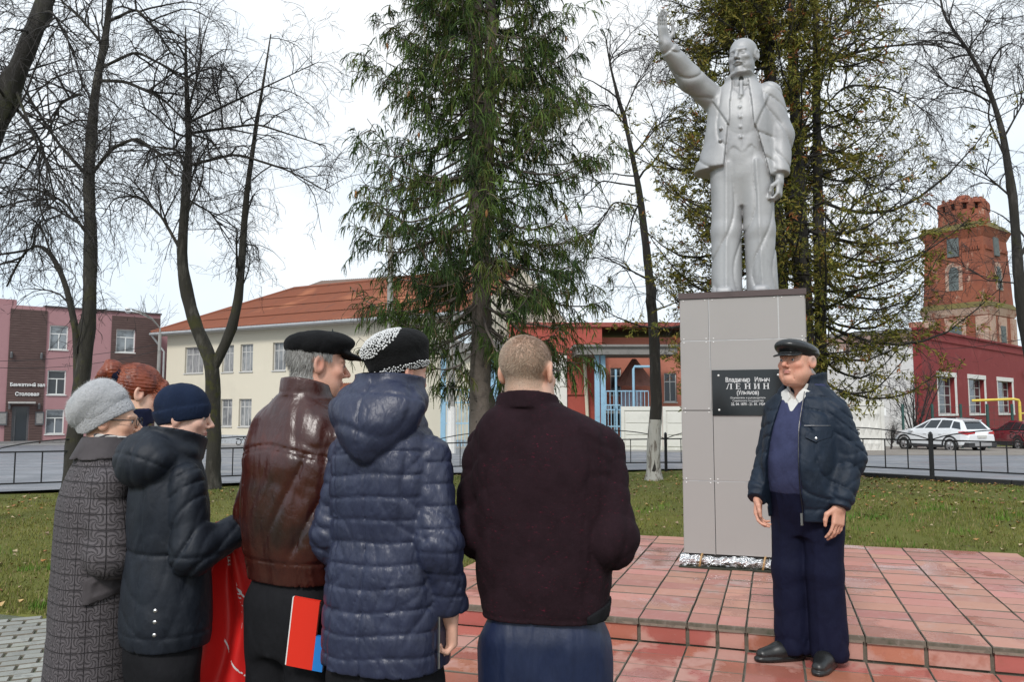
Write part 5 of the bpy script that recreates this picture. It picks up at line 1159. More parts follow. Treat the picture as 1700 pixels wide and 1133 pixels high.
# dead tan twigs inside, a few cones
DT = droop_twigs(PB[::2], RB[::2], 7, .12, .4, .12); v, f_ = ribbons_np(DT, np.full(DT.shape[:2], .004)); link('dead_twigs', np_mesh('dead_twigs', v, f_), vary('dead twig', (.2, .16, .12), .95, bump=0), spr, kind='stuff')
M_cone = vary('spruce cone', (.36, .17, .07), .8, 60, .4); cone = MB().lathe([(.006, .0), (.02, -.025), (.024, -.06), (.018, -.1), (.004, -.13)], 8).mesh('cone'); cone.materials.append(M_cone.m)
for q in range(26):
    k = random.randrange(int(NB * .25), NB); o = bpy.data.objects.new('cone', cone); COL.objects.link(o); o.parent = spr; o.location = Vector(PB[k, random.choice((6, 7, 8))]) - Vector((0, 0, .02)); o.rotation_euler = (random.gauss(0, .2), random.gauss(0, .2), 0)
# ---- arborvitae behind the statue: several stems, flat olive sprays
M_spray = Mat('olive scale sprays', (.08, .075, .02), .85, spec=.15).attr()
def thuja(label, px, Y, stems, nb, h0, h1, lens, seed, dens=1.0, azr=None):
    b = Vector((px_at(px, Y), Y, float(lawn_z(px_at(px, Y), Y)) - .05)); t = thing('arborvitae', label, 'tree', b)
    Ps = []
    for k, (dx, dy, lean, r0) in enumerate(stems):
        V, Fq, P, rr = bark_tube([(dx, dy, -.1), (dx + lean * .3, dy, 2), (dx + lean * .6, dy + .1, 5), (dx + lean, dy + .1, h1 + .4)], [r0, r0 * .9, r0 * .65, .02], 10, 30, .06); link('stem', np_mesh('stem', V, Fq), M_bark, t, smooth=True); Ps.append(P)
    n = nb; z0 = h0 + (h1 - h0) * RNG.random(n) ** .9; az = RNG.random(n) * 6.283; si = RNG.integers(0, len(Ps), n)
    L_ = np.interp(z0, lens[0], lens[1]) * (.5 + .6 * RNG.random(n)); u = np.linspace(0, 1, 8)
    st_ = np.array([[np.interp(z0[k], Ps[si[k]][:, 2], Ps[si[k]][:, j]) for j in range(2)] for k in range(n)])
    bend = RNG.normal(size=n) * .18
    rad = L_[:, None] * (u[None]); rise = L_[:, None] * (-.28 * np.sin(u[None] * 2.2) + (.42 + bend[:, None]) * u[None] ** 2)
    PBt = np.stack([st_[:, :1] + rad * np.cos(az)[:, None], st_[:, 1:] + rad * np.sin(az)[:, None], z0[:, None] + rise], -1) + RNG.normal(size=(n, 8, 3)) * .015
    RBt = np.linspace(.022, .004, 8)[None] * (L_[:, None] / 1.6)
    v, f_ = tubes_np(PBt, RBt, 4); link('branches', np_mesh('branches', v, f_), M_bark, t, kind='stuff')
    LA, LR = grow(PBt, RBt, 14, .15, .55, .42, .25, .006, 5, .22, .14, .08, .6); TA, TR = grow(LA, LR, 4, .08, .24, .4, .2, .003, 4, .15, .12, .0, .6)
    v, f_ = tubes_np(LA, LR, 3); link('side_twigs', np_mesh('side_twigs', v, f_), M_twig, t, kind='stuff')
    m = int(9 * dens); nn = len(TA); idx = np.repeat(np.arange(nn), m); tt = RNG.random(len(idx)) * 2.99; i0 = tt.astype(int); fr = (tt - i0)[:, None]; p = TA[idx, i0] * (1 - fr) + TA[idx, i0 + 1] * fr; T = TA[idx, i0 + 1] - TA[idx, i0]; T /= np.linalg.norm(T, axis=1, keepdims=True) + 1e-9
    d = T * .7 + RNG.normal(size=p.shape) * .5; d[:, 2] -= .15; d /= np.linalg.norm(d, axis=1, keepdims=True); s = np.cross(d, RNG.normal(size=p.shape)); s /= np.linalg.norm(s, axis=1, keepdims=True) + 1e-9; ln = (.035 + .06 * RNG.random(len(idx)))[:, None]; w = ln * .13
    V2 = np.stack([p, p + d * ln * .5 + s * w, p + d * ln, p + d * ln * .5 - s * w], 1).reshape(-1, 3); F2 = np.arange(len(V2)).reshape(-1, 4)
    pal = np.array([(.12, .115, .022), (.155, .14, .026), (.09, .10, .02), (.19, .155, .034), (.07, .08, .018)]); bt = RNG.random(nb); bi = np.repeat(np.repeat(np.repeat(np.arange(nb), 14), 4), m)
    c = pal[np.clip(bt[bi] * 3 + RNG.random(len(bi)) * 2, 0, 4.99).astype(int)] * (.7 + .6 * RNG.random((len(bi), 1))); br = RNG.random(nn)[idx] < .05; c[br] = np.array([.24, .09, .035]) * (.7 + .5 * RNG.random((br.sum(), 1)))
    link('sprays', np_mesh('sprays', V2, F2, np.repeat(c, 4, 0)), M_spray, t, kind='stuff'); return t
thuja('olive brown arborvitae with several stems behind the statue', 1345, 12.6, [(.0, 0, -.1, .13), (.22, .3, .25, .1), (-.25, .2, -.15, .1), (-.55, .5, -.25, .09)], 235, 1.75, 9.4, ([1.7, 3, 5, 7, 9.5], [1.8, 2.45, 2.6, 2.1, 1.2]), 3, 1.15)
thuja('slimmer olive arborvitae showing between the spruce and the statue', 1225, 13.6, [(0, 0, .05, .1), (.3, .2, .2, .08)], 75, 2.1, 9.0, ([2, 4, 6, 9], [1.2, 1.7, 1.5, .9]), 4, .9)
# ------------------------------------------------------------------ sculpting: distance fields -> one continuous surface
def _n(v): v = np.asarray(v, float); return v / (np.linalg.norm(v) + 1e-12)
def smin(a, b, k): h = np.clip(.5 + .5 * (b - a) / k, 0, 1); return b + (a - b) * h - k * h * (1 - h)
def smax(a, b, k): return -smin(-a, -b, k)
def cap(P, a, b, r1, r2=None):
    a = np.asarray(a, float); b = np.asarray(b, float); r2 = r1 if r2 is None else r2; d = b - a; t = np.clip(((P - a) @ d) / (d @ d + 1e-12), 0, 1)
    return np.linalg.norm(P - a - t[:, None] * d, axis=1) - (r1 + (r2 - r1) * t)
def chain(P, pts, rad, k=.02):
    d = None
    for i in range(len(pts) - 1):
        q = cap(P, pts[i], pts[i + 1], rad[i], rad[i + 1]); d = q if d is None else smin(d, q, k)
    return d
def rotz(a): c, s = math.cos(a), math.sin(a); return np.array([[c, -s, 0], [s, c, 0], [0, 0, 1.0]])
def rotx(a): c, s = math.cos(a), math.sin(a); return np.array([[1.0, 0, 0], [0, c, -s], [0, s, c]])
def roty(a): c, s = math.cos(a), math.sin(a); return np.array([[c, 0, s], [0, 1.0, 0], [-s, 0, c]])
def ell(P, c, r, M=None):
    q = P - np.asarray(c, float)
    if M is not None: q = q @ M
    r = np.asarray(r, float); k0 = np.linalg.norm(q / r, axis=1); k1 = np.linalg.norm(q / (r * r), axis=1) + 1e-9; return k0 * (k0 - 1) / k1
def rbox(P, c, h, r, M=None):
    q = P - np.asarray(c, float)
    if M is not None: q = q @ M
    q = np.abs(q) - (np.asarray(h, float) - r); return np.linalg.norm(np.maximum(q, 0), axis=1) + np.minimum(q.max(1), 0) - r
def column(P, rows, e=2.3, ends=True):
    """stacked super-ellipses: rows (z, half width, half depth, cx, cy)"""
    rows = np.asarray(rows, float); z = P[:, 2]; zs = rows[:, 0]
    a, b, cx, cy = (np.interp(z, zs, rows[:, i]) for i in (1, 2, 3, 4))
    q = (np.abs((P[:, 0] - cx) / a) ** e + np.abs((P[:, 1] - cy) / b) ** e) ** (1 / e); d = (q - 1) * np.minimum(a, b)
    return np.maximum(d, np.maximum(zs[0] - z, z - zs[-1])) if ends else d
def smooth_rows(rows, n=40):
    rows = np.asarray(rows, float); z = np.linspace(rows[0, 0], rows[-1, 0], n); o = np.stack([z] + [np.interp(z, rows[:, 0], rows[:, i]) for i in range(1, 5)], 1)
    for _ in range(3): o[1:-1, 1:] = (o[:-2, 1:] + 2 * o[1:-1, 1:] + o[2:, 1:]) / 4
    return o
def creases(P, f, s=0.0, ax=(.5, .2, 1.0)):
    x, y, z = P.T; w = np.sin(f * .55 * (x * 1.1 - z * .6 + y) + s) ; v = np.sin(f * .43 * (y * 1.2 + z * .4 - x * .7) + 1.7 * s + 1)
    u = np.sin(f * (ax[0] * x + ax[1] * y + ax[2] * z) + 1.9 * w + 1.3 * v + s * 3)
    u2 = np.sin(f * 1.7 * (ax[2] * x - ax[0] * z + .4 * y) + 2.2 * v + s)
    return (1 - np.abs(u)) ** 2 * .7 + .3 * (1 - np.abs(u2)) ** 2
def axis(parts):
    """coordinates from (start, stop, step) runs"""
    out = [parts[0][0]]
    for (a, b, h) in parts: n = max(1, int(round((b - a) / h))); out += list(np.linspace(a, b, n + 1)[1:])
    return np.array(out)
def surface(f, ax, ay, az, blk=10):
    nx, ny, nz = len(ax), len(ay), len(az); vol = np.empty((nx, ny, nz), np.float32)
    bl = [(i, min(i + blk, nx), j, min(j + blk, ny), k, min(k + blk, nz)) for i in range(0, nx, blk) for j in range(0, ny, blk) for k in range(0, nz, blk)]
    B = np.array(bl); lo = np.stack([ax[B[:, 0]], ay[B[:, 2]], az[B[:, 4]]], 1); hi = np.stack([ax[B[:, 1] - 1], ay[B[:, 3] - 1], az[B[:, 5] - 1]], 1)
    c = (lo + hi) / 2; rad = np.linalg.norm(hi - lo, axis=1) / 2; dc = f(c); todo = np.abs(dc) < rad * 1.35 + .03
    for q in np.nonzero(~todo)[0]: i0, i1, j0, j1, k0, k1 = bl[q]; vol[i0:i1, j0:j1, k0:k1] = dc[q]
    td = np.nonzero(todo)[0]; pend = []; cnt = 0
    def flush():
        nonlocal pend, cnt
        if not pend: return
        pts = np.concatenate([p for _, p in pend]); d = f(pts); o = 0
        for q, p in pend:
            i0, i1, j0, j1, k0, k1 = bl[q]; vol[i0:i1, j0:j1, k0:k1] = d[o:o + len(p)].reshape(i1 - i0, j1 - j0, k1 - k0); o += len(p)
        pend = []; cnt = 0
    for q in td:
        i0, i1, j0, j1, k0, k1 = bl[q]; X, Y, Z = np.meshgrid(ax[i0:i1], ay[j0:j1], az[k0:k1], indexing='ij'); p = np.stack([X.ravel(), Y.ravel(), Z.ravel()], 1); pend.append((q, p)); cnt += len(p)
        if cnt > 120000: flush()
    flush()
    S = vol < 0; cs = S[:-1, :-1, :-1].astype(np.int8)
    off = [(i, j, k) for i in (0, 1) for j in (0, 1) for k in (0, 1)]; tot = np.zeros((nx - 1, ny - 1, nz - 1), np.int8)
    for (i, j, k) in off: tot += S[i:nx - 1 + i, j:ny - 1 + j, k:nz - 1 + k]
    I, J, K = np.nonzero((tot > 0) & (tot < 8)); n = len(I); idx = np.full((nx - 1, ny - 1, nz - 1), -1, np.int64); idx[I, J, K] = np.arange(n)
    acc = np.zeros((n, 3)); num = np.zeros(n)
    for a in off:
        for d in range(3):
            if a[d]: continue
            b = list(a); b[d] = 1; va = vol[I + a[0], J + a[1], K + a[2]]; vb = vol[I + b[0], J + b[1], K + b[2]]; m = (va < 0) != (vb < 0)
            t = np.where(m, va / np.where(m, va - vb, 1), 0); p = np.empty((n, 3))
            p[:, 0] = ax[I + a[0]]; p[:, 1] = ay[J + a[1]]; p[:, 2] = az[K + a[2]]
            A_ = (ax, ay, az)[d]; ii = (I, J, K)[d]; p[:, d] = A_[ii] + t * (A_[ii + 1] - A_[ii])
            acc[m] += p[m]; num[m] += 1
    V = acc / num[:, None]; Q = []
    for d in range(3):
        sl0 = [slice(None)] * 3; sl1 = [slice(None)] * 3; sl0[d] = slice(0, -1); sl1[d] = slice(1, None); A = S[tuple(sl0)]; Bm = S[tuple(sl1)]; e = A != Bm
        o1, o2 = [(1, 2), (2, 0), (0, 1)][d]
        g = np.array(np.nonzero(e)); ok = (g[o1] > 0) & (g[o2] > 0) & (g[o1] < vol.shape[o1] - 1) & (g[o2] < vol.shape[o2] - 1); g = g[:, ok]
        def cell(s1, s2):
            h = g.copy(); h[o1] -= s1; h[o2] -= s2; return idx[h[0], h[1], h[2]]
        q = np.stack([cell(1, 1), cell(0, 1), cell(0, 0), cell(1, 0)], 1); inside = A[g[0], g[1], g[2]]; q[~inside] = q[~inside][:, ::-1]; Q.append(q)
    return V, np.concatenate(Q)
def sculpt(name, f, bounds, h, mat, parent, color=None, axes=None, relax=1, rw=.45, **kw):
    if axes is None: axes = [axis([(bounds[2 * i], bounds[2 * i + 1], h)]) for i in range(3)]
    V, Q = surface(f, *axes)
    for _ in range(relax):      # light relaxation of the net
        acc = np.zeros_like(V); cn = np.zeros(len(V))
        for a, b in ((0, 1), (1, 2), (2, 3), (3, 0)):
            np.add.at(acc, Q[:, a], V[Q[:, b]]); np.add.at(cn, Q[:, a], 1); np.add.at(acc, Q[:, b], V[Q[:, a]]); np.add.at(cn, Q[:, b], 1)
        V = V * (1 - rw) + acc / np.maximum(cn, 1)[:, None] * rw
    return link(name, np_mesh(name, V, Q, None if color is None else color(V)), mat, parent, smooth=True, **kw)

# ---- head and hand in their own frames
def head_sdf(P, o, M, w=1.0, jowl=0.0, nose=1.0, brow=1.0, size=1.0, moust=0.0, goatee=0.0, ears=True):
    """P in person space; o head centre, M columns = head axes (x left ear, y back, z up); face looks along -y"""
    q = (P - o) @ M / size; q = q.copy(); ax = np.abs(q[:, 0]); S = q.copy(); S[:, 0] = ax / w
    d = ell(S, (0, .02, .034), (.076, .096, .083))
    d = smin(d, ell(S, (0, -.03, -.028), (.060, .062, .08)), .03)
    d = smin(d, ell(S, (0, -.066, -.098), (.024, .022, .018)), .028)
    d = smin(d, ell(S, (.042 + .004 * jowl, -.012, -.068), (.022 + .006 * jowl, .048, .034 + .008 * jowl)), .03)
    d = smin(d, ell(S, (.043, -.062, -.024), (.020, .02, .018)), .022)
    if jowl: d = smin(d, ell(S, (.038, -.045, -.078), (.02 * (1 + jowl * .3), .026, .028)), .022); d = smin(d, ell(S, (0, -.022, -.118), (.048, .05, .026 * jowl)), .03)
    d = smin(d, cap(S, (0, -.088, .02), (.042, -.074, .021), .0105 * brow, .008), .014)
    d = smax(d, -ell(S, (.031, -.101, .0005), (.0175, .017, .0115)), .009)
    d = smin(d, ell(S, (.0315, -.0755, .0005), (.0150, .0135, .0125)), .004)
    d = smax(d, -ell(S, (.0315, -.091, .0), (.0115, .0075, .0036)), .0025)
    d = smax(d, -cap(S, (.020, -.0915, -.0125), (.041, -.083, -.0135), .0022), .004)
    d = smax(d, -cap(S, (.022, -.0895, .0105), (.042, -.082, .0095), .0018), .003)
    d = smin(d, cap(S, (0, -.086, .014), (0, -.107 - .006 * nose, -.028), .0065 * nose, .0105 * nose), .010); d = smin(d, ell(S, (.0105 * nose, -.099, -.0345), (.0078 * nose, .0105, .0075)), .005)
    d = smax(d, -ell(S, (.0065, -.106, -.042), (.0035, .006, .003)), .002)
    d = smax(d, -cap(S, (.019 * nose, -.0965, -.03), (.02 * nose, -.091, -.042), .0022), .004)
    d = smin(d, ell(S, (0, -.0875, -.0575), (.023, .0105, .0055)), .006); d = smin(d, ell(S, (0, -.0875, -.0685), (.02, .0105, .0065)), .006)
    d = smax(d, -cap(S, (0, -.099, -.0622), (.024, -.0895, -.0668), .0024), .003); d = smax(d, -cap(S, (0, -.096, -.0795), (.014, -.09, -.0795), .0035), .007)
    if jowl: d = smax(d, -cap(S, (.021, -.094, -.036), (.035, -.078, -.068), .0026), .006); d = smax(d, -cap(S, (.028, -.08, -.072), (.03, -.07, -.1), .002), .006)
    if moust: d = smin(d, cap(S, (0, -.1, -.051), (.03, -.089, -.062), .0085, .004), .004)
    if goatee: d = smin(d, ell(S, (0, -.078, -.094), (.013, .014, .014)), .008)
    if ears:
        e = S - np.array([.077, .014, -.004]); Me = rotz(-.35); d2 = ell(e, (.002, 0, 0), (.0105, .022, .036), Me); d2 = smax(d2, -ell(e, (.012, -.003, .004), (.009, .0135, .022), Me), .004); d = smin(d, d2, .006)
    return d * size
def hand_sdf(P, o, fwd, back, curl=.5, side=1, size=1.0, spread=.06, thumb=.5, point=0):
    """o wrist, fwd along the fingers, back = out of the back of the hand, side=+1 thumb towards back x fwd"""
    f = _n(fwd); b = _n(np.asarray(back, float) - f * np.dot(back, f)); l = np.cross(b, f) * side; M = np.stack([f, l, b], 1); q = (P - o) @ M / size
    d = rbox(q, (.048, 0, 0), (.05, .039, .0135), .0125); d = smin(d, cap(q, (-.03, 0, 0), (.01, 0, 0), .026, .025), .02)
    for k, (y, L) in enumerate(((.029, .074), (.0095, .083), (-.0105, .077), (-.029, .06))):
        a = np.array([.092 - .004 * abs(k - 1), y, .001]); sp = spread * (1.2 - k) ; an = 0.0; rad = .0092; c = curl * (1 + .12 * k)
        for sl, ac in ((.46, .75), (.30, 1.0), (.26, .8)):
            an += c * ac; dr = np.array([math.cos(an), math.sin(sp) * math.cos(an), -math.sin(an)]); e = a + dr * L * sl * 1.15; fd = cap(q, a, e, rad, rad * .9); d = smin(d, fd, .0035); a = e; rad *= .9
    t0, t1 = np.array([.02, .03, -.004]), np.array([.05, .052 + .01 * (1 - thumb), -.016 - .012 * thumb]); t2 = t1 + np.array([.03, .008 - .016 * thumb, -.012 * thumb]); t3 = t2 + np.array([.026, -.002 - .014 * thumb, -.004])
    d = smin(d, chain(q, (t0, t1, t2, t3), (.0145, .0125, .0105, .0085), .006), .007)
    return d * size
SKIN = np.array([.60, .335, .24])
def skin_color(V, hf=None, base=SKIN, red=1.0, seed=0, hairmask=None, hands=True):
    n = vnoise(V[:, 0] * 1 + V[:, 1] * 3, V[:, 2] * 1 + V[:, 1], 60, seed) - .5; n2 = vnoise(V[:, 0] + V[:, 1], V[:, 2], 22, seed + 3) - .5
    c = base[None] * (1 + .10 * n[:, None] + .12 * n2[:, None])
    if hf is not None:
        o, M, size, w = hf; q = (V - o) @ M / size; S = q.copy(); S[:, 0] = np.abs(S[:, 0]) / w
        def blob(p, r, pw_=2): return np.exp(-(np.linalg.norm((S - np.array(p)) / np.array(r), axis=1) ** pw_))
        k = np.clip(blob((.045, -.07, -.035), (.028, .03, .028)) * .5 + blob((0, -.11, -.03), (.016, .02, .016)) * .6 + blob((.08, .014, -.004), (.016, .024, .034)) * .6, 0, 1)[:, None] * red
        c = c * (1 - k) + c * np.array([1.02, .72, .68]) * k
        l = np.clip(blob((0, -.098, -.063), (.024, .02, .0095), 4) * 1.1, 0, 1)[:, None]; c = c * (1 - l) + np.array([.46, .19, .16]) * l
        e = np.clip(blob((.031, -.09, .0), (.017, .014, .0075), 4), 0, 1)[:, None] * .35; c = c * (1 - e) + c * np.array([.8, .62, .6]) * e
        if hairmask is not None: c = hairmask(S, q, c, blob)
    return np.clip(c, .01, 1)
M_skin = Mat('skin', (.6, .35, .25), .48, spec=.35, sss=.06).attr(); M_skin.b.inputs['Subsurface Radius'].default_value = (.012, .005, .003); M_skin.bump(M_skin.noise(260, 4), .12, .002)
M_eyew = Mat('eye white', (.62, .58, .55), .2); M_iris = Mat('iris', (.05, .06, .07), .15)
def cloth(name, color, rough=.85, f=60, amt=.25, b=.25, sheen=.0, weave=900, wrinkle=.5, ws=(1, 1, .7), **kw):
    kw.setdefault('spec', .12); m = Mat(name, color, rough, sheen=sheen * .12, **kw); m.mix(m.noise(f * .12, 5, .65).ss(.42, .66) * .8, tuple(c * (1 - amt) for c in color)); m.mix(m.noise(f, 4, .6).ss(.5, .8) * .5, tuple(c * (1 + amt) for c in color))
    if wrinkle: m.bump(m.noise(6, 2, .45, ws, .9), wrinkle * .8, .045); m.bump(m.noise(17, 2, .5, ws, .7), wrinkle * .45, .014)
    if b: m.bump(m.noise(f * .5, 5, .65), b, .006); m.bump(m.noise(weave, 2), .12, .001)
    return m
def head_frame(z, yaw=0.0, pitch=0.0, roll=0.0, x=0.0, y=0.0):
    """yaw>0 turns the face towards the person's left (+x when facing -y)"""
    M = rotz(yaw) @ rotx(pitch) @ roty(roll); return np.array([x, y, z]), M
def eyes(parent, hf, open_=1.0):
    o, M, size, w = hf; M4 = Matrix(M.tolist()).to_4x4() @ Matrix.Rotation(math.pi / 2, 4, 'X')
    for s in (-1, 1):
        c = o + M @ (np.array([s * .0315 * w, -.0772, .0]) * size); r = .0112 * size
        e = MB(); e.lathe([(r * math.sin(a), -r * math.cos(a)) for a in np.linspace(.02, 3.12, 9)], 12); eo = link('eye', e, M_eyew, parent, Vector(c), smooth=True)
        i_ = MB(); i_.lathe([(.0052 * size, -.001), (.0048 * size, .0006), (.0001, .0014 * size)], 12); io = link('iris', i_, M_iris, eo); io.matrix_local = Matrix.Translation(Vector(M @ np.array([-.002, -r, 0]))) @ M4
def legs_sdf(P, L, R_, r=(.08, .055, .04)):
    d = chain(P, L, r, .02); return smin(d, chain(P, R_, r, .02), .03)
def shoe(name, parent, ankle, yaw, mat, size=1.0, sole=None):
    """shoe under an ankle point, toes along local -y turned by yaw"""
    M = rotz(yaw); a = np.asarray(ankle, float)
    def f(P):
        q = (P - np.array([a[0], a[1], 0])) @ M / size
        d = chain(q, ((0, .035, .05), (0, -.06, .042), (0, -.15, .028)), (.043, .044, .034), .02); d = smin(d, cap(q, (0, .02, .05), (0, .01, .1), .042, .044), .02); d = smax(d, .012 - q[:, 2], .006)
        s = rbox(q, (0, -.055, .012), (.046 , .14, .012), .01); s = smax(s, ell(q, (0, -.055, .01), (.05, .145, .08)), .01); d = smin(d, s, .004)
        g = np.abs(q[:, 2] - .026) ; return (d + .003 * np.exp(-(g / .004) ** 2)) * size
    return sculpt(name, f, (a[0] - .26, a[0] + .26, a[1] - .26, a[1] + .26, -.01, .17), .006, mat, parent)
def vcolor_mat(name, rough=.8, **kw): return Mat(name, (.5, .5, .5), rough, **kw).attr()

def poly2(x, z, poly):
    """signed distance to a polygon in the x-z plane"""
    n = len(poly); d = np.full(len(x), 1e9); sgn = np.ones(len(x))
    for i in range(n):
        a = np.array(poly[i]); b = np.array(poly[i - 1]); e = b - a; wx, wz = x - a[0], z - a[1]; t = np.clip((wx * e[0] + wz * e[1]) / (e @ e), 0, 1)
        d = np.minimum(d, (wx - e[0] * t) ** 2 + (wz - e[1] * t) ** 2); c1 = z >= a[1]; c2 = z < b[1]; c3 = e[0] * wz > e[1] * wx; fl = (c1 & c2 & c3) | (~c1 & ~c2 & ~c3); sgn = np.where(fl, -sgn, sgn)
    return sgn * np.sqrt(d)
def groove(u, w): return np.exp(-(u / w) ** 2)
# ------------------------------------------------------------------ people
def person(name_label, x, y, yaw, z=0.0):
    t = thing('person', name_label, 'person', (x, y, z), yaw); return t
def body(parent, hf, neck, torso, legsL, legsR, armL, armR, hands, headkw, colorkw, bounds, fine_head=.0046, hand_z=None, extra=None, base_h=.03, hx=.011, hh=.009):
    o, M, size, w = hf
    nape = o + M @ np.array([0, .035, -.06]) * size
    def f(P):
        d = head_sdf(P, o, M, w=w, size=size, **headkw)
        d = smin(d, cap(P, nape, neck[0], .054 * size * neck[2], .06 * size * neck[2]), .025 * size); d = smin(d, cap(P, neck[0], neck[1], .06 * neck[2], .07), .03)
        t = column(P, torso, 2.2) + .02; d = smin(d, t, .04)
        d = smin(d, legs_sdf(P, legsL, legsR, (.058, .046, .036)), .03)
        for A in (armL, armR):
            if A is not None: d = smin(d, chain(P, A, (.045, .038, .029), .02), .02)
        for h in hands: d = smin(d, hand_sdf(P, **h), .012)
        return extra(P, d) if extra else d
    x0, x1, y0, y1, z0, z1 = bounds
    hz0 = o[2] - .17 * size
    runs = []; z = z0
    if hand_z:
        runs += [(z, hand_z[0], base_h), (hand_z[0], hand_z[1], hh)]; z = hand_z[1]
    runs += [(z, hz0, base_h), (hz0, z1, fine_head)]
    return sculpt('body', f, None, None, M_skin, parent, color=lambda V: skin_color(V, hf, **colorkw), axes=[axis([(x0, o[0] - .105, hx), (o[0] - .105, o[0] + .105, fine_head), (o[0] + .105, x1, hx)]), axis([(y0, o[1] - .14, hx), (o[1] - .14, o[1] + .14, fine_head), (o[1] + .14, y1, hx)]), axis(runs)])
def hair_brush(seed, col, mid, dark): pass
M_hairm = vcolor_mat('hair', .6)
def strands(name, parent, pts, nrm, flow, length, width, cols):
    """short hair blades standing off a surface"""
    n = len(pts); d = nrm * .45 + flow; d /= np.linalg.norm(d, axis=1, keepdims=True) + 1e-9; s = np.cross(d, nrm); s /= np.linalg.norm(s, axis=1, keepdims=True) + 1e-9
    L = length * (.6 + .8 * RNG.random((n, 1))); V = np.stack([pts - s * width, pts + s * width, pts + d * L], 1).reshape(-1, 3)
    return link(name, np_mesh(name, V, np.arange(3 * n).reshape(-1, 3), np.repeat(cols, 3, 0)), M_hairm, parent)
def surf_points(V, Q, n, mask):
    c = V[Q].mean(1); k = np.nonzero(mask(c))[0]; a = V[Q[k]]; nr = np.cross(a[:, 2] - a[:, 0], a[:, 3] - a[:, 1]); ar = np.linalg.norm(nr, axis=1) + 1e-12; nr /= ar[:, None]
    j = RNG.choice(len(k), n, p=ar / ar.sum()); u = RNG.random((n, 1)); v = RNG.random((n, 1)); q = a[j]
    return q[:, 0] * (1 - u) * (1 - v) + q[:, 1] * u * (1 - v) + q[:, 2] * u * v + q[:, 3] * (1 - u) * v, nr[j]
def mesh_arrays(o):
    me = o.data; V = np.empty(len(me.vertices) * 3, np.float32); me.vertices.foreach_get('co', V); Q = np.empty(len(me.loops), np.int32); me.loops.foreach_get('vertex_index', Q); return V.reshape(-1, 3).astype(float), Q.reshape(-1, 4)
M_black_cloth = cloth('black trousers cloth', (.011, .011, .013), .8, 50, .3, .3)
M_leather_blk = Mat('black leather', (.012, .012, .013), .32, spec=.5); M_leather_blk.bump(M_leather_blk.noise(160, 4), .2, .002); M_leather_blk.bump(M_leather_blk.noise(18, 4), .25, .01)
M_shoe = Mat('black shoe leather', (.012, .012, .012), .38, spec=.5); M_shoe.bump(M_shoe.noise(120, 4), .2, .002)
M_metal = Mat('zip metal', (.55, .55, .56), .3, metal=1.0); M_zipd = Mat('dull zip metal', (.2, .2, .21), .4, metal=.7)
def trousers(parent, L, R_, rows, mat, r=((.12, .098, .088, .09), (.12, .098, .088, .09)), h=.009, fold=.007, seed=0., crease=True, bounds=(-.3, .3, -.3, .3), z1=None, inside=None):
    def f(P):
        d = smin(chain(P, L, r[0], .03), chain(P, R_, r[1], .03), .018); d = smin(d, column(P, rows, 2.2), .035); d = np.maximum(d, .035 - P[:, 2])
        am = fold * (.35 + 1.2 * np.clip((.3 - P[:, 2]) / .25, 0, 1)); d = d + am * (creases(P, 15, seed, (.6, .3, .9)) - .3)
        if crease:
            for A in (L, R_):
                t = np.clip((A[0][2] - P[:, 2]) / (A[0][2] - A[-1][2]), 0, 1); ex = A[0][0] + (A[-1][0] - A[0][0]) * t; d = d - .006 * np.exp(-((P[:, 0] - ex) / .01) ** 2) * (P[:, 2] < A[0][2])
        return d
    if inside is not None:
        g0 = f; ir, ie = inside; hem = ir[0, 0]; f = lambda P: smax(g0(P), column(P, ir, ie, False) + .014 - np.clip((hem - P[:, 2]) * .35, 0, .2) - np.where(P[:, 2] < hem - .25, 1.0, 0), .01)
    return sculpt('trousers', f, (*bounds, .03, z1 or rows[-1][0] + .005), h, mat, parent)

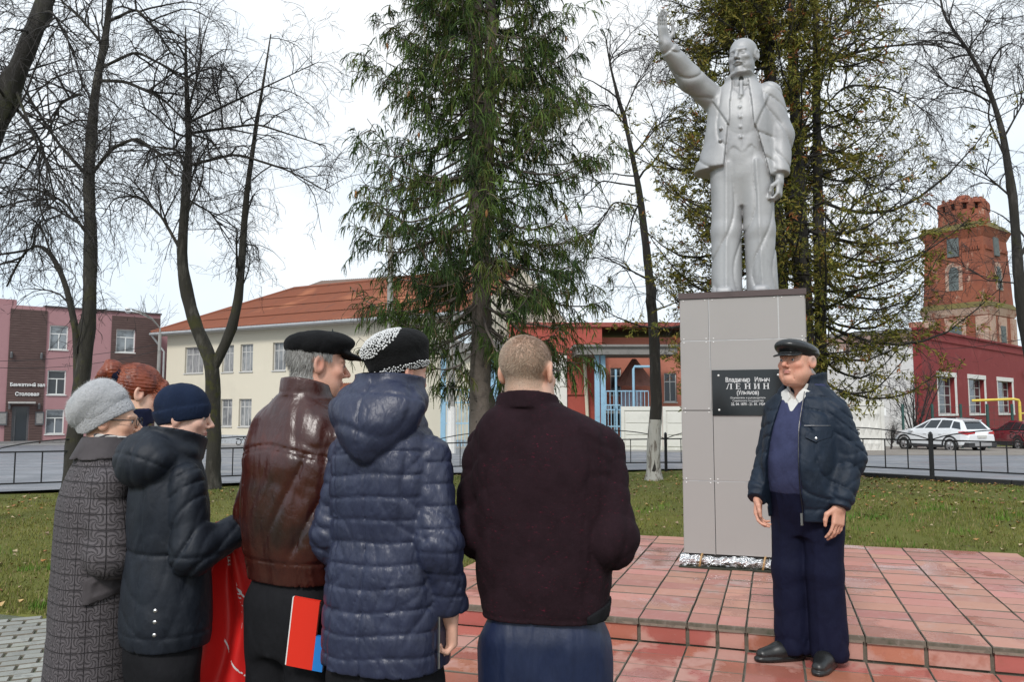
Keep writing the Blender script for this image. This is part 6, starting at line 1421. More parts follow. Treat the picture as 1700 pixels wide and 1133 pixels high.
# ==== 1. the speaker in cap and navy jacket, facing the group
def make_speaker():
    t = person('heavy man in black leather cap and open navy jacket facing the group from the step', 1.715, 4.76, R(-48))
    o, M = head_frame(1.67, R(-6), R(-4), 0, -.0, -.05); size = 1.06; w = 1.09; hf = (o, M, size, w)
    aL = ((.17, .02, 1.385), (.24, .05, 1.14), (.235, -.05, .93)); aR = ((-.165, .02, 1.385), (-.215, .03, 1.15), (-.19, -.16, .94))
    LL = ((.09, .02, .92), (.095, .01, .5), (.10, .03, .08)); RL = ((-.09, .02, .92), (-.095, -.02, .5), (-.10, .0, .08))
    torso = smooth_rows([(.8, .15, .11, 0, .02), (1.05, .17, .16, 0, -.02), (1.3, .16, .12, 0, .0), (1.5, .12, .08, 0, .03)])
    hL = dict(o=np.array(aL[2]) + np.array((-.005, -.02, -.05)), fwd=(-.03, -.2, -1), back=(.95, -.3, 0), curl=.32, side=-1, size=1.06, thumb=.4); hR = dict(o=np.array(aR[2]) + np.array((.0, -.02, -.04)), fwd=(.1, -.25, -1), back=(-.95, -.2, 0), curl=.5, side=1, size=1.06)
    def hm(S, q, c, blob):
        g = np.clip(blob((.078, .02, .02), (.018, .03, .03)) + (S[:, 1] > .03) * (S[:, 2] > -.06) * 1.0, 0, 1)[:, None]; c = c * (1 - g * .75) + np.array([.38, .35, .32]) * g * .75
        b = np.clip(blob((.033, -.085, .02), (.02, .02, .0055), 4), 0, 1)[:, None]; return c * (1 - b * .6) + np.array([.30, .22, .17]) * b * .6
    body(t, hf, (np.array((0, .02, 1.56)), np.array((0, .03, 1.42)), 1.16), torso, LL, RL, aL, aR, (hL, hR), dict(jowl=.75, nose=1.12, brow=1.15), dict(base=np.array([.60, .31, .22]), red=1.25, hairmask=hm), (-.42, .42, -.32, .26, .05, 1.83), hand_z=(.68, .92), hx=.0054, hh=.0048)
    eyes(t, hf)
    # sweater
    srows = smooth_rows([(.93, .2, .17, 0, .0), (1.0, .19, .18, 0, -.022), (1.12, .195, .192, 0, -.026), (1.3, .19, .165, 0, -.01), (1.45, .155, .118, 0, .01), (1.55, .12, .09, 0, .02)])
    M_sw = cloth('blue knitted sweater', (.044, .05, .105), .9, 70, .3, .25); M_sw.bump(M_sw.noise(500, 2, .5, (1, 1, .5)), .35, .002)
    def fs(P):
        d = column(P, srows, 2.2) + .004 * (creases(P, 11, 2.) - .3); v = 1.385 + np.abs(P[:, 0]) * 1.75; return np.where(P[:, 1] < .02, smax(d, np.where(P[:, 1] < .02, (P[:, 2] - v) * .45, -1), .006), d)
    sculpt('sweater', fs, (-.26, .26, -.3, .22, .92, 1.55), .008, M_sw, t)
    # shirt collar
    M_sh = cloth('white shirt', (.62, .61, .58), .8, 60, .06, .2)
    def fc(P):
        q = P - np.array((0, .015, 1.5)); rr = np.sqrt((q[:, 0] / 1.05) ** 2 + (q[:, 1] / 1.05) ** 2); hgt = .055 - .045 * (q[:, 1] > 0); ring = np.maximum(np.abs(rr - .083 - np.clip(-q[:, 2], 0, .1) * .25) - .006, np.abs(q[:, 2] - .0) - .045)
        tip = np.maximum(poly2(np.abs(P[:, 0]), P[:, 2], [(.010, 1.475), (.05, 1.52), (.092, 1.50), (.066, 1.395)]), np.abs(P[:, 1] + .108 + (1.48 - P[:, 2]) * .28 - np.abs(P[:, 0]) * .35) - .006)
        bib = np.maximum(column(P, srows, 2.2) - .004 + .008, np.maximum(P[:, 1] + .0, np.maximum(1.3 - P[:, 2], P[:, 2] - 1.5))); d = np.minimum(np.minimum(ring, tip), bib); gap = np.abs(P[:, 0]) - .012 - np.clip(P[:, 2] - 1.46, 0, 1) * .5
        return np.where((P[:, 1] < -.04) & (P[:, 2] > 1.455), np.maximum(d, -gap), d)
    sculpt('shirt', fc, (-.14, .14, -.19, .13, 1.3, 1.56), .005, M_sh, t)
    # jacket
    jr = smooth_rows([(.79, .195, .185, 0, -.005), (.86, .20, .19, 0, -.005), (.93, .212, .21, 0, -.012), (1.1, .215, .222, 0, -.022), (1.3, .21, .19, 0, -.005), (1.42, .20, .145, 0, .015), (1.49, .175, .12, 0, .025), (1.535, .13, .10, 0, .028), (1.575, .09, .085, 0, .03)])
    def fj(P):
        d = column(P, jr, 2.3); fo = creases(P, 17, .6, (.3, .2, 1.0))
        arms = None
        for A in (aL, aR):
            e = chain(P, (A[0], A[1], A[2]), (.088, .082, .07), .04); zb = P[:, 2]; e = e + .010 * (1 - np.abs(np.sin(34 * P[:, 2] + 16 * P[:, 0] + 20 * P[:, 1] + 1.8 * np.sin(11 * P[:, 2] + 14 * P[:, 0])))) ** 4 + .007 * (creases(P, 24, 1.3, (.45, .2, 1.2)) - .35) * np.clip((1.42 - zb) / .12, .35, 1)
            wr = np.asarray(A[2], float); dr = _n(np.asarray(A[2], float) - np.asarray(A[1], float)); sd = (P - wr) @ dr; e = smax(e, sd - .03, .01); cuff = np.maximum(np.linalg.norm(P - wr - sd[:, None] * dr, axis=1) - .056 + .0015 * np.cos(60 * np.arctan2(P[:, 1] - wr[1], P[:, 0] - wr[0])), np.abs(sd - .03) - .032); e = smin(e, cuff, .008)
            arms = e if arms is None else np.minimum(arms, e)
        d = d + .010 * (1 - np.abs(np.sin(21 * P[:, 2] + 13 * P[:, 0] + 2.2 * np.sin(9 * P[:, 2] - 7 * P[:, 0]) + 9 * P[:, 1]))) ** 4 * np.clip((P[:, 2] - .88) / .05, 0, 1) + .006 * (fo - .35) * np.clip((P[:, 2] - .84) / .05, 0, 1)
        d = d + .004 * np.cos(P[:, 0] * 260) * (P[:, 2] < .855) * 0 + .006 * np.exp(-((P[:, 2] - .86) / .008) ** 2)
        d = smin(d, arms, .028)
        d = d - .008 * np.exp(-((P[:, 2] - 1.315) / .006) ** 2) * 0
        # stand collar
        q = P - np.array((0, .028, 1.545)); rr = np.sqrt(q[:, 0] ** 2 + (q[:, 1] * 1.0) ** 2); col = np.maximum(np.abs(rr - .105 - .12 * (q[:, 2])) - .011, np.abs(q[:, 2] - .01 + .25 * np.clip(-q[:, 1], 0, .1)) - .055); d = smin(d, col, .02)
        # open front
        z = P[:, 2]; xl = np.interp(z, [.76, .9, 1.1, 1.35, 1.5, 1.62], [-.165, -.15, -.125, -.09, -.065, -.085]); xr = np.interp(z, [.76, .9, 1.1, 1.35, 1.5, 1.62], [.075, .085, .09, .07, .06, .085])
        op = np.maximum(np.maximum(xl - P[:, 0], P[:, 0] - xr), P[:, 1] + .05); inner = column(P, jr, 2.3) + .02
        d = smax(d, -np.maximum(op, -inner - .2), .008)
        d = smax(d, -np.maximum(np.maximum(op + .0, inner * 0 - 1), -1), .004)
        return d
    M_jk = cloth('navy jacket fabric', (.0085, .017, .033), .6, 45, .35, .35, wrinkle=.8, spec=.3)
    sculpt('jacket', fj, (-.46, .46, -.34, .3, .76, 1.63), .0068, M_jk, t)
    # zip along the front edge, pocket, stud
    zp = MB(); pts = []
    for z in np.linspace(.80, 1.5, 30):
        xr = float(np.interp(z, [.76, .9, 1.1, 1.35, 1.5, 1.62], [.075, .085, .09, .07, .06, .085])); a, b, cy = (float(np.interp(z, jr[:, 0], jr[:, i])) for i in (1, 2, 4)); y = cy - b * (1 - min(.98, abs(xr / a)) ** 2.3) ** (1 / 2.3); pts.append((xr + .001, y - .004, z))
    link('zip', zp.tube(pts, .0028, 5), M_leather_blk, t); link('zip_pull', MB().box(pts[0][0] - .006, pts[0][0] + .006, pts[0][1] - .012, pts[0][1] - .004, .775, .84), M_metal, t)
    def on_j(x, z, out=.004):
        a, b, cy = (float(np.interp(z, jr[:, 0], jr[:, i])) for i in (1, 2, 4)); return Vector((x, cy - b * max(.0, 1 - abs(x / a) ** 2.3) ** (1 / 2.3) - out, z))
    def patch(nm, x0, x1, zt, zb, zm, th=.006, mat=M_jk):
        n = 9; V = []; 
        for k in range(n):
            u = k / (n - 1); x = x0 + (x1 - x0) * u; zl_ = zb + (zm - zb) * (1 - abs(2 * u - 1))
            for z in (zt, zl_): 
                for th_ in (.001, th + .004): V.append(on_j(x, z, th_))
        F_ = []
        for k in range(n - 1):
            b = 4 * k; F_ += [(b + 1, b + 5, b + 7, b + 3), (b, b + 1, b + 5, b + 4)[::1], (b + 2, b + 3, b + 7, b + 6)]
        F_ += [(0, 1, 3, 2), (4 * n - 4, 4 * n - 3, 4 * n - 1, 4 * n - 2)]; return link(nm, MB().add(V, F_), mat, t)
    patch('pocket_flap', .115, .205, 1.285, 1.25, 1.225, .008); link('snap_stud', MB().lathe([(.008, 0), (.0075, .004), (.002, .006)], 10), M_metal, t, on_j(.16, 1.243, .012)).rotation_euler = (math.pi / 2, 0, .5)
    zz = [on_j(x, 1.312, .006) for x in np.linspace(.10, .21, 8)]; link('pocket_zip', MB().tube(zz, .0022, 5), M_zipd, t)
    trousers(t, LL, RL, smooth_rows([(.70, .17, .12, 0, .02), (.85, .195, .16, 0, .01), (1.0, .2, .18, 0, -.01)]), cloth('navy suit trousers', (.0075, .009, .026), .75, 60, .25, .25), ((.118, .098, .1), (.118, .098, .1)), bounds=(-.27, .27, -.2, .26), fold=.009)
    shoe('shoe', t, (.10, .0, .08), R(12), M_shoe, 1.12); shoe('shoe', t, (-.105, -.03, .08), R(-30), M_shoe, 1.12)
    # flat leather cap
    def fcap(P):
        q = (P - o) @ M / size; d = ell(q, (0, -.010, .064), (.098, .134, .050), rotx(-.14)); d = smin(d, ell(q, (0, .03, .048), (.092, .094, .042)), .03)
        d = smax(d, (.022 + .05 * np.clip(-q[:, 1], 0, .2)) - q[:, 2], .006)
        br = np.maximum(ell(q, (0, -.088, .036), (.076, .060, .10)), np.abs(q[:, 2] - (.040 - 2.2 * q[:, 0] ** 2 - .30 * (-q[:, 1] - .08))) - .0055); d = smin(d, br, .014)
        d = d + .0025 * groove(q[:, 0] + .3 * np.clip(q[:, 1], 0, 1) ** 2, .003) * (q[:, 2] > .06) + .0025 * groove(q[:, 2] - .048 - .12 * q[:, 1], .003) * (q[:, 1] > -.1)
        return d * size
    sculpt('cap', fcap, (-.14, .14, -.25, .14, 1.66, 1.84), .0048, M_leather_blk, t)
    t.scale = (1.035,) * 3
    return t
make_speaker()
# ---- the group seen from behind
def ring_collar(P, c, r, h, th, tilt=(0, 0), flare=0.0, e=1.0):
    q = P - np.asarray(c, float); rr = np.sqrt(q[:, 0] ** 2 + (q[:, 1] / e) ** 2); zz = q[:, 2] + tilt[0] * q[:, 0] + tilt[1] * q[:, 1]
    return np.maximum(np.abs(rr - r - flare * zz) - th, np.abs(zz) - h)
def sleeves(P, arms, fold, f, seed, k=.04, ax=(.45, .2, 1.2), cuff=True):
    out = None
    for A, rad in arms:
        e = chain(P, A, rad, k)
        if fold: e = e + fold * (creases(P, f, seed, ax) - .35)
        if cuff: wr = np.asarray(A[-1], float); dr = _n(wr - np.asarray(A[-2], float)); e = smax(e, (P - wr) @ dr - .0, .012)
        out = e if out is None else np.minimum(out, e)
    return out
def person_base(label, x, y, heading, z=0.0):
    """heading: degrees the person is turned from straight away towards the viewer's right"""
    return person(label, x, y, math.pi - R(heading), z)
def plain_legs(w=.09): return ((w, .01, .86), (w + .01, .0, .48), (w + .01, .03, .08)), ((-w, .01, .86), (-w - .01, .0, .48), (-w - .01, .03, .08))
def make_group():
    # ---- cropped man in the dark wool jacket
    t = person_base('man with cropped hair and glasses in dark maroon wool jacket, back turned', .10, 2.5, 12)
    o, M = head_frame(1.566, R(-14), R(3), 0, .05, -.0); size = .97; w = 1.06; hf = (o, M, size, w)
    aL = ((.17, .0, 1.325), (.21, .03, 1.08), (.10, -.2, .98)); aR = ((-.165, .0, 1.325), (-.205, .055, 1.07), (-.12, -.2, .98)); LL, RL = plain_legs()
    hd = [dict(o=np.array((.08, -.24, .98)), fwd=(-1, -.3, -.1), back=(0, -1, .2), curl=.7, side=-1), dict(o=np.array((-.09, -.235, .96)), fwd=(1, -.3, -.1), back=(0, -1, .2), curl=.7, side=1)]
    def hm(S, q, c, blob):
        top = .035 + .12 * q[:, 1] * (q[:, 1] < 0); lim = np.where(q[:, 1] > 0, -.075 + .0 * q[:, 1], .045 - .3 * q[:, 1]); near = np.where((S[:, 0] > .062) & (q[:, 1] < .04), -.005, lim); g = np.clip((q[:, 2] - near) / .03, 0, 1)[:, None]
        ear = np.clip(blob((.085, .014, -.004), (.02, .026, .04), 4), 0, 1)[:, None]; g = g * (1 - ear); return c * (1 - g * .68) + np.array([.27, .19, .135]) * g * .68
    bo = body(t, hf, (np.array((.045, .02, 1.47)), np.array((.03, .03, 1.36)), 1.08), smooth_rows([(.8, .15, .1, 0, .02), (1.1, .16, .11, 0, 0), (1.32, .15, .09, 0, .02), (1.42, .11, .07, 0, .02)]), LL, RL, aL, aR, hd, dict(jowl=.4), dict(base=np.array([.62, .37, .27]), hairmask=hm), (-.3, .3, -.42, .2, .05, 1.70), hand_z=(.9, 1.04))
    eyes(t, hf); V, Q = mesh_arrays(bo)
    def scalp(c):
        q = (c - o) @ M / size; return (q[:, 2] > np.where(q[:, 1] > .0, -.07, .05 - .2 * q[:, 1])) & ~((np.abs(q[:, 0]) > .058 * w) & (q[:, 1] < .045) & (q[:, 2] < .035) & (np.abs(q[:, 1]) < .05)) & (np.linalg.norm(c - o, axis=1) < .2)
    p, nr = surf_points(V, Q, 11000, scalp); q = (p - o) @ M / size; crown = np.array([.012, .075, .085]); rel = q - crown; sw = np.cross(rel, np.array([0, .5, 1.0])); fl = _n_rows(rel) * .8 + _n_rows(sw) * .55 + np.array([0, 0, -.35]); fl = fl @ M.T
    tone = RNG.random((len(p), 1)); cols = np.array([.16, .105, .07]) * (1 - tone) + np.array([.5, .38, .28]) * tone; fade = np.clip((q[:, 2] + .07) / .08, .35, 1)[:, None]; strands('hair', t, p, nr, fl, .0065 * fade, .0007, cols)
    # glasses temple
    M_gl = Mat('dark spectacle frame', (.02, .018, .018), .3)
    def glasses(t_, hf_, mat, lens=True):
        o_, M_, s_, w_ = hf_; g = thing_part('glasses', t_); pt = lambda x, y, z: Vector(o_ + M_ @ (np.array([x * w_, y, z]) * s_))
        for sg in (-1, 1):
            link('temple_arm', MB().tube([pt(sg * .06, -.098, .008), pt(sg * .078, -.06, .008), pt(sg * .083, .0, .007), pt(sg * .081, .03, -.012)], .0022, 6), mat, g)
            link('rim', MB().tube([pt(sg * .033 + .024 * math.cos(a), -.107, .002 + .017 * math.sin(a)) for a in np.linspace(0, 2 * math.pi, 17)], .0018, 5, cap=False), mat, g)
        link('bridge', MB().tube([pt(-.01, -.109, .006), pt(0, -.112, .008), pt(.01, -.109, .006)], .0018, 5), mat, g); return g
    glasses(t, hf, M_gl)
    jr = smooth_rows([(.83, .185, .135, 0, .0), (.87, .192, .14, 0, .0), (.95, .2, .148, 0, .0), (1.12, .215, .155, 0, .0), (1.26, .222, .152, .0, .01), (1.34, .216, .135, .005, .012), (1.395, .203, .118, .015, .014), (1.435, .16, .105, .03, .015), (1.47, .085, .08, .045, .015), (1.48, .06, .06, .045, .015)])
    arms = ((aL, (.078, .072, .055)), (aR, (.078, .075, .055)))
    def fj(P):
        x, y, z = P.T; d = column(P, jr, 3.0); s = sleeves(P, arms, .010, 19, 2.2); d = smin(d, s, .010)
        d = d + (.007 * (creases(P, 10, 4.1, (.9, .2, .5)) - .3) + .006 * (creases(P, 23, 2.1, (.7, .2, .8)) - .3) * np.clip((np.abs(x) - .08) / .08, .2, 1)) * np.clip((z - .86) / .06, 0, 1)
        bk = y > .02; d = d + .0035 * groove(x - .02, .004) * bk + .003 * groove(np.abs(x) - .135 - .12 * np.clip(z - 1.1, 0, 1), .004) * bk * (z < 1.3) + .003 * groove(np.abs(x) - .188, .005) * (z > 1.15)
        d = smin(d, ring_collar(P, (.05, .01, 1.462), .090, .028, .010, (0, -.2), -.2), .007)
        d = d + .003 * groove(z - .846, .004); return d
    M_wool = cloth('dark maroon wool', (.019, .009, .0125), .92, 90, .3, .5, .03, wrinkle=.35); M_wool.mix(M_wool.noise(75, 4, .7, (1, 1, 2.5)).ss(.6, .72) * M_wool.noise(7, 4, .7).ss(.36, .58), (.12, .012, .028)); M_wool.mix(M_wool.noise(300, 2).ss(.6, .8) * .5, (.03, .024, .028))
    sculpt('jacket', fj, (-.33, .33, -.32, .24, .82, 1.56), .006, M_wool, t)
    hr = smooth_rows([(.827, .188, .139, 0, 0), (.87, .195, .144, 0, 0), (.93, .2, .15, 0, 0)])
    sculpt('knit_side', lambda P: np.maximum(column(P, hr, 3.0) - .003 + .0015 * np.cos(P[:, 1] * 700 + P[:, 0] * 500), np.maximum(P[:, 0] + .14, poly2(-P[:, 0], P[:, 2], [(.1, .834), (.25, .834), (.25, .90), (.175, .875)]))), (-.24, -.12, -.18, .18, .82, .93), .005, M_black_cloth, t)
    trousers(t, LL, RL, smooth_rows([(.66, .15, .112, 0, .02), (.78, .172, .126, 0, .01), (.9, .155, .11, 0, .0)]), cloth('blue suit trousers', (.0095, .017, .05), .5, 60, .25, .2, wrinkle=.5, ws=(1.5, 1, .4), spec=.4), ((.118, .1, .1), (.118, .1, .1)), inside=(jr, 3.0), bounds=(-.26, .26, -.2, .24), fold=.012, seed=2., h=.008)
    for s in (1, -1): shoe('shoe', t, (s * .1, .02, .08), R(8 * s), M_shoe, 1.05)

    # ---- woman in the slate quilted coat
    t = person_base('woman in slate blue quilted hooded coat and sparkling black beret, back turned', -.375, 2.47, 22)
    o, M = head_frame(1.565, R(-24), R(8), 0, -.02, -.02); size = .9; w = 1.0; hf = (o, M, size, w)
    aL = ((.135, .0, 1.31), (.18, .02, 1.06), (.165, -.1, .86)); aR = ((-.135, .0, 1.31), (-.185, .03, 1.06), (-.19, -.03, .855)); LL, RL = plain_legs(.085)
    hd = [dict(o=np.array((-.19, -.035, .85)), fwd=(.05, -.1, -1), back=(-.55, -.85, 0), curl=.85, side=1, size=.98, thumb=.8, spread=.03), dict(o=np.array((.165, -.11, .85)), fwd=(0, -.3, -1), back=(1, 0, 0), curl=.6, side=-1, size=.92)]
    body(t, hf, (np.array((-.01, .015, 1.47)), np.array((0, .03, 1.36)), 1.0), smooth_rows([(.8, .14, .1, 0, .02), (1.1, .15, .1, 0, 0), (1.3, .14, .085, 0, .02), (1.4, .09, .06, 0, .02)]), LL, RL, aL, aR, hd, dict(jowl=.5), dict(base=np.array([.63, .36, .27]), red=1.2), (-.3, .3, -.3, .2, .05, 1.68), hand_z=(.68, .88), hx=.0062, hh=.0052)
    eyes(t, hf)
    jr = smooth_rows([(.70, .182, .155, 0, .0), (.8, .184, .155, 0, .0), (.95, .178, .145, 0, .0), (1.08, .163, .13, 0, .0), (1.25, .168, .135, 0, .01), (1.34, .158, .12, 0, .012), (1.41, .12, .1, 0, .015), (1.46, .09, .08, 0, .015)])
    arms = ((aL, (.068, .064, .056)), (aR, (.068, .066, .058)))
    PZs = .064
    def fj(P):
        x, y, z = P.T; d = column(P, jr, 2.8)
        def puff(ph, a): zz = (z + ph + .006 * np.sin(11 * x) + .004 * np.sin(23 * x + 9 * z)) / PZs; return a * (np.abs(np.sin(math.pi * zz)) ** .5) - .0034 * groove((zz - np.round(zz)) * PZs, .0045)
        d = d - puff(.02, .0016) + .001; s = sleeves(P, arms, 0, 1, 0); s = s - puff(.05, .0020) + .001 + .009 * (creases(P, 22, 1.1, (.4, .2, 1.3)) - .35) * np.clip((1.25 - z) / .1, .3, 1); d = smin(d, s, .006)
        d = d + .005 * (creases(P, 15, .3, (.9, .3, .5)) - .3) + .004 * (1 - np.abs(np.sin(52 * x + 30 * y + 3 * np.sin(14 * z) + 2 * np.sin(23 * x)))) ** 4
        bk = y > 0; d = d + .005 * groove(x, .004) * bk * (z < 1.36) + .004 * groove(np.abs(x) - .105 - .05 * np.clip(1.08 - z, 0, 1) - .16 * np.clip(z - 1.1, 0, 1) ** 1.5, .004) * bk * (z < 1.32)
        # hood lying on the back: a pouch that narrows to a blunt point
        q = (P - np.array((.0, .085, 1.43))) @ rotx(.36); tp = np.clip((q[:, 2] + .16) / .2, .0, 1); qq = q.copy(); qq[:, 0] = q[:, 0] / (.42 + .62 * tp)
        h_ = ell(qq, (0, .0, -.015), (.165, .085, .135)); h_ = smin(h_, ell(q, (0, -.07, .075), (.125, .085, .065)), .04); h_ = smax(h_, (z - 1.56 - .25 * (y - .08)), .03)
        h_ = h_ + .005 * groove(x, .004) + .010 * (creases(P, 17, 2.7, (.6, .4, 1.1)) - .35) + .004 * groove(h_ * 0 + q[:, 2] - .045, .004); d = smin(d, h_, .005)
        d = smin(d, ring_collar(P, (0, -.005, 1.50), .088, .05, .014, (0, -.1), .15), .02); d = smax(d, -cap(P, (0, -.03, 1.46), (0, -.045, 1.7), .07, .09), .01)
        return d
    M_puf = cloth('slate blue nylon', (.022, .027, .058), .42, 60, .25, .12, wrinkle=.35, ws=(2.2, 2.2, 1.2), spec=.45); M_puf.bump(M_puf.noise(46, 3, .5, (2.2, 2.2, .7), .4), .22, .008)
    sculpt('coat', fj, (-.32, .32, -.24, .32, .69, 1.56), .0056, M_puf, t, rw=.25)
    zp = [(-.18 - .01 * k, .1 - .02 * k, .72 + .0 * k) for k in range(3)]
    link('side_zip', MB().tube([(-.19, .03, z) for z in np.linspace(.71, .86, 8)], .0035, 5), M_metal, t)
    trousers(t, LL, RL, smooth_rows([(.6, .14, .11, 0, .02), (.78, .17, .13, 0, .01), (.86, .16, .12, 0, .0)]), M_black_cloth, ((.11, .09, .085), (.11, .09, .085)), inside=(jr, 2.8), bounds=(-.25, .25, -.2, .22), h=.013, crease=False)
    for s in (1, -1): shoe('shoe', t, (s * .095, .02, .08), R(8 * s), M_shoe, .92)
    M_fur = Mat('black plush', (.0065, .0065, .007), .9, spec=.15, sheen=.03)
    fz = M_fur.xyz(); M_fur.bump(M_fur.noise(140, 3), .6, .006)
    bc = o + M @ np.array([0, .014, .048]) * size; Mh = M @ rotx(-.34) @ roty(.16)
    def fb(P): q = (P - bc) @ Mh / .93; d = ell(q, (0, .0, .03), (.108, .118, .066)); d = smin(d, ell(q, (0, -.0, -.025), (.093, .105, .05)), .03); return smax(d, -.058 - q[:, 2], .008) + .0025 * (creases(P, 60, 1) - .3)
    hat = sculpt('beret', fb, (bc[0] - .15, bc[0] + .15, bc[1] - .16, bc[1] + .16, bc[2] - .13, bc[2] + .14), .005, M_fur, t)
    V, Q = mesh_arrays(hat); M_chip = Mat('white sequin', (.62, .62, .62), .35)
    def chips(nm, n, mask, sz, md):
        p, nr = surf_points(V, Q, n * 9, mask); keep = []; 
        for i in range(len(p)):
            if len(keep) >= n: break
            if not keep or np.min(np.linalg.norm(p[keep] - p[i], axis=1)) > md: keep.append(i)
        p, nr = p[keep], nr[keep]; u = np.cross(nr, RNG.normal(size=nr.shape)); u /= np.linalg.norm(u, axis=1, keepdims=True); v = np.cross(nr, u); m = len(p); sx = sz * (.8 + .5 * RNG.random((m, 1))); sy_ = sz * (.6 + .4 * RNG.random((m, 1)))
        ring = [p + nr * .0022 + u * sx * math.cos(a) + v * sy_ * math.sin(a) for a in np.arange(6) * math.pi / 3 + .3]; low = [r_ - nr * .004 for r_ in ring]; VV = np.stack(ring + low + [p + nr * .0032], 1).reshape(-1, 3); b = np.arange(m)[:, None] * 13
        F_ = np.concatenate([b + [k, (k + 1) % 6, 12] for k in range(6)] + [b + [k, k + 6, (k + 1) % 6] for k in range(6)] + [b + [k + 6, (k + 1) % 6 + 6, (k + 1) % 6] for k in range(6)]); return link(nm, np_mesh(nm, VV, F_), M_chip, hat, kind='stuff')
    vd = np.array([-.62, -.52, .60]); ph_ = math.pi - R(22); vl = rotz(-ph_) @ vd; vl = vl / np.linalg.norm(vl); top = bc + Mh @ np.array([0, 0, .02])
    chips('sequins', 900, lambda c: (_n_rows(c - top) @ vl) > .62, .0034, .0062)
    chips('rim_sequins', 300, lambda c: np.abs(((c - bc) @ Mh)[:, 2] + .040) < .008, .0028, .0056)

    # ---- man in the brown leather jacket
    t = person_base('man in glossy brown leather jacket and black flat cap, grey hair', -.70, 2.72, 34)
    o, M = head_frame(1.60, R(-30), R(4), 0, -.03, -.03); size = .93; w = 1.0; hf = (o, M, size, w)
    aL = ((.158, .0, 1.335), (.19, .02, 1.1), (.16, -.2, 1.0)); aR = ((-.158, .0, 1.335), (-.19, .02, 1.1), (-.15, -.2, 1.0)); LL, RL = plain_legs()
    hd = [dict(o=np.array((.16, -.22, .99)), fwd=(-.3, -1, -.3), back=(.6, -.2, .6), curl=.5, side=-1), dict(o=np.array((-.14, -.22, .99)), fwd=(.3, -1, -.3), back=(-.6, -.2, .6), curl=.5, side=1)]
    def hm2(S, q, c, blob):
        g = ((q[:, 2] > -.055) & (q[:, 1] > .028 + .0 * q[:, 2]) & (q[:, 2] < .09)) | ((np.abs(q[:, 1] - .0) < .035) & (q[:, 2] > .012) & (np.abs(q[:, 0]) > .05)); ear = np.clip(blob((.085, .014, -.004), (.02, .026, .04), 4), 0, 1); g = (g * (1 - ear))[:, None]; return c * (1 - g * .85) + np.array([.26, .25, .24]) * g * .85
    bo = body(t, hf, (np.array((-.01, .015, 1.5)), np.array((0, .03, 1.38)), 1.05), smooth_rows([(.8, .15, .1, 0, .02), (1.1, .16, .11, 0, 0), (1.32, .15, .09, 0, .02), (1.43, .1, .07, 0, .02)]), LL, RL, aL, aR, hd, dict(jowl=.35, nose=1.05), dict(base=np.array([.62, .34, .25]), red=1.1, hairmask=hm2), (-.3, .3, -.42, .2, .05, 1.72), hand_z=(.9, 1.06))
    eyes(t, hf); V, Q = mesh_arrays(bo)
    def side(c): q = (c - o) @ M / size; return (q[:, 2] > -.06) & (q[:, 2] < .06) & ((q[:, 1] > .03) | ((q[:, 2] > .02) & (q[:, 1] > -.03) & (np.abs(q[:, 0]) > .05))) & ~((np.abs(q[:, 0]) > .07) & (q[:, 1] < .042) & (q[:, 2] < .03))
    p, nr = surf_points(V, Q, 5200, side); fl = np.tile(np.array([0, .15, -1.0]), (len(p), 1)) + RNG.normal(size=p.shape) * .15; tone = RNG.random((len(p), 1)); strands('hair', t, p, nr, fl, .019, .0009, np.array([.13, .12, .11]) * (1 - tone) + np.array([.5, .49, .47]) * tone)
    jr = smooth_rows([(.895, .175, .135, 0, .0), (.955, .183, .142, 0, .0), (.985, .198, .155, 0, .0), (1.1, .202, .155, 0, .005), (1.28, .203, .148, 0, .012), (1.36, .196, .130, 0, .012), (1.43, .172, .108, 0, .012), (1.468, .125, .092, -.01, .01), (1.495, .085, .08, -.01, .01)])
    arms = ((aL, (.08, .075, .06)), (aR, (.08, .075, .06)))
    def fj(P):
        x, y, z = P.T; d = column(P, jr, 2.8); s = sleeves(P, arms, .010, 21, 3.3); d = smin(d, s, .008)
        amp = np.clip((z - .97) / .05, 0, 1); d = d + (.0065 * (creases(P, 12, 5.2, (.95, .3, .38)) - .3) + .007 * (creases(P, 24, 1.7, (1.1, .3, .35)) - .3) * np.clip((x + .12) / -.1, .15, 1)) * amp
        bk = y > .02; yoke = 1.335 - .35 * x ** 2 * 0 - .5 * np.abs(x) ** 1.6; d = d + .010 * ((1 - np.abs(np.sin(17 * x + 5 * z + 1.7 * np.sin(6 * z + 5 * x) + 9 * y))) ** 2.6) * amp * np.clip((.10 - x) / .2, .1, 1) * np.clip((1.34 - z) / .1, 0, 1)
        d = d + .004 * groove(z - yoke, .005) * bk + .0035 * groove(z - yoke + .014, .004) * bk + .004 * groove(np.abs(x) - .12 - .25 * np.clip(z - 1.12, 0, 1) ** 1.4, .004) * bk * (z < 1.31)
        d = d + .004 * groove(z - .968, .005) + .0018 * np.cos(x * 420) * (z < .96) * (np.abs(x) > .1)
        d = smin(d, ring_collar(P, (-.015, .004, 1.505), .08, .032, .009, (0, -.25), -.1), .012); d = d + .002 * groove(z - 1.505, .003) * (z > 1.47); return d
    M_lea = Mat('oxblood leather', (.043, .0085, .0055), .31, spec=.5, coat=.2, coatr=.28)
    M_lea.mix(M_lea.noise(3.2, 4, .55).ss(.46, .64), (.016, .0055, .005)); M_lea.mix(M_lea.noise(7, 5, .6).ss(.56, .72) * .6, (.10, .018, .011)); M_lea.mix(M_lea.noise(60, 4).ss(.55, .75) * .35, (.02, .006, .005))
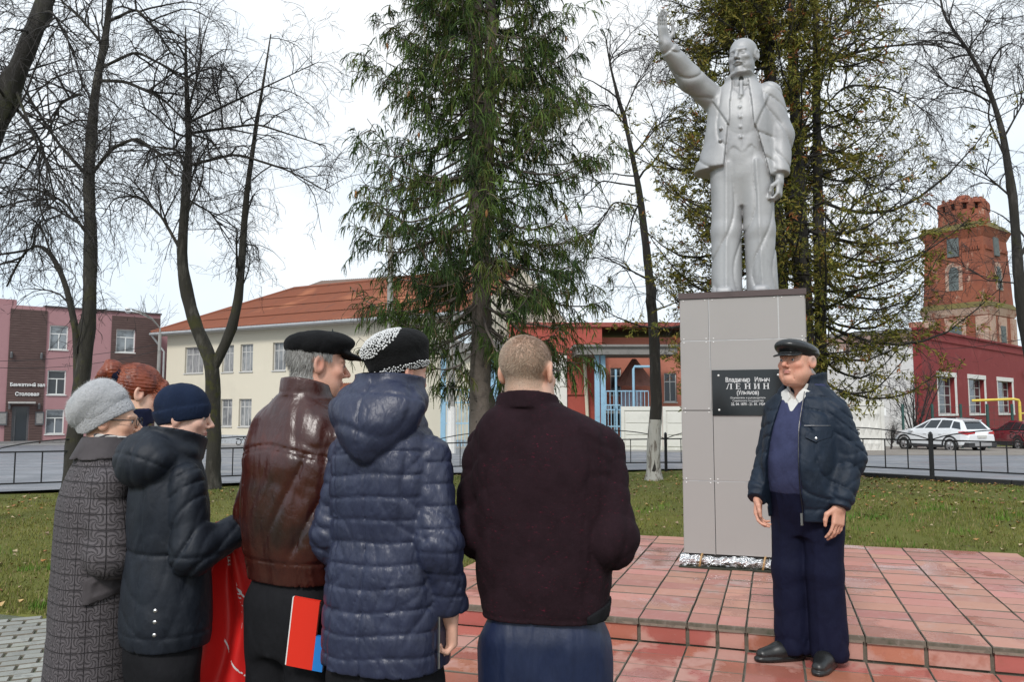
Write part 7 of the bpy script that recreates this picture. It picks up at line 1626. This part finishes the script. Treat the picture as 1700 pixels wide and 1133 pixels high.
    M_lea.bump(M_lea.noise(6, 2, .45, (1.8, 1.4, .6), .8), .38, .04); M_lea.bump(M_lea.noise(34, 4, .6, (1.3, 1.3, .7), .6), .4, .007); M_lea.bump(M_lea.voro(210, 'F1'), .1, .0015)
    sculpt('jacket', fj, (-.33, .33, -.3, .26, .885, 1.56), .0058, M_lea, t, rw=.25)
    trousers(t, LL, RL, smooth_rows([(.66, .145, .11, 0, .02), (.82, .165, .13, 0, .01), (1.0, .15, .11, 0, .0)]), M_black_cloth, ((.118, .1, .1), (.118, .1, .1)), inside=(jr, 2.8), bounds=(-.26, .26, -.2, .24), fold=.012, seed=4., h=.011)
    for s in (1, -1): shoe('shoe', t, (s * .1, .02, .08), R(8 * s), M_shoe, 1.05)
    def fcap(P):
        q = (P - o) @ M / size; d = ell(q, (0, -.004, .082), (.094, .125, .046), rotx(-.08)); d = smin(d, ell(q, (0, .025, .058), (.09, .098, .042)), .03); d = smax(d, (.026 + .10 * np.clip(-q[:, 1], 0, .2) + .0 * q[:, 1]) - q[:, 2], .008)
        br = np.maximum(ell(q, (0, -.1, .046), (.07, .062, .10)), np.abs(q[:, 2] - (.052 - 2.2 * q[:, 0] ** 2 - .28 * (-q[:, 1] - .1))) - .006); d = smin(d, br, .016); return (d + .004 * (creases(P, 26, 2.) - .3)) * size
    sculpt('cap', fcap, (o[0] - .15, o[0] + .15, o[1] - .22, o[1] + .16, 1.58, 1.76), .0052, cloth('black wool cap', (.009, .009, .010), .95, 160, .3, .6, .2, wrinkle=.3), t)

    # ---- child in the navy parka
    t = person_base('youngster in dark navy parka and navy knit hat holding the red flag', -1.175, 2.8, 46)
    o, M = head_frame(1.425, R(-34), R(6), 0, .0, -.04); size = .85; w = 1.0; hf = (o, M, size, w)
    aL = ((.128, .0, 1.21), (.155, .0, .98), (.06, -.2, .98)); aR = ((-.128, .0, 1.21), (-.172, -.01, .975), (-.155, -.21, 1.05)); LL, RL = plain_legs(.075)
    hd = [dict(o=np.array((-.148, -.215, 1.07)), fwd=(.35, -1, .15), back=(-.3, .1, 1), curl=.9, side=-1, size=.85, thumb=.9), dict(o=np.array((.05, -.215, .99)), fwd=(-.4, -1, .0), back=(.3, .0, 1), curl=.8, side=1, size=.85)]
    body(t, hf, (np.array((0, .01, 1.345)), np.array((0, .02, 1.26)), .85), smooth_rows([(.7, .12, .09, 0, .02), (1.0, .13, .09, 0, 0), (1.2, .12, .08, 0, .01), (1.29, .08, .06, 0, .01)]), tuple((a, b, c * .9) for a, b, c in LL), tuple((a, b, c * .9) for a, b, c in RL), aL, aR, hd, dict(), dict(base=np.array([.66, .42, .33]), red=.8), (-.3, .3, -.4, .2, .05, 1.55), hand_z=(.9, 1.13), hx=.008, hh=.007)
    eyes(t, hf)
    jr = smooth_rows([(.665, .158, .135, 0, .0), (.70, .166, .142, 0, .0), (.82, .164, .138, 0, .0), (.955, .15, .125, 0, .0), (.975, .145, .12, 0, .0), (.995, .15, .125, 0, .0), (1.12, .155, .125, 0, .005), (1.22, .148, .112, 0, .008), (1.29, .115, .095, 0, .01), (1.34, .085, .075, 0, .01)])
    arms = ((aL, (.062, .06, .052)), (aR, (.062, .062, .052)))
    def fj(P):
        x, y, z = P.T; d = column(P, jr, 2.3); s = sleeves(P, arms, .005, 30, 1.9, ax=(.4, .5, 1.1)) + .008 * (1 - np.abs(np.sin(42 * z + 30 * x + 24 * y + 1.8 * np.sin(15 * z)))) ** 4; d = smin(d, s, .006); d = d + .004 * (creases(P, 19, .8, (.4, .4, .9)) - .3)
        d = d + .005 * groove(z - .975, .006) + .003 * groove(z - .715, .005) + .004 * groove(x + .07, .004) * (y > 0) * (z < 1.2) - .004 * groove(z - .985, .004) * (np.sin(x * 160 + y * 120) > 0) * 0
        q = (P - np.array((.0, .085, 1.285))) @ rotx(.45); h_ = ell(q, (0, .005, -.005), (.15, .085, .10)); h_ = smin(h_, ell(q, (0, -.08, .06), (.12, .08, .055)), .04); h_ = h_ + .005 * groove(q[:, 2] + .02, .004) + .006 * (creases(P, 22, 2.1, (.8, .5, .8)) - .35); d = smin(d, h_, .006)
        d = smin(d, ring_collar(P, (0, -.01, 1.33), .088, .036, .013, (.12, -.25), .2), .015); d = smax(d, -cap(P, (0, -.03, 1.33), (0, -.04, 1.5), .07, .085), .01); return d
    M_park = cloth('dark navy parka cloth', (.0075, .011, .019), .6, 60, .3, .25, wrinkle=.6, spec=.35)
    sculpt('parka', fj, (-.29, .29, -.28, .3, .655, 1.44), .0058, M_park, t, rw=.3)
    for z in (.74, .78, .815): link('vent_stud', MB().lathe([(.007, 0), (.006, .003), (.002, .005)], 9), M_metal, t, (-.175, .1 + .002, z)).rotation_euler = (-math.pi / 2, 0, .9)
    trousers(t, LL, RL, smooth_rows([(.55, .13, .1, 0, .02), (.7, .155, .12, 0, .01), (.8, .15, .11, 0, .0)]), M_black_cloth, ((.095, .08, .075), (.095, .08, .075)), inside=(jr, 2.3), bounds=(-.22, .22, -.2, .2), h=.012, crease=False)
    for s in (1, -1): shoe('shoe', t, (s * .085, .02, .08), R(8 * s), M_shoe, .88)
    M_knit = cloth('navy knit', (.012, .02, .045), .95, 80, .25, .3, .2, wrinkle=.2); kx = M_knit.xyz(); M_knit.bump((kx[0].atan2(kx[1] * 1.0) * 70.0).sin(), .0, .002); M_knit.bump(M_knit.noise(330, 2, .5, (1, 1, .4)), .5, .003)
    def fbn(P):
        q = (P - o) @ M / size; d = ell(q, (0, .016, .045), (.092, .109, .092)); d = smax(d, (-.018 + .25 * np.clip(-q[:, 1], 0, .12) - .3 * np.clip(q[:, 1], 0, .1)) - q[:, 2], .006)
        zz = q[:, 2] - (.008 + .25 * np.clip(-q[:, 1], 0, .12) - .3 * np.clip(q[:, 1], 0, .1)); c_ = np.maximum(ell(q, (0, .016, .03), (.097, .114, .11)), np.abs(zz) - .028); d = smin(d, c_, .006); ang = np.arctan2(q[:, 0], q[:, 1] - .016); return (d + .0012 * np.cos(ang * 46) + .004 * (creases(P, 16, 1.2) - .3) * (zz > .03)) * size
    sculpt('knit_hat', fbn, (-.14, .14, -.17, .14, 1.34, 1.57), .0046, M_knit, t)

    # ---- old woman in the quilted grey coat
    t = person_base('old woman in grey quilted coat, pale grey beret and glasses', -1.505, 2.97, 52)
    o, M = head_frame(1.405, R(-24), R(2), 0, -.0, -.03); size = .9; w = 1.0; hf = (o, M, size, w)
    aL = ((.14, .0, 1.165), (.175, .0, .94), (.1, -.2, .93)); aR = ((-.14, .0, 1.165), (-.18, -.01, .95), (-.13, -.2, .935)); LL, RL = plain_legs(.085); LL = tuple((a, b, c * .9) for a, b, c in LL); RL = tuple((a, b, c * .9) for a, b, c in RL)
    hd = [dict(o=np.array((-.12, -.225, .93)), fwd=(.5, -1, -.1), back=(-.3, .1, 1), curl=.7, side=-1, size=.9), dict(o=np.array((.08, -.22, .93)), fwd=(-.5, -1, 0), back=(.3, 0, 1), curl=.7, side=1, size=.9)]
    bo = body(t, hf, (np.array((0, .0, 1.31)), np.array((0, .02, 1.23)), .95), smooth_rows([(.7, .14, .1, 0, .02), (1.0, .15, .1, 0, 0), (1.16, .14, .085, 0, .01), (1.25, .09, .06, 0, .01)]), LL, RL, aL, aR, hd, dict(jowl=.7, nose=1.1), dict(base=np.array([.62, .37, .26]), red=1.0), (-.3, .3, -.42, .2, .05, 1.55), hand_z=(.85, 1.0))
    eyes(t, hf); glasses(t, hf, M_gl)
    jr = smooth_rows([(.475, .182, .155, 0, .0), (.6, .178, .15, 0, .0), (.8, .172, .145, 0, .0), (1.0, .17, .138, 0, .0), (1.12, .168, .13, 0, .005), (1.19, .152, .115, 0, .0), (1.255, .12, .1, 0, -.01), (1.30, .09, .08, 0, -.02)])
    arms = ((aL, (.074, .074, .074)), (aR, (.074, .078, .078)))
    def fj(P):
        d = column(P, jr, 2.25); s = sleeves(P, arms, .013, 15, 3.9, ax=(.5, .6, .9)); d = smin(d, s, .018); d = d + .007 * (creases(P, 9, 2.8, (.7, .4, .6)) - .3); d = smin(d, ring_collar(P, (0, -.025, 1.31), .088, .04, .013, (0, .02), -.35), .012); d = smax(d, -cap(P, (0, -.04, 1.30), (0, -.05, 1.5), .066, .075), .01); return d
    M_qu = Mat('grey quilted cloth', (.098, .087, .093), .75, spec=.25)
    X, Y, Z = M_qu.xyz(); uu = X.atan2(Y) * .21; T_ = .052
    cu = (uu * (1 / T_)).frac() - .5; cv = (Z * (1 / T_)).frac() - .5; par = ((uu * (1 / T_)).floor() + (Z * (1 / T_)).floor()) * .5; sg = (par.frac().gt(.25) * 2.0) - 1.0; rad = (cu * cu + cv * cv).sqrt(); ang = cu.atan2(cv); swirl = (ang * 3.0 + rad * 9.0 * sg).sin().abs(); line = (swirl._m('SUBTRACT', .34)).abs() ; edge = (cu.abs().mxx(cv.abs()) - .5).abs() * 5.0
    hq = line.ss(0, .2).mn(edge.ss(0, .22)); M_qu.mix((hq * -1.0 + 1.0) * .75, (.045, .039, .043)); M_qu.mix(M_qu.noise(40, 4).ss(.5, .8) * .4, (.13, .115, .12)); M_qu.bump(hq, .9, .012); M_qu.bump(M_qu.noise(60, 4), .25, .004)
    sculpt('coat', fj, (-.31, .31, -.3, .24, .465, 1.38), .0072, M_qu, t)
    M_gp = cloth('plain grey cloth', (.07, .062, .066), .65, 60, .2, .2)
    jr2 = jr.copy(); jr2[:, 1:3] += .008
    sculpt('pocket', lambda P: np.maximum(column(P, jr2, 2.25) - .002 - .004 * groove(poly2(P[:, 1], P[:, 2], [(.07, .78), (-.14, .84), (-.14, .95), (.07, .87)]) + .02, .006), np.maximum(P[:, 0] + .05, poly2(P[:, 1], P[:, 2], [(.07, .78), (-.14, .84), (-.14, .95), (.07, .87)]))), (-.26, -.03, -.2, .12, .75, .97), .006, M_gp, t)
    sculpt('collar', lambda P: smax(ring_collar(P, (0, -.022, 1.312), .098, .04, .007, (0, .02), -.5) + .003 * (creases(P, 20, 1) - .3), -cap(P, (0, -.02, 1.26), (0, -.16, 1.3), .03, .05), .01), (-.19, .19, -.2, .18, 1.24, 1.41), .006, M_gp, t)
    M_scf = Mat('striped scarf', (.5, .48, .46), .9); sz = M_scf.xyz(); M_scf.mix((sz[2] * 46.0 + sz[0] * 30.0).frac().lt(.42), (.03, .028, .035)); M_scf.bump(M_scf.noise(70, 3), .4, .005)
    sculpt('scarf', lambda P: ring_collar(P, (0, -.045, 1.325), .072, .03, .013, (0, -.1), .1) + .006 * (creases(P, 40, .4) - .3), (-.13, .13, -.16, .1, 1.25, 1.38), .005, M_scf, t)
    trousers(t, LL, RL, smooth_rows([(.4, .13, .1, 0, .02), (.6, .15, .12, 0, .01), (.7, .15, .11, 0, .0)]), M_black_cloth, ((.1, .085, .075), (.1, .085, .075)), inside=(jr, 2.25), bounds=(-.24, .24, -.2, .2), h=.014, crease=False)
    for s in (1, -1): shoe('shoe', t, (s * .095, .02, .08), R(8 * s), M_shoe, .9)
    M_ang = Mat('pale grey angora', (.40, .40, .415), .95, sheen=.5); M_ang.mix(M_ang.noise(30, 5, .7).ss(.45, .7), (.31, .315, .33)); M_ang.bump(M_ang.noise(120, 4, .7), .8, .008)
    bc = o + M @ np.array([0, .052, .052]) * size; Mh = M @ rotx(-.82)
    def fb(P): q = (P - bc) @ Mh / .93; d = ell(q, (0, .0, .03), (.105, .114, .076)); d = smin(d, ell(q, (0, -.01, -.02), (.095, .108, .06)), .03); d = smax(d, -.06 - q[:, 2], .01); return d + .007 * (creases(P, 17, .6) - .3)
    hat = sculpt('beret', fb, (bc[0] - .15, bc[0] + .15, bc[1] - .18, bc[1] + .2, bc[2] - .14, bc[2] + .13), .0055, M_ang, t); Vh, Qh = mesh_arrays(hat)
    def fbr(P):
        q = (P - o) @ M / size; qq = q @ rotx(-.58); a_ = np.arctan2(qq[:, 0], qq[:, 1] - .015); ph = a_ * 22; br = .0045 * np.abs(np.sin(ph + 3.0 * np.abs(np.sin((qq[:, 2] - .033) * 70)))); return (np.maximum(ell(qq, (0, .012, .03), (.094, .114, .12)), np.abs(qq[:, 2] - .030) - .029) - br) * size
    sculpt('braided_band', fbr, (-.13, .13, -.2, .12, 1.36, 1.52), .0042, M_ang, t)
    p, nr = surf_points(Vh, Qh, 7000, lambda c: np.ones(len(c), bool)); strands('fuzz', hat, p, nr * 1.0, RNG.normal(size=p.shape) * .7, .009, .0004, np.full((len(p), 3), .5))

    # ---- red haired woman behind
    t = person_base('red haired woman with a bun half hidden behind the grey beret', -1.60, 3.36, 62)
    o, M = head_frame(1.515, R(0), R(8), 0, .0, -.05); size = .95; w = 1.0; hf = (o, M, size, w)
    aL = ((.16, .0, 1.3), (.2, .02, 1.03), (.16, -.12, .85)); aR = ((-.16, .0, 1.3), (-.2, .02, 1.03), (-.16, -.12, .85)); LL, RL = plain_legs(.085)
    hd = [dict(o=np.array((.155, -.14, .83)), fwd=(-.1, -.4, -1), back=(1, 0, 0), curl=.5, side=-1, size=.9), dict(o=np.array((-.155, -.14, .83)), fwd=(.1, -.4, -1), back=(-1, 0, 0), curl=.5, side=1, size=.9)]
    body(t, hf, (np.array((0, .01, 1.43)), np.array((0, .02, 1.33)), .9), smooth_rows([(.75, .14, .1, 0, .02), (1.05, .15, .1, 0, 0), (1.26, .14, .085, 0, .01), (1.36, .09, .06, 0, .01)]), LL, RL, aL, aR, hd, dict(), dict(base=np.array([.66, .42, .32]), red=.9), (-.3, .3, -.36, .2, .05, 1.65), hand_z=(.62, .88))
    eyes(t, hf)
    M_redh = Mat('red dyed hair', (.20, .04, .014), .42, spec=.5); M_redh.mix(M_redh.noise(30, 4, .6, (1, 1, .2)).ss(.4, .7), (.09, .016, .008)); M_redh.mix(M_redh.noise(55, 3, .6, (.4, .3, 1)).ss(.6, .8) * .5, (.34, .09, .03)); M_redh.bump(M_redh.noise(110, 3, .6, (.3, .3, 1.0)), .6, .006)
    def fh(P):
        q = (P - o) @ M / size; d = ell(q, (0, .022, .04), (.087, .106, .092)); face = ell(q, (0, -.105, -.03), (.068, .075, .085)); d = smax(d, -face, .015); d = smax(d, -.07 + .5 * (q[:, 1] < .0) * 0 - q[:, 2], .01)
        fr = ell(q, (0, -.086, .03), (.066, .022, .042)); d = smin(d, fr, .012); lock = np.minimum(chain(q, ((.066, -.075, .04), (.074, -.07, -.02), (.07, -.072, -.055)), (.014, .012, .006), .01), chain(q, ((-.066, -.075, .04), (-.074, -.07, -.02), (-.07, -.072, -.055)), (.014, .012, .006), .01)); d = smin(d, lock, .01)
        bun = ell(q, (0, .13, .08), (.052, .044, .05)); bun = np.minimum(bun, chain(q, ((0, .15, .11), (-.03, .17, .06), (.02, .18, .04), (.03, .16, .0)), (.02, .018, .014, .006), .01)); d = np.minimum(d, bun)
        a_ = np.arctan2(q[:, 0], q[:, 2] - .04); return (d + .0025 * np.sin(a_ * 34 + 40 * q[:, 1] * .3) + .004 * (creases(P, 40, 1.5, (.3, 1, .3)) - .3)) * size
    sculpt('hair', fh, (-.14, .14, -.2, .26, 1.38, 1.68), .005, M_redh, t)
    hobj = [c_ for c_ in t.children if c_.name.split('.')[0] == 'hair'][0]; Vh, Qh = mesh_arrays(hobj); p, nr = surf_points(Vh, Qh, 5200, lambda c: np.ones(len(c), bool)); bq = o + M @ np.array([0, .13, .085]) * size; fl = _n_rows(bq - p) * 1.0 + RNG.normal(size=p.shape) * .22; tone = RNG.random((len(p), 1)); strands('loose_hair', hobj, p, nr * .3, fl, .038, .0008, np.array([.10, .016, .008]) * (1 - tone) + np.array([.42, .10, .035]) * tone)
    bcn = o + M @ np.array([0, .115, .055]) * size
    link('scrunchie', MB().tube([bcn + M @ np.array([.04 * math.cos(a), .006 * math.sin(9 * a), .04 * math.sin(a)]) for a in np.linspace(0, 2 * math.pi, 40)], .014, 8, cap=False), cloth('navy scrunchie', (.008, .01, .025), .9, 90, .3, .5, wrinkle=0), t, smooth=True)
    jr = smooth_rows([(.62, .2, .16, 0, .0), (.8, .2, .155, 0, .0), (1.05, .19, .14, 0, .0), (1.2, .195, .135, 0, .005), (1.29, .175, .115, 0, .01), (1.36, .125, .095, 0, .01), (1.4, .09, .08, 0, .01)])
    arms = ((aL, (.072, .068, .055)), (aR, (.072, .068, .055)))
    def fj(P): d = column(P, jr, 2.3); d = smin(d, sleeves(P, arms, .01, 20, 2.), .018); d = d + .006 * (creases(P, 14, 1.8) - .3); d = smin(d, ring_collar(P, (0, -.005, 1.415), .088, .035, .012, (0, .1), .1), .012); return smax(d, -cap(P, (0, -.02, 1.40), (0, -.03, 1.6), .066, .075), .01)
    sculpt('coat', fj, (-.3, .3, -.24, .22, .61, 1.48), .01, cloth('dark blue coat', (.015, .02, .05), .7, 60, .3, .3), t)
    sculpt('neck_scarf', lambda P: ring_collar(P, (0, -.01, 1.425), .072, .03, .012, (0, -.15), .1) + .006 * (creases(P, 40, .4) - .3), (-.12, .12, -.14, .1, 1.36, 1.49), .006, cloth('yellow green scarf', (.45, .5, .16), .9, 60, .2, .4), t)
    trousers(t, LL, RL, smooth_rows([(.5, .14, .1, 0, .02), (.7, .16, .12, 0, .01), (.8, .16, .11, 0, .0)]), M_black_cloth, ((.1, .085, .075), (.1, .085, .075)), inside=(jr, 2.3), bounds=(-.24, .24, -.2, .2), h=.013, crease=False)
    for s in (1, -1): shoe('shoe', t, (s * .095, .02, .08), R(8 * s), M_shoe, .9)
def thing_part(name, parent):
    o = bpy.data.objects.new(name, None); COL.objects.link(o); o.parent = parent; o.empty_display_size = .05; return o
def _n_rows(v): return v / (np.linalg.norm(v, axis=1, keepdims=True) + 1e-9)
make_group()
# ------------------------------------------------------------------ things the people hold
fl_o = np.array((-1.01, 2.90))
def flag_pt(u, v, out=0.0):
    """u 0..1 across, v 0 (held edge) .. 1 (lower hem)"""
    w0, w1 = .10, .31; w = w0 + (w1 - w0) * v ** .8; x = -.02 * v + (u - .5) * w + .012 * math.sin(9 * v + 4 * u); y = .03 * math.sin(u * 13 + 1.5 * v) * (1 - .45 * v) + .02 * math.sin(u * 5 - 3 * v) - .03 * v - out; z = 1.075 - .645 * v + .012 * math.sin(u * 9) * v - .05 * (1 - v) * abs(u - .55)
    return (x, y, z)
mb = MB(); nu, nv = 46, 46
V = [flag_pt(i / nu, j / nv) for j in range(nv + 1) for i in range(nu + 1)]; mb.add(V, [(j * (nu + 1) + i, j * (nu + 1) + i + 1, (j + 1) * (nu + 1) + i + 1, (j + 1) * (nu + 1) + i) for j in range(nv) for i in range(nu)])
M_flag = Mat('red flag satin', (.68, .02, .018), .42, spec=.4); M_flag.bump(M_flag.noise(14, 3, .5, (1.5, 1, .5)), .25, .01)
flag = link('flag', mb, M_flag, None, (fl_o[0], fl_o[1], 0), smooth=True, label='red flag with white lettering hanging between the parka and the leather jacket', cat='flag')
so = flag.modifiers.new('thickness', 'SOLIDIFY'); so.thickness = .002
M_print = Mat('white flag print', (.75, .72, .72), .6)
def ribbon(pts, w):
    m = MB(); 
    for (u0, v0), (u1, v1) in zip(pts[:-1], pts[1:]):
        du, dv = u1 - u0, v1 - v0; L = math.hypot(du * .3, dv * .645) + 1e-9; nu_, nv_ = -dv * .645 / L * w / .3, du * .3 / L * w / .645
        m.add([flag_pt(u0 - nu_, v0 - nv_, .0025), flag_pt(u0 + nu_, v0 + nv_, .0025), flag_pt(u1 + nu_, v1 + nv_, .0025), flag_pt(u1 - nu_, v1 - nv_, .0025)], [(0, 1, 2, 3)])
    return m
arc = [(.18 + .72 * t ** 1.25, .42 + .46 * t) for t in np.linspace(0, 1, 26)]; link('white_line', ribbon(arc, .0028), M_print, flag)
arc = [(.62 + .3 * t, .30 + .05 * math.sin(2.2 * t) + .12 * t * t) for t in np.linspace(0, 1, 16)]; link('white_line', ribbon(arc, .0035), M_print, flag)
arc = [(.75 + .2 * t, .10 + .04 * math.sin(2.5 * t)) for t in np.linspace(0, 1, 12)]; link('white_line', ribbon(arc, .003), M_print, flag)
link('white_emblem', ribbon([(.78, .50), (.86, .47), (.96, .43)], .010), M_print, flag); link('white_emblem', ribbon([(.80, .585), (.9, .59), (.98, .585)], .010), M_print, flag)
me = text_mesh('ЮЩ • СОЛИ', .036, .0008, 1.15, 'LEFT', 0.0, .2)
for v in me.vertices:
    s_, h_ = v.co.x, v.co.y; ang = math.radians(-68); a = s_ * math.cos(ang) - h_ * math.sin(ang) * 1.0; b = s_ * math.sin(ang) + h_ * math.cos(ang)
    u_ = .47 + (a + .05 * s_) / .26; v_ = .17 - b / .645; v.co = Vector(flag_pt(u_, v_, .0025))
link('lettering', me, M_print, flag)
# folder
M_fold = Mat('red glossy folder', (.70, .03, .015), .3, spec=.5); M_bluef = Mat('bright blue folder edge', (.02, .19, .55), .35)
mb = MB().box(-.055, .028, -.006, .006, -.106, .106); fo = link('folder', mb, M_fold, None, (-.618, 2.50, .772), label='red folder with a bright blue corner held low beside the quilted coat', cat='folder'); fo.rotation_euler = (R(6), R(8), R(-8))
link('blue_edge', MB().box(.0285, .06, -.006, .006, -.106, .0), M_bluef, fo); link('white_edge', MB().box(-.0590, -.0555, -.005, .005, -.105, .105), M_white, fo)

# ------------------------------------------------------------------ the statue
def make_statue():
    S = 1.354; ctr = pc + PE * .52 + PN * .46; t = thing('statue', 'silver painted statue of a moustached man in a suit with one arm raised', 'statue', (ctr[0] - .0, ctr[1], PZ + zt), R(-21)); t.scale = (S,) * 3
    M_sil = Mat('silver paint', (.40, .40, .405), .55, metal=.3, spec=.3); M_sil.mix(M_sil.noise(2.2, 5, .6).ss(.45, .65), (.33, .33, .34)); M_sil.mix(M_sil.noise(6, 6, .7, (1, 1, .3)).ss(.57, .75) * .8, (.22, .22, .22)); M_sil.mix(M_sil.noise(24, 4, .7).ss(.58, .75) * .5, (.42, .42, .42)); M_sil.bump(M_sil.noise(24, 5, .65), .3, .008)
    o, M = head_frame(1.63, R(-17), R(5), 0, .03, -.035); size = 1.09; w = 1.07; hf = (o, M, size, w)
    aL = ((.185, .01, 1.36), (.255, .03, 1.08), (.245, -.03, .80)); aR = ((-.165, .0, 1.37), (-.30, -.16, 1.475), (-.415, -.33, 1.63))
    LL = ((.095, .0, .86), (.106, .0, .45), (.114, .02, .04)); RL = ((-.095, .0, .86), (-.104, -.01, .45), (-.112, -.02, .04))
    jr = smooth_rows([(.80, .285, .165, -.045, .01), (.9, .27, .16, -.035, .01), (1.05, .232, .15, -.01, .01), (1.2, .22, .15, 0, .01), (1.32, .212, .135, 0, .012), (1.41, .165, .105, .0, .015), (1.47, .105, .085, .01, .01)])
    hemz = lambda x, y: np.where(x < 0, .87 + .05 * (x + .1), .79)
    vr = smooth_rows([(.93, .165, .125, .0, -.0), (1.05, .165, .13, 0, .0), (1.2, .18, .135, 0, .0), (1.34, .165, .115, 0, .0), (1.45, .09, .07, .01, .0)])
    def f(P):
        x, y, z = P.T
        # trousers
        d = smin(chain(P, LL, (.110, .096, .100), .03), chain(P, RL, (.110, .096, .100), .03), .004); d = smin(d, column(P, smooth_rows([(.62, .12, .07, 0, .01), (.8, .17, .115, 0, .005), (.95, .172, .125, 0, .0), (1.12, .16, .12, 0, .0)]), 2.2), .03); d = d + .011 * ((1 - np.abs(np.sin(24 * x + 11 * y + 1.6 * np.sin(4.2 * z + 1) + .8 * np.sin(9 * z)))) ** 4 - .1) * np.clip((1.0 - z) / .3, 0, 1); d = np.maximum(d, .0 - z)
        for A in (LL, RL):
            tt = np.clip((A[0][2] - z) / .82, 0, 1); ex = A[0][0] + (A[-1][0] - A[0][0]) * tt; d = d - .009 * groove(x - ex - .01, .013) * (y < 0) * (z < .9)
        sh = np.minimum(rbox(P, (.115, -.09, .02), (.052, .13, .035), .03), rbox(P, (-.11, -.09, .02), (.052, .13, .035), .03)); d = smin(d, np.maximum(sh, -z), .01)
        # waistcoat with points, buttons
        v = column(P, vr, 2.3); cut = np.where(z < 1.1, (1.0 - .055 * np.minimum(np.abs(np.abs(x - .02) / .055 - 1), 1.5)) - z + .035 * 0, -1); v = smax(v, cut, .004); vneck = 1.37 - np.abs(x - .01) * 0 ; v = v + .004 * groove(x - .02, .003) * (z < 1.36) + .005 * (creases(P, 12, .7, (.3, .3, 1)) - .3)
        vv = (z - (1.335 + np.abs(x - .015) * 1.5)); v = np.where((y < 0) & (vv > 0), v + .008, v)
        for k in range(5):
            bz = 1.32 - k * .068; by = -np.interp(bz, vr[:, 0], vr[:, 2]) + .0; v = np.minimum(v, ell(P, (.012, by - .001, bz), (.0115, .008, .0115)))
        d = np.minimum(d, v)
        # coat
        j = column(P, jr, 2.35, ends=False); j = smax(j, hemz(x, y) - z, .01); j = smax(j, z - 1.5, .01); 
       
        j = j + .005 * (creases(P, 9, 2.9, (.7, .3, .5)) - .3) + .009 * (1 - np.abs(np.sin(15 * x + 9 * z + 1.8 * np.sin(7 * z - 5 * x)))) ** 6
        xl = np.interp(z, [.78, .87, 1.0, 1.2, 1.4, 1.5], [-.11, -.10, -.085, -.06, -.045, -.05]); xr = np.interp(z, [.78, .9, 1.0, 1.15, 1.3, 1.4, 1.5], [.19, .165, .14, .10, .085, .075, .075])
        op = np.maximum(np.maximum(xl - x, x - xr), y + .02); j = smax(j, -op, .006)
        # lapels
        for poly in ([(-.03, 1.475), (-.10, 1.44), (-.175, 1.40), (-.155, 1.365), (-.175, 1.345), (-.055, 1.13), (-.05, 1.3)], [(.06, 1.475), (.13, 1.44), (.205, 1.39), (.185, 1.36), (.20, 1.34), (.10, 1.10), (.085, 1.3)]):
            p2 = poly2(x, z, poly); j = np.where(y < .02, j - .010 * (1 - sst(p2, -.004, .004)) + .004 * groove(p2 - .004, .005), j)
        j = smin(j, smax(ring_collar(P, (.012, .012, 1.475), .092, .035, .012, (0, -.45), -.2), -op, .006), .012)
        for (bx, bz) in ((-.115, 1.12), (-.118, 1.04)): j = np.minimum(j, ell(P, (bx, -np.interp(bz, jr[:, 0], jr[:, 2]) + .012, bz), (.0135, .012, .0135)))
        s1 = chain(P, aL, (.088, .08, .062), .04); s1 = s1 + .010 * (1 - np.abs(np.sin(24 * z + 22 * x + 9 * y + 1.5 * np.sin(9 * z)))) ** 4; dr = _n(np.array(aL[2]) - np.array(aL[1])); s1 = smax(s1, (P - np.array(aL[2])) @ dr, .008)
        s2 = chain(P, aR, (.088, .08, .060), .04); s2 = s2 + .010 * (1 - np.abs(np.sin(20 * x - 16 * y + 14 * z + 1.5 * np.sin(12 * x)))) ** 5; dr = _n(np.array(aR[2]) - np.array(aR[1])); s2 = smax(s2, (P - np.array(aR[2])) @ dr, .008)
        j = smin(j, np.minimum(s1, s2), .02); d = np.minimum(d, j)
        d = np.minimum(d, cap(P, aR[2], np.array(aR[2]) + dr * .03, .046)); 
        # shirt, tie, neck
        d = np.minimum(d, smax(ring_collar(P, (.022, -.005, 1.475), .070, .036, .008, (0, -.35), -.12), -(ell(P, (.02, -.09, 1.44), (.016, .05, .05))), .004)); d = np.minimum(d, ell(P, (.02, -.078, 1.435), (.018, .018, .022))); d = np.minimum(d, chain(P, ((.02, -.088, 1.42), (.02, -.112, 1.34)), (.011, .016), .01))
        nape = o + M @ np.array([0, .035, -.06]) * size; d = smin(d, cap(P, nape, (.01, .02, 1.46), .06, .066), .006)
        h = head_sdf(P, o, M, w=w, size=size, jowl=.15, nose=1.12, brow=1.4, moust=1, goatee=1); q = (P - o) @ M / size
        hr = ell(q, (0, .032, .02), (.080, .088, .066)); hr = smax(hr, (q[:, 2] - .07), .01); hr = smax(hr, -.0 - (q[:, 1] + .02), .006) + .0012 * (creases(P, 60, 1.1) - .3); h = smin(h, hr * size, .006); d = smin(d, h, .02)
        d = smin(d, hand_sdf(P, np.array(aR[2]) + dr * .045, (-.06, -.25, 1), (-.75, .45, .05), curl=.1, side=1, size=1.15, spread=.05, thumb=.12), .01)
        d = smin(d, hand_sdf(P, np.array(aL[2]) + np.array((-.004, -.01, -.045)), (-.05, -.15, -1), (1, -.2, 0), curl=.95, side=-1, size=1.1, thumb=.9), .01)
        return d
    return sculpt('figure', f, None, None, M_sil, t, axes=[axis([(-.56, .38, .0068)]), axis([(-.56, .24, .0068)]), axis([(-.005, 1.45, .0074), (1.45, 1.92, .0052)])], rw=.2)
make_statue()
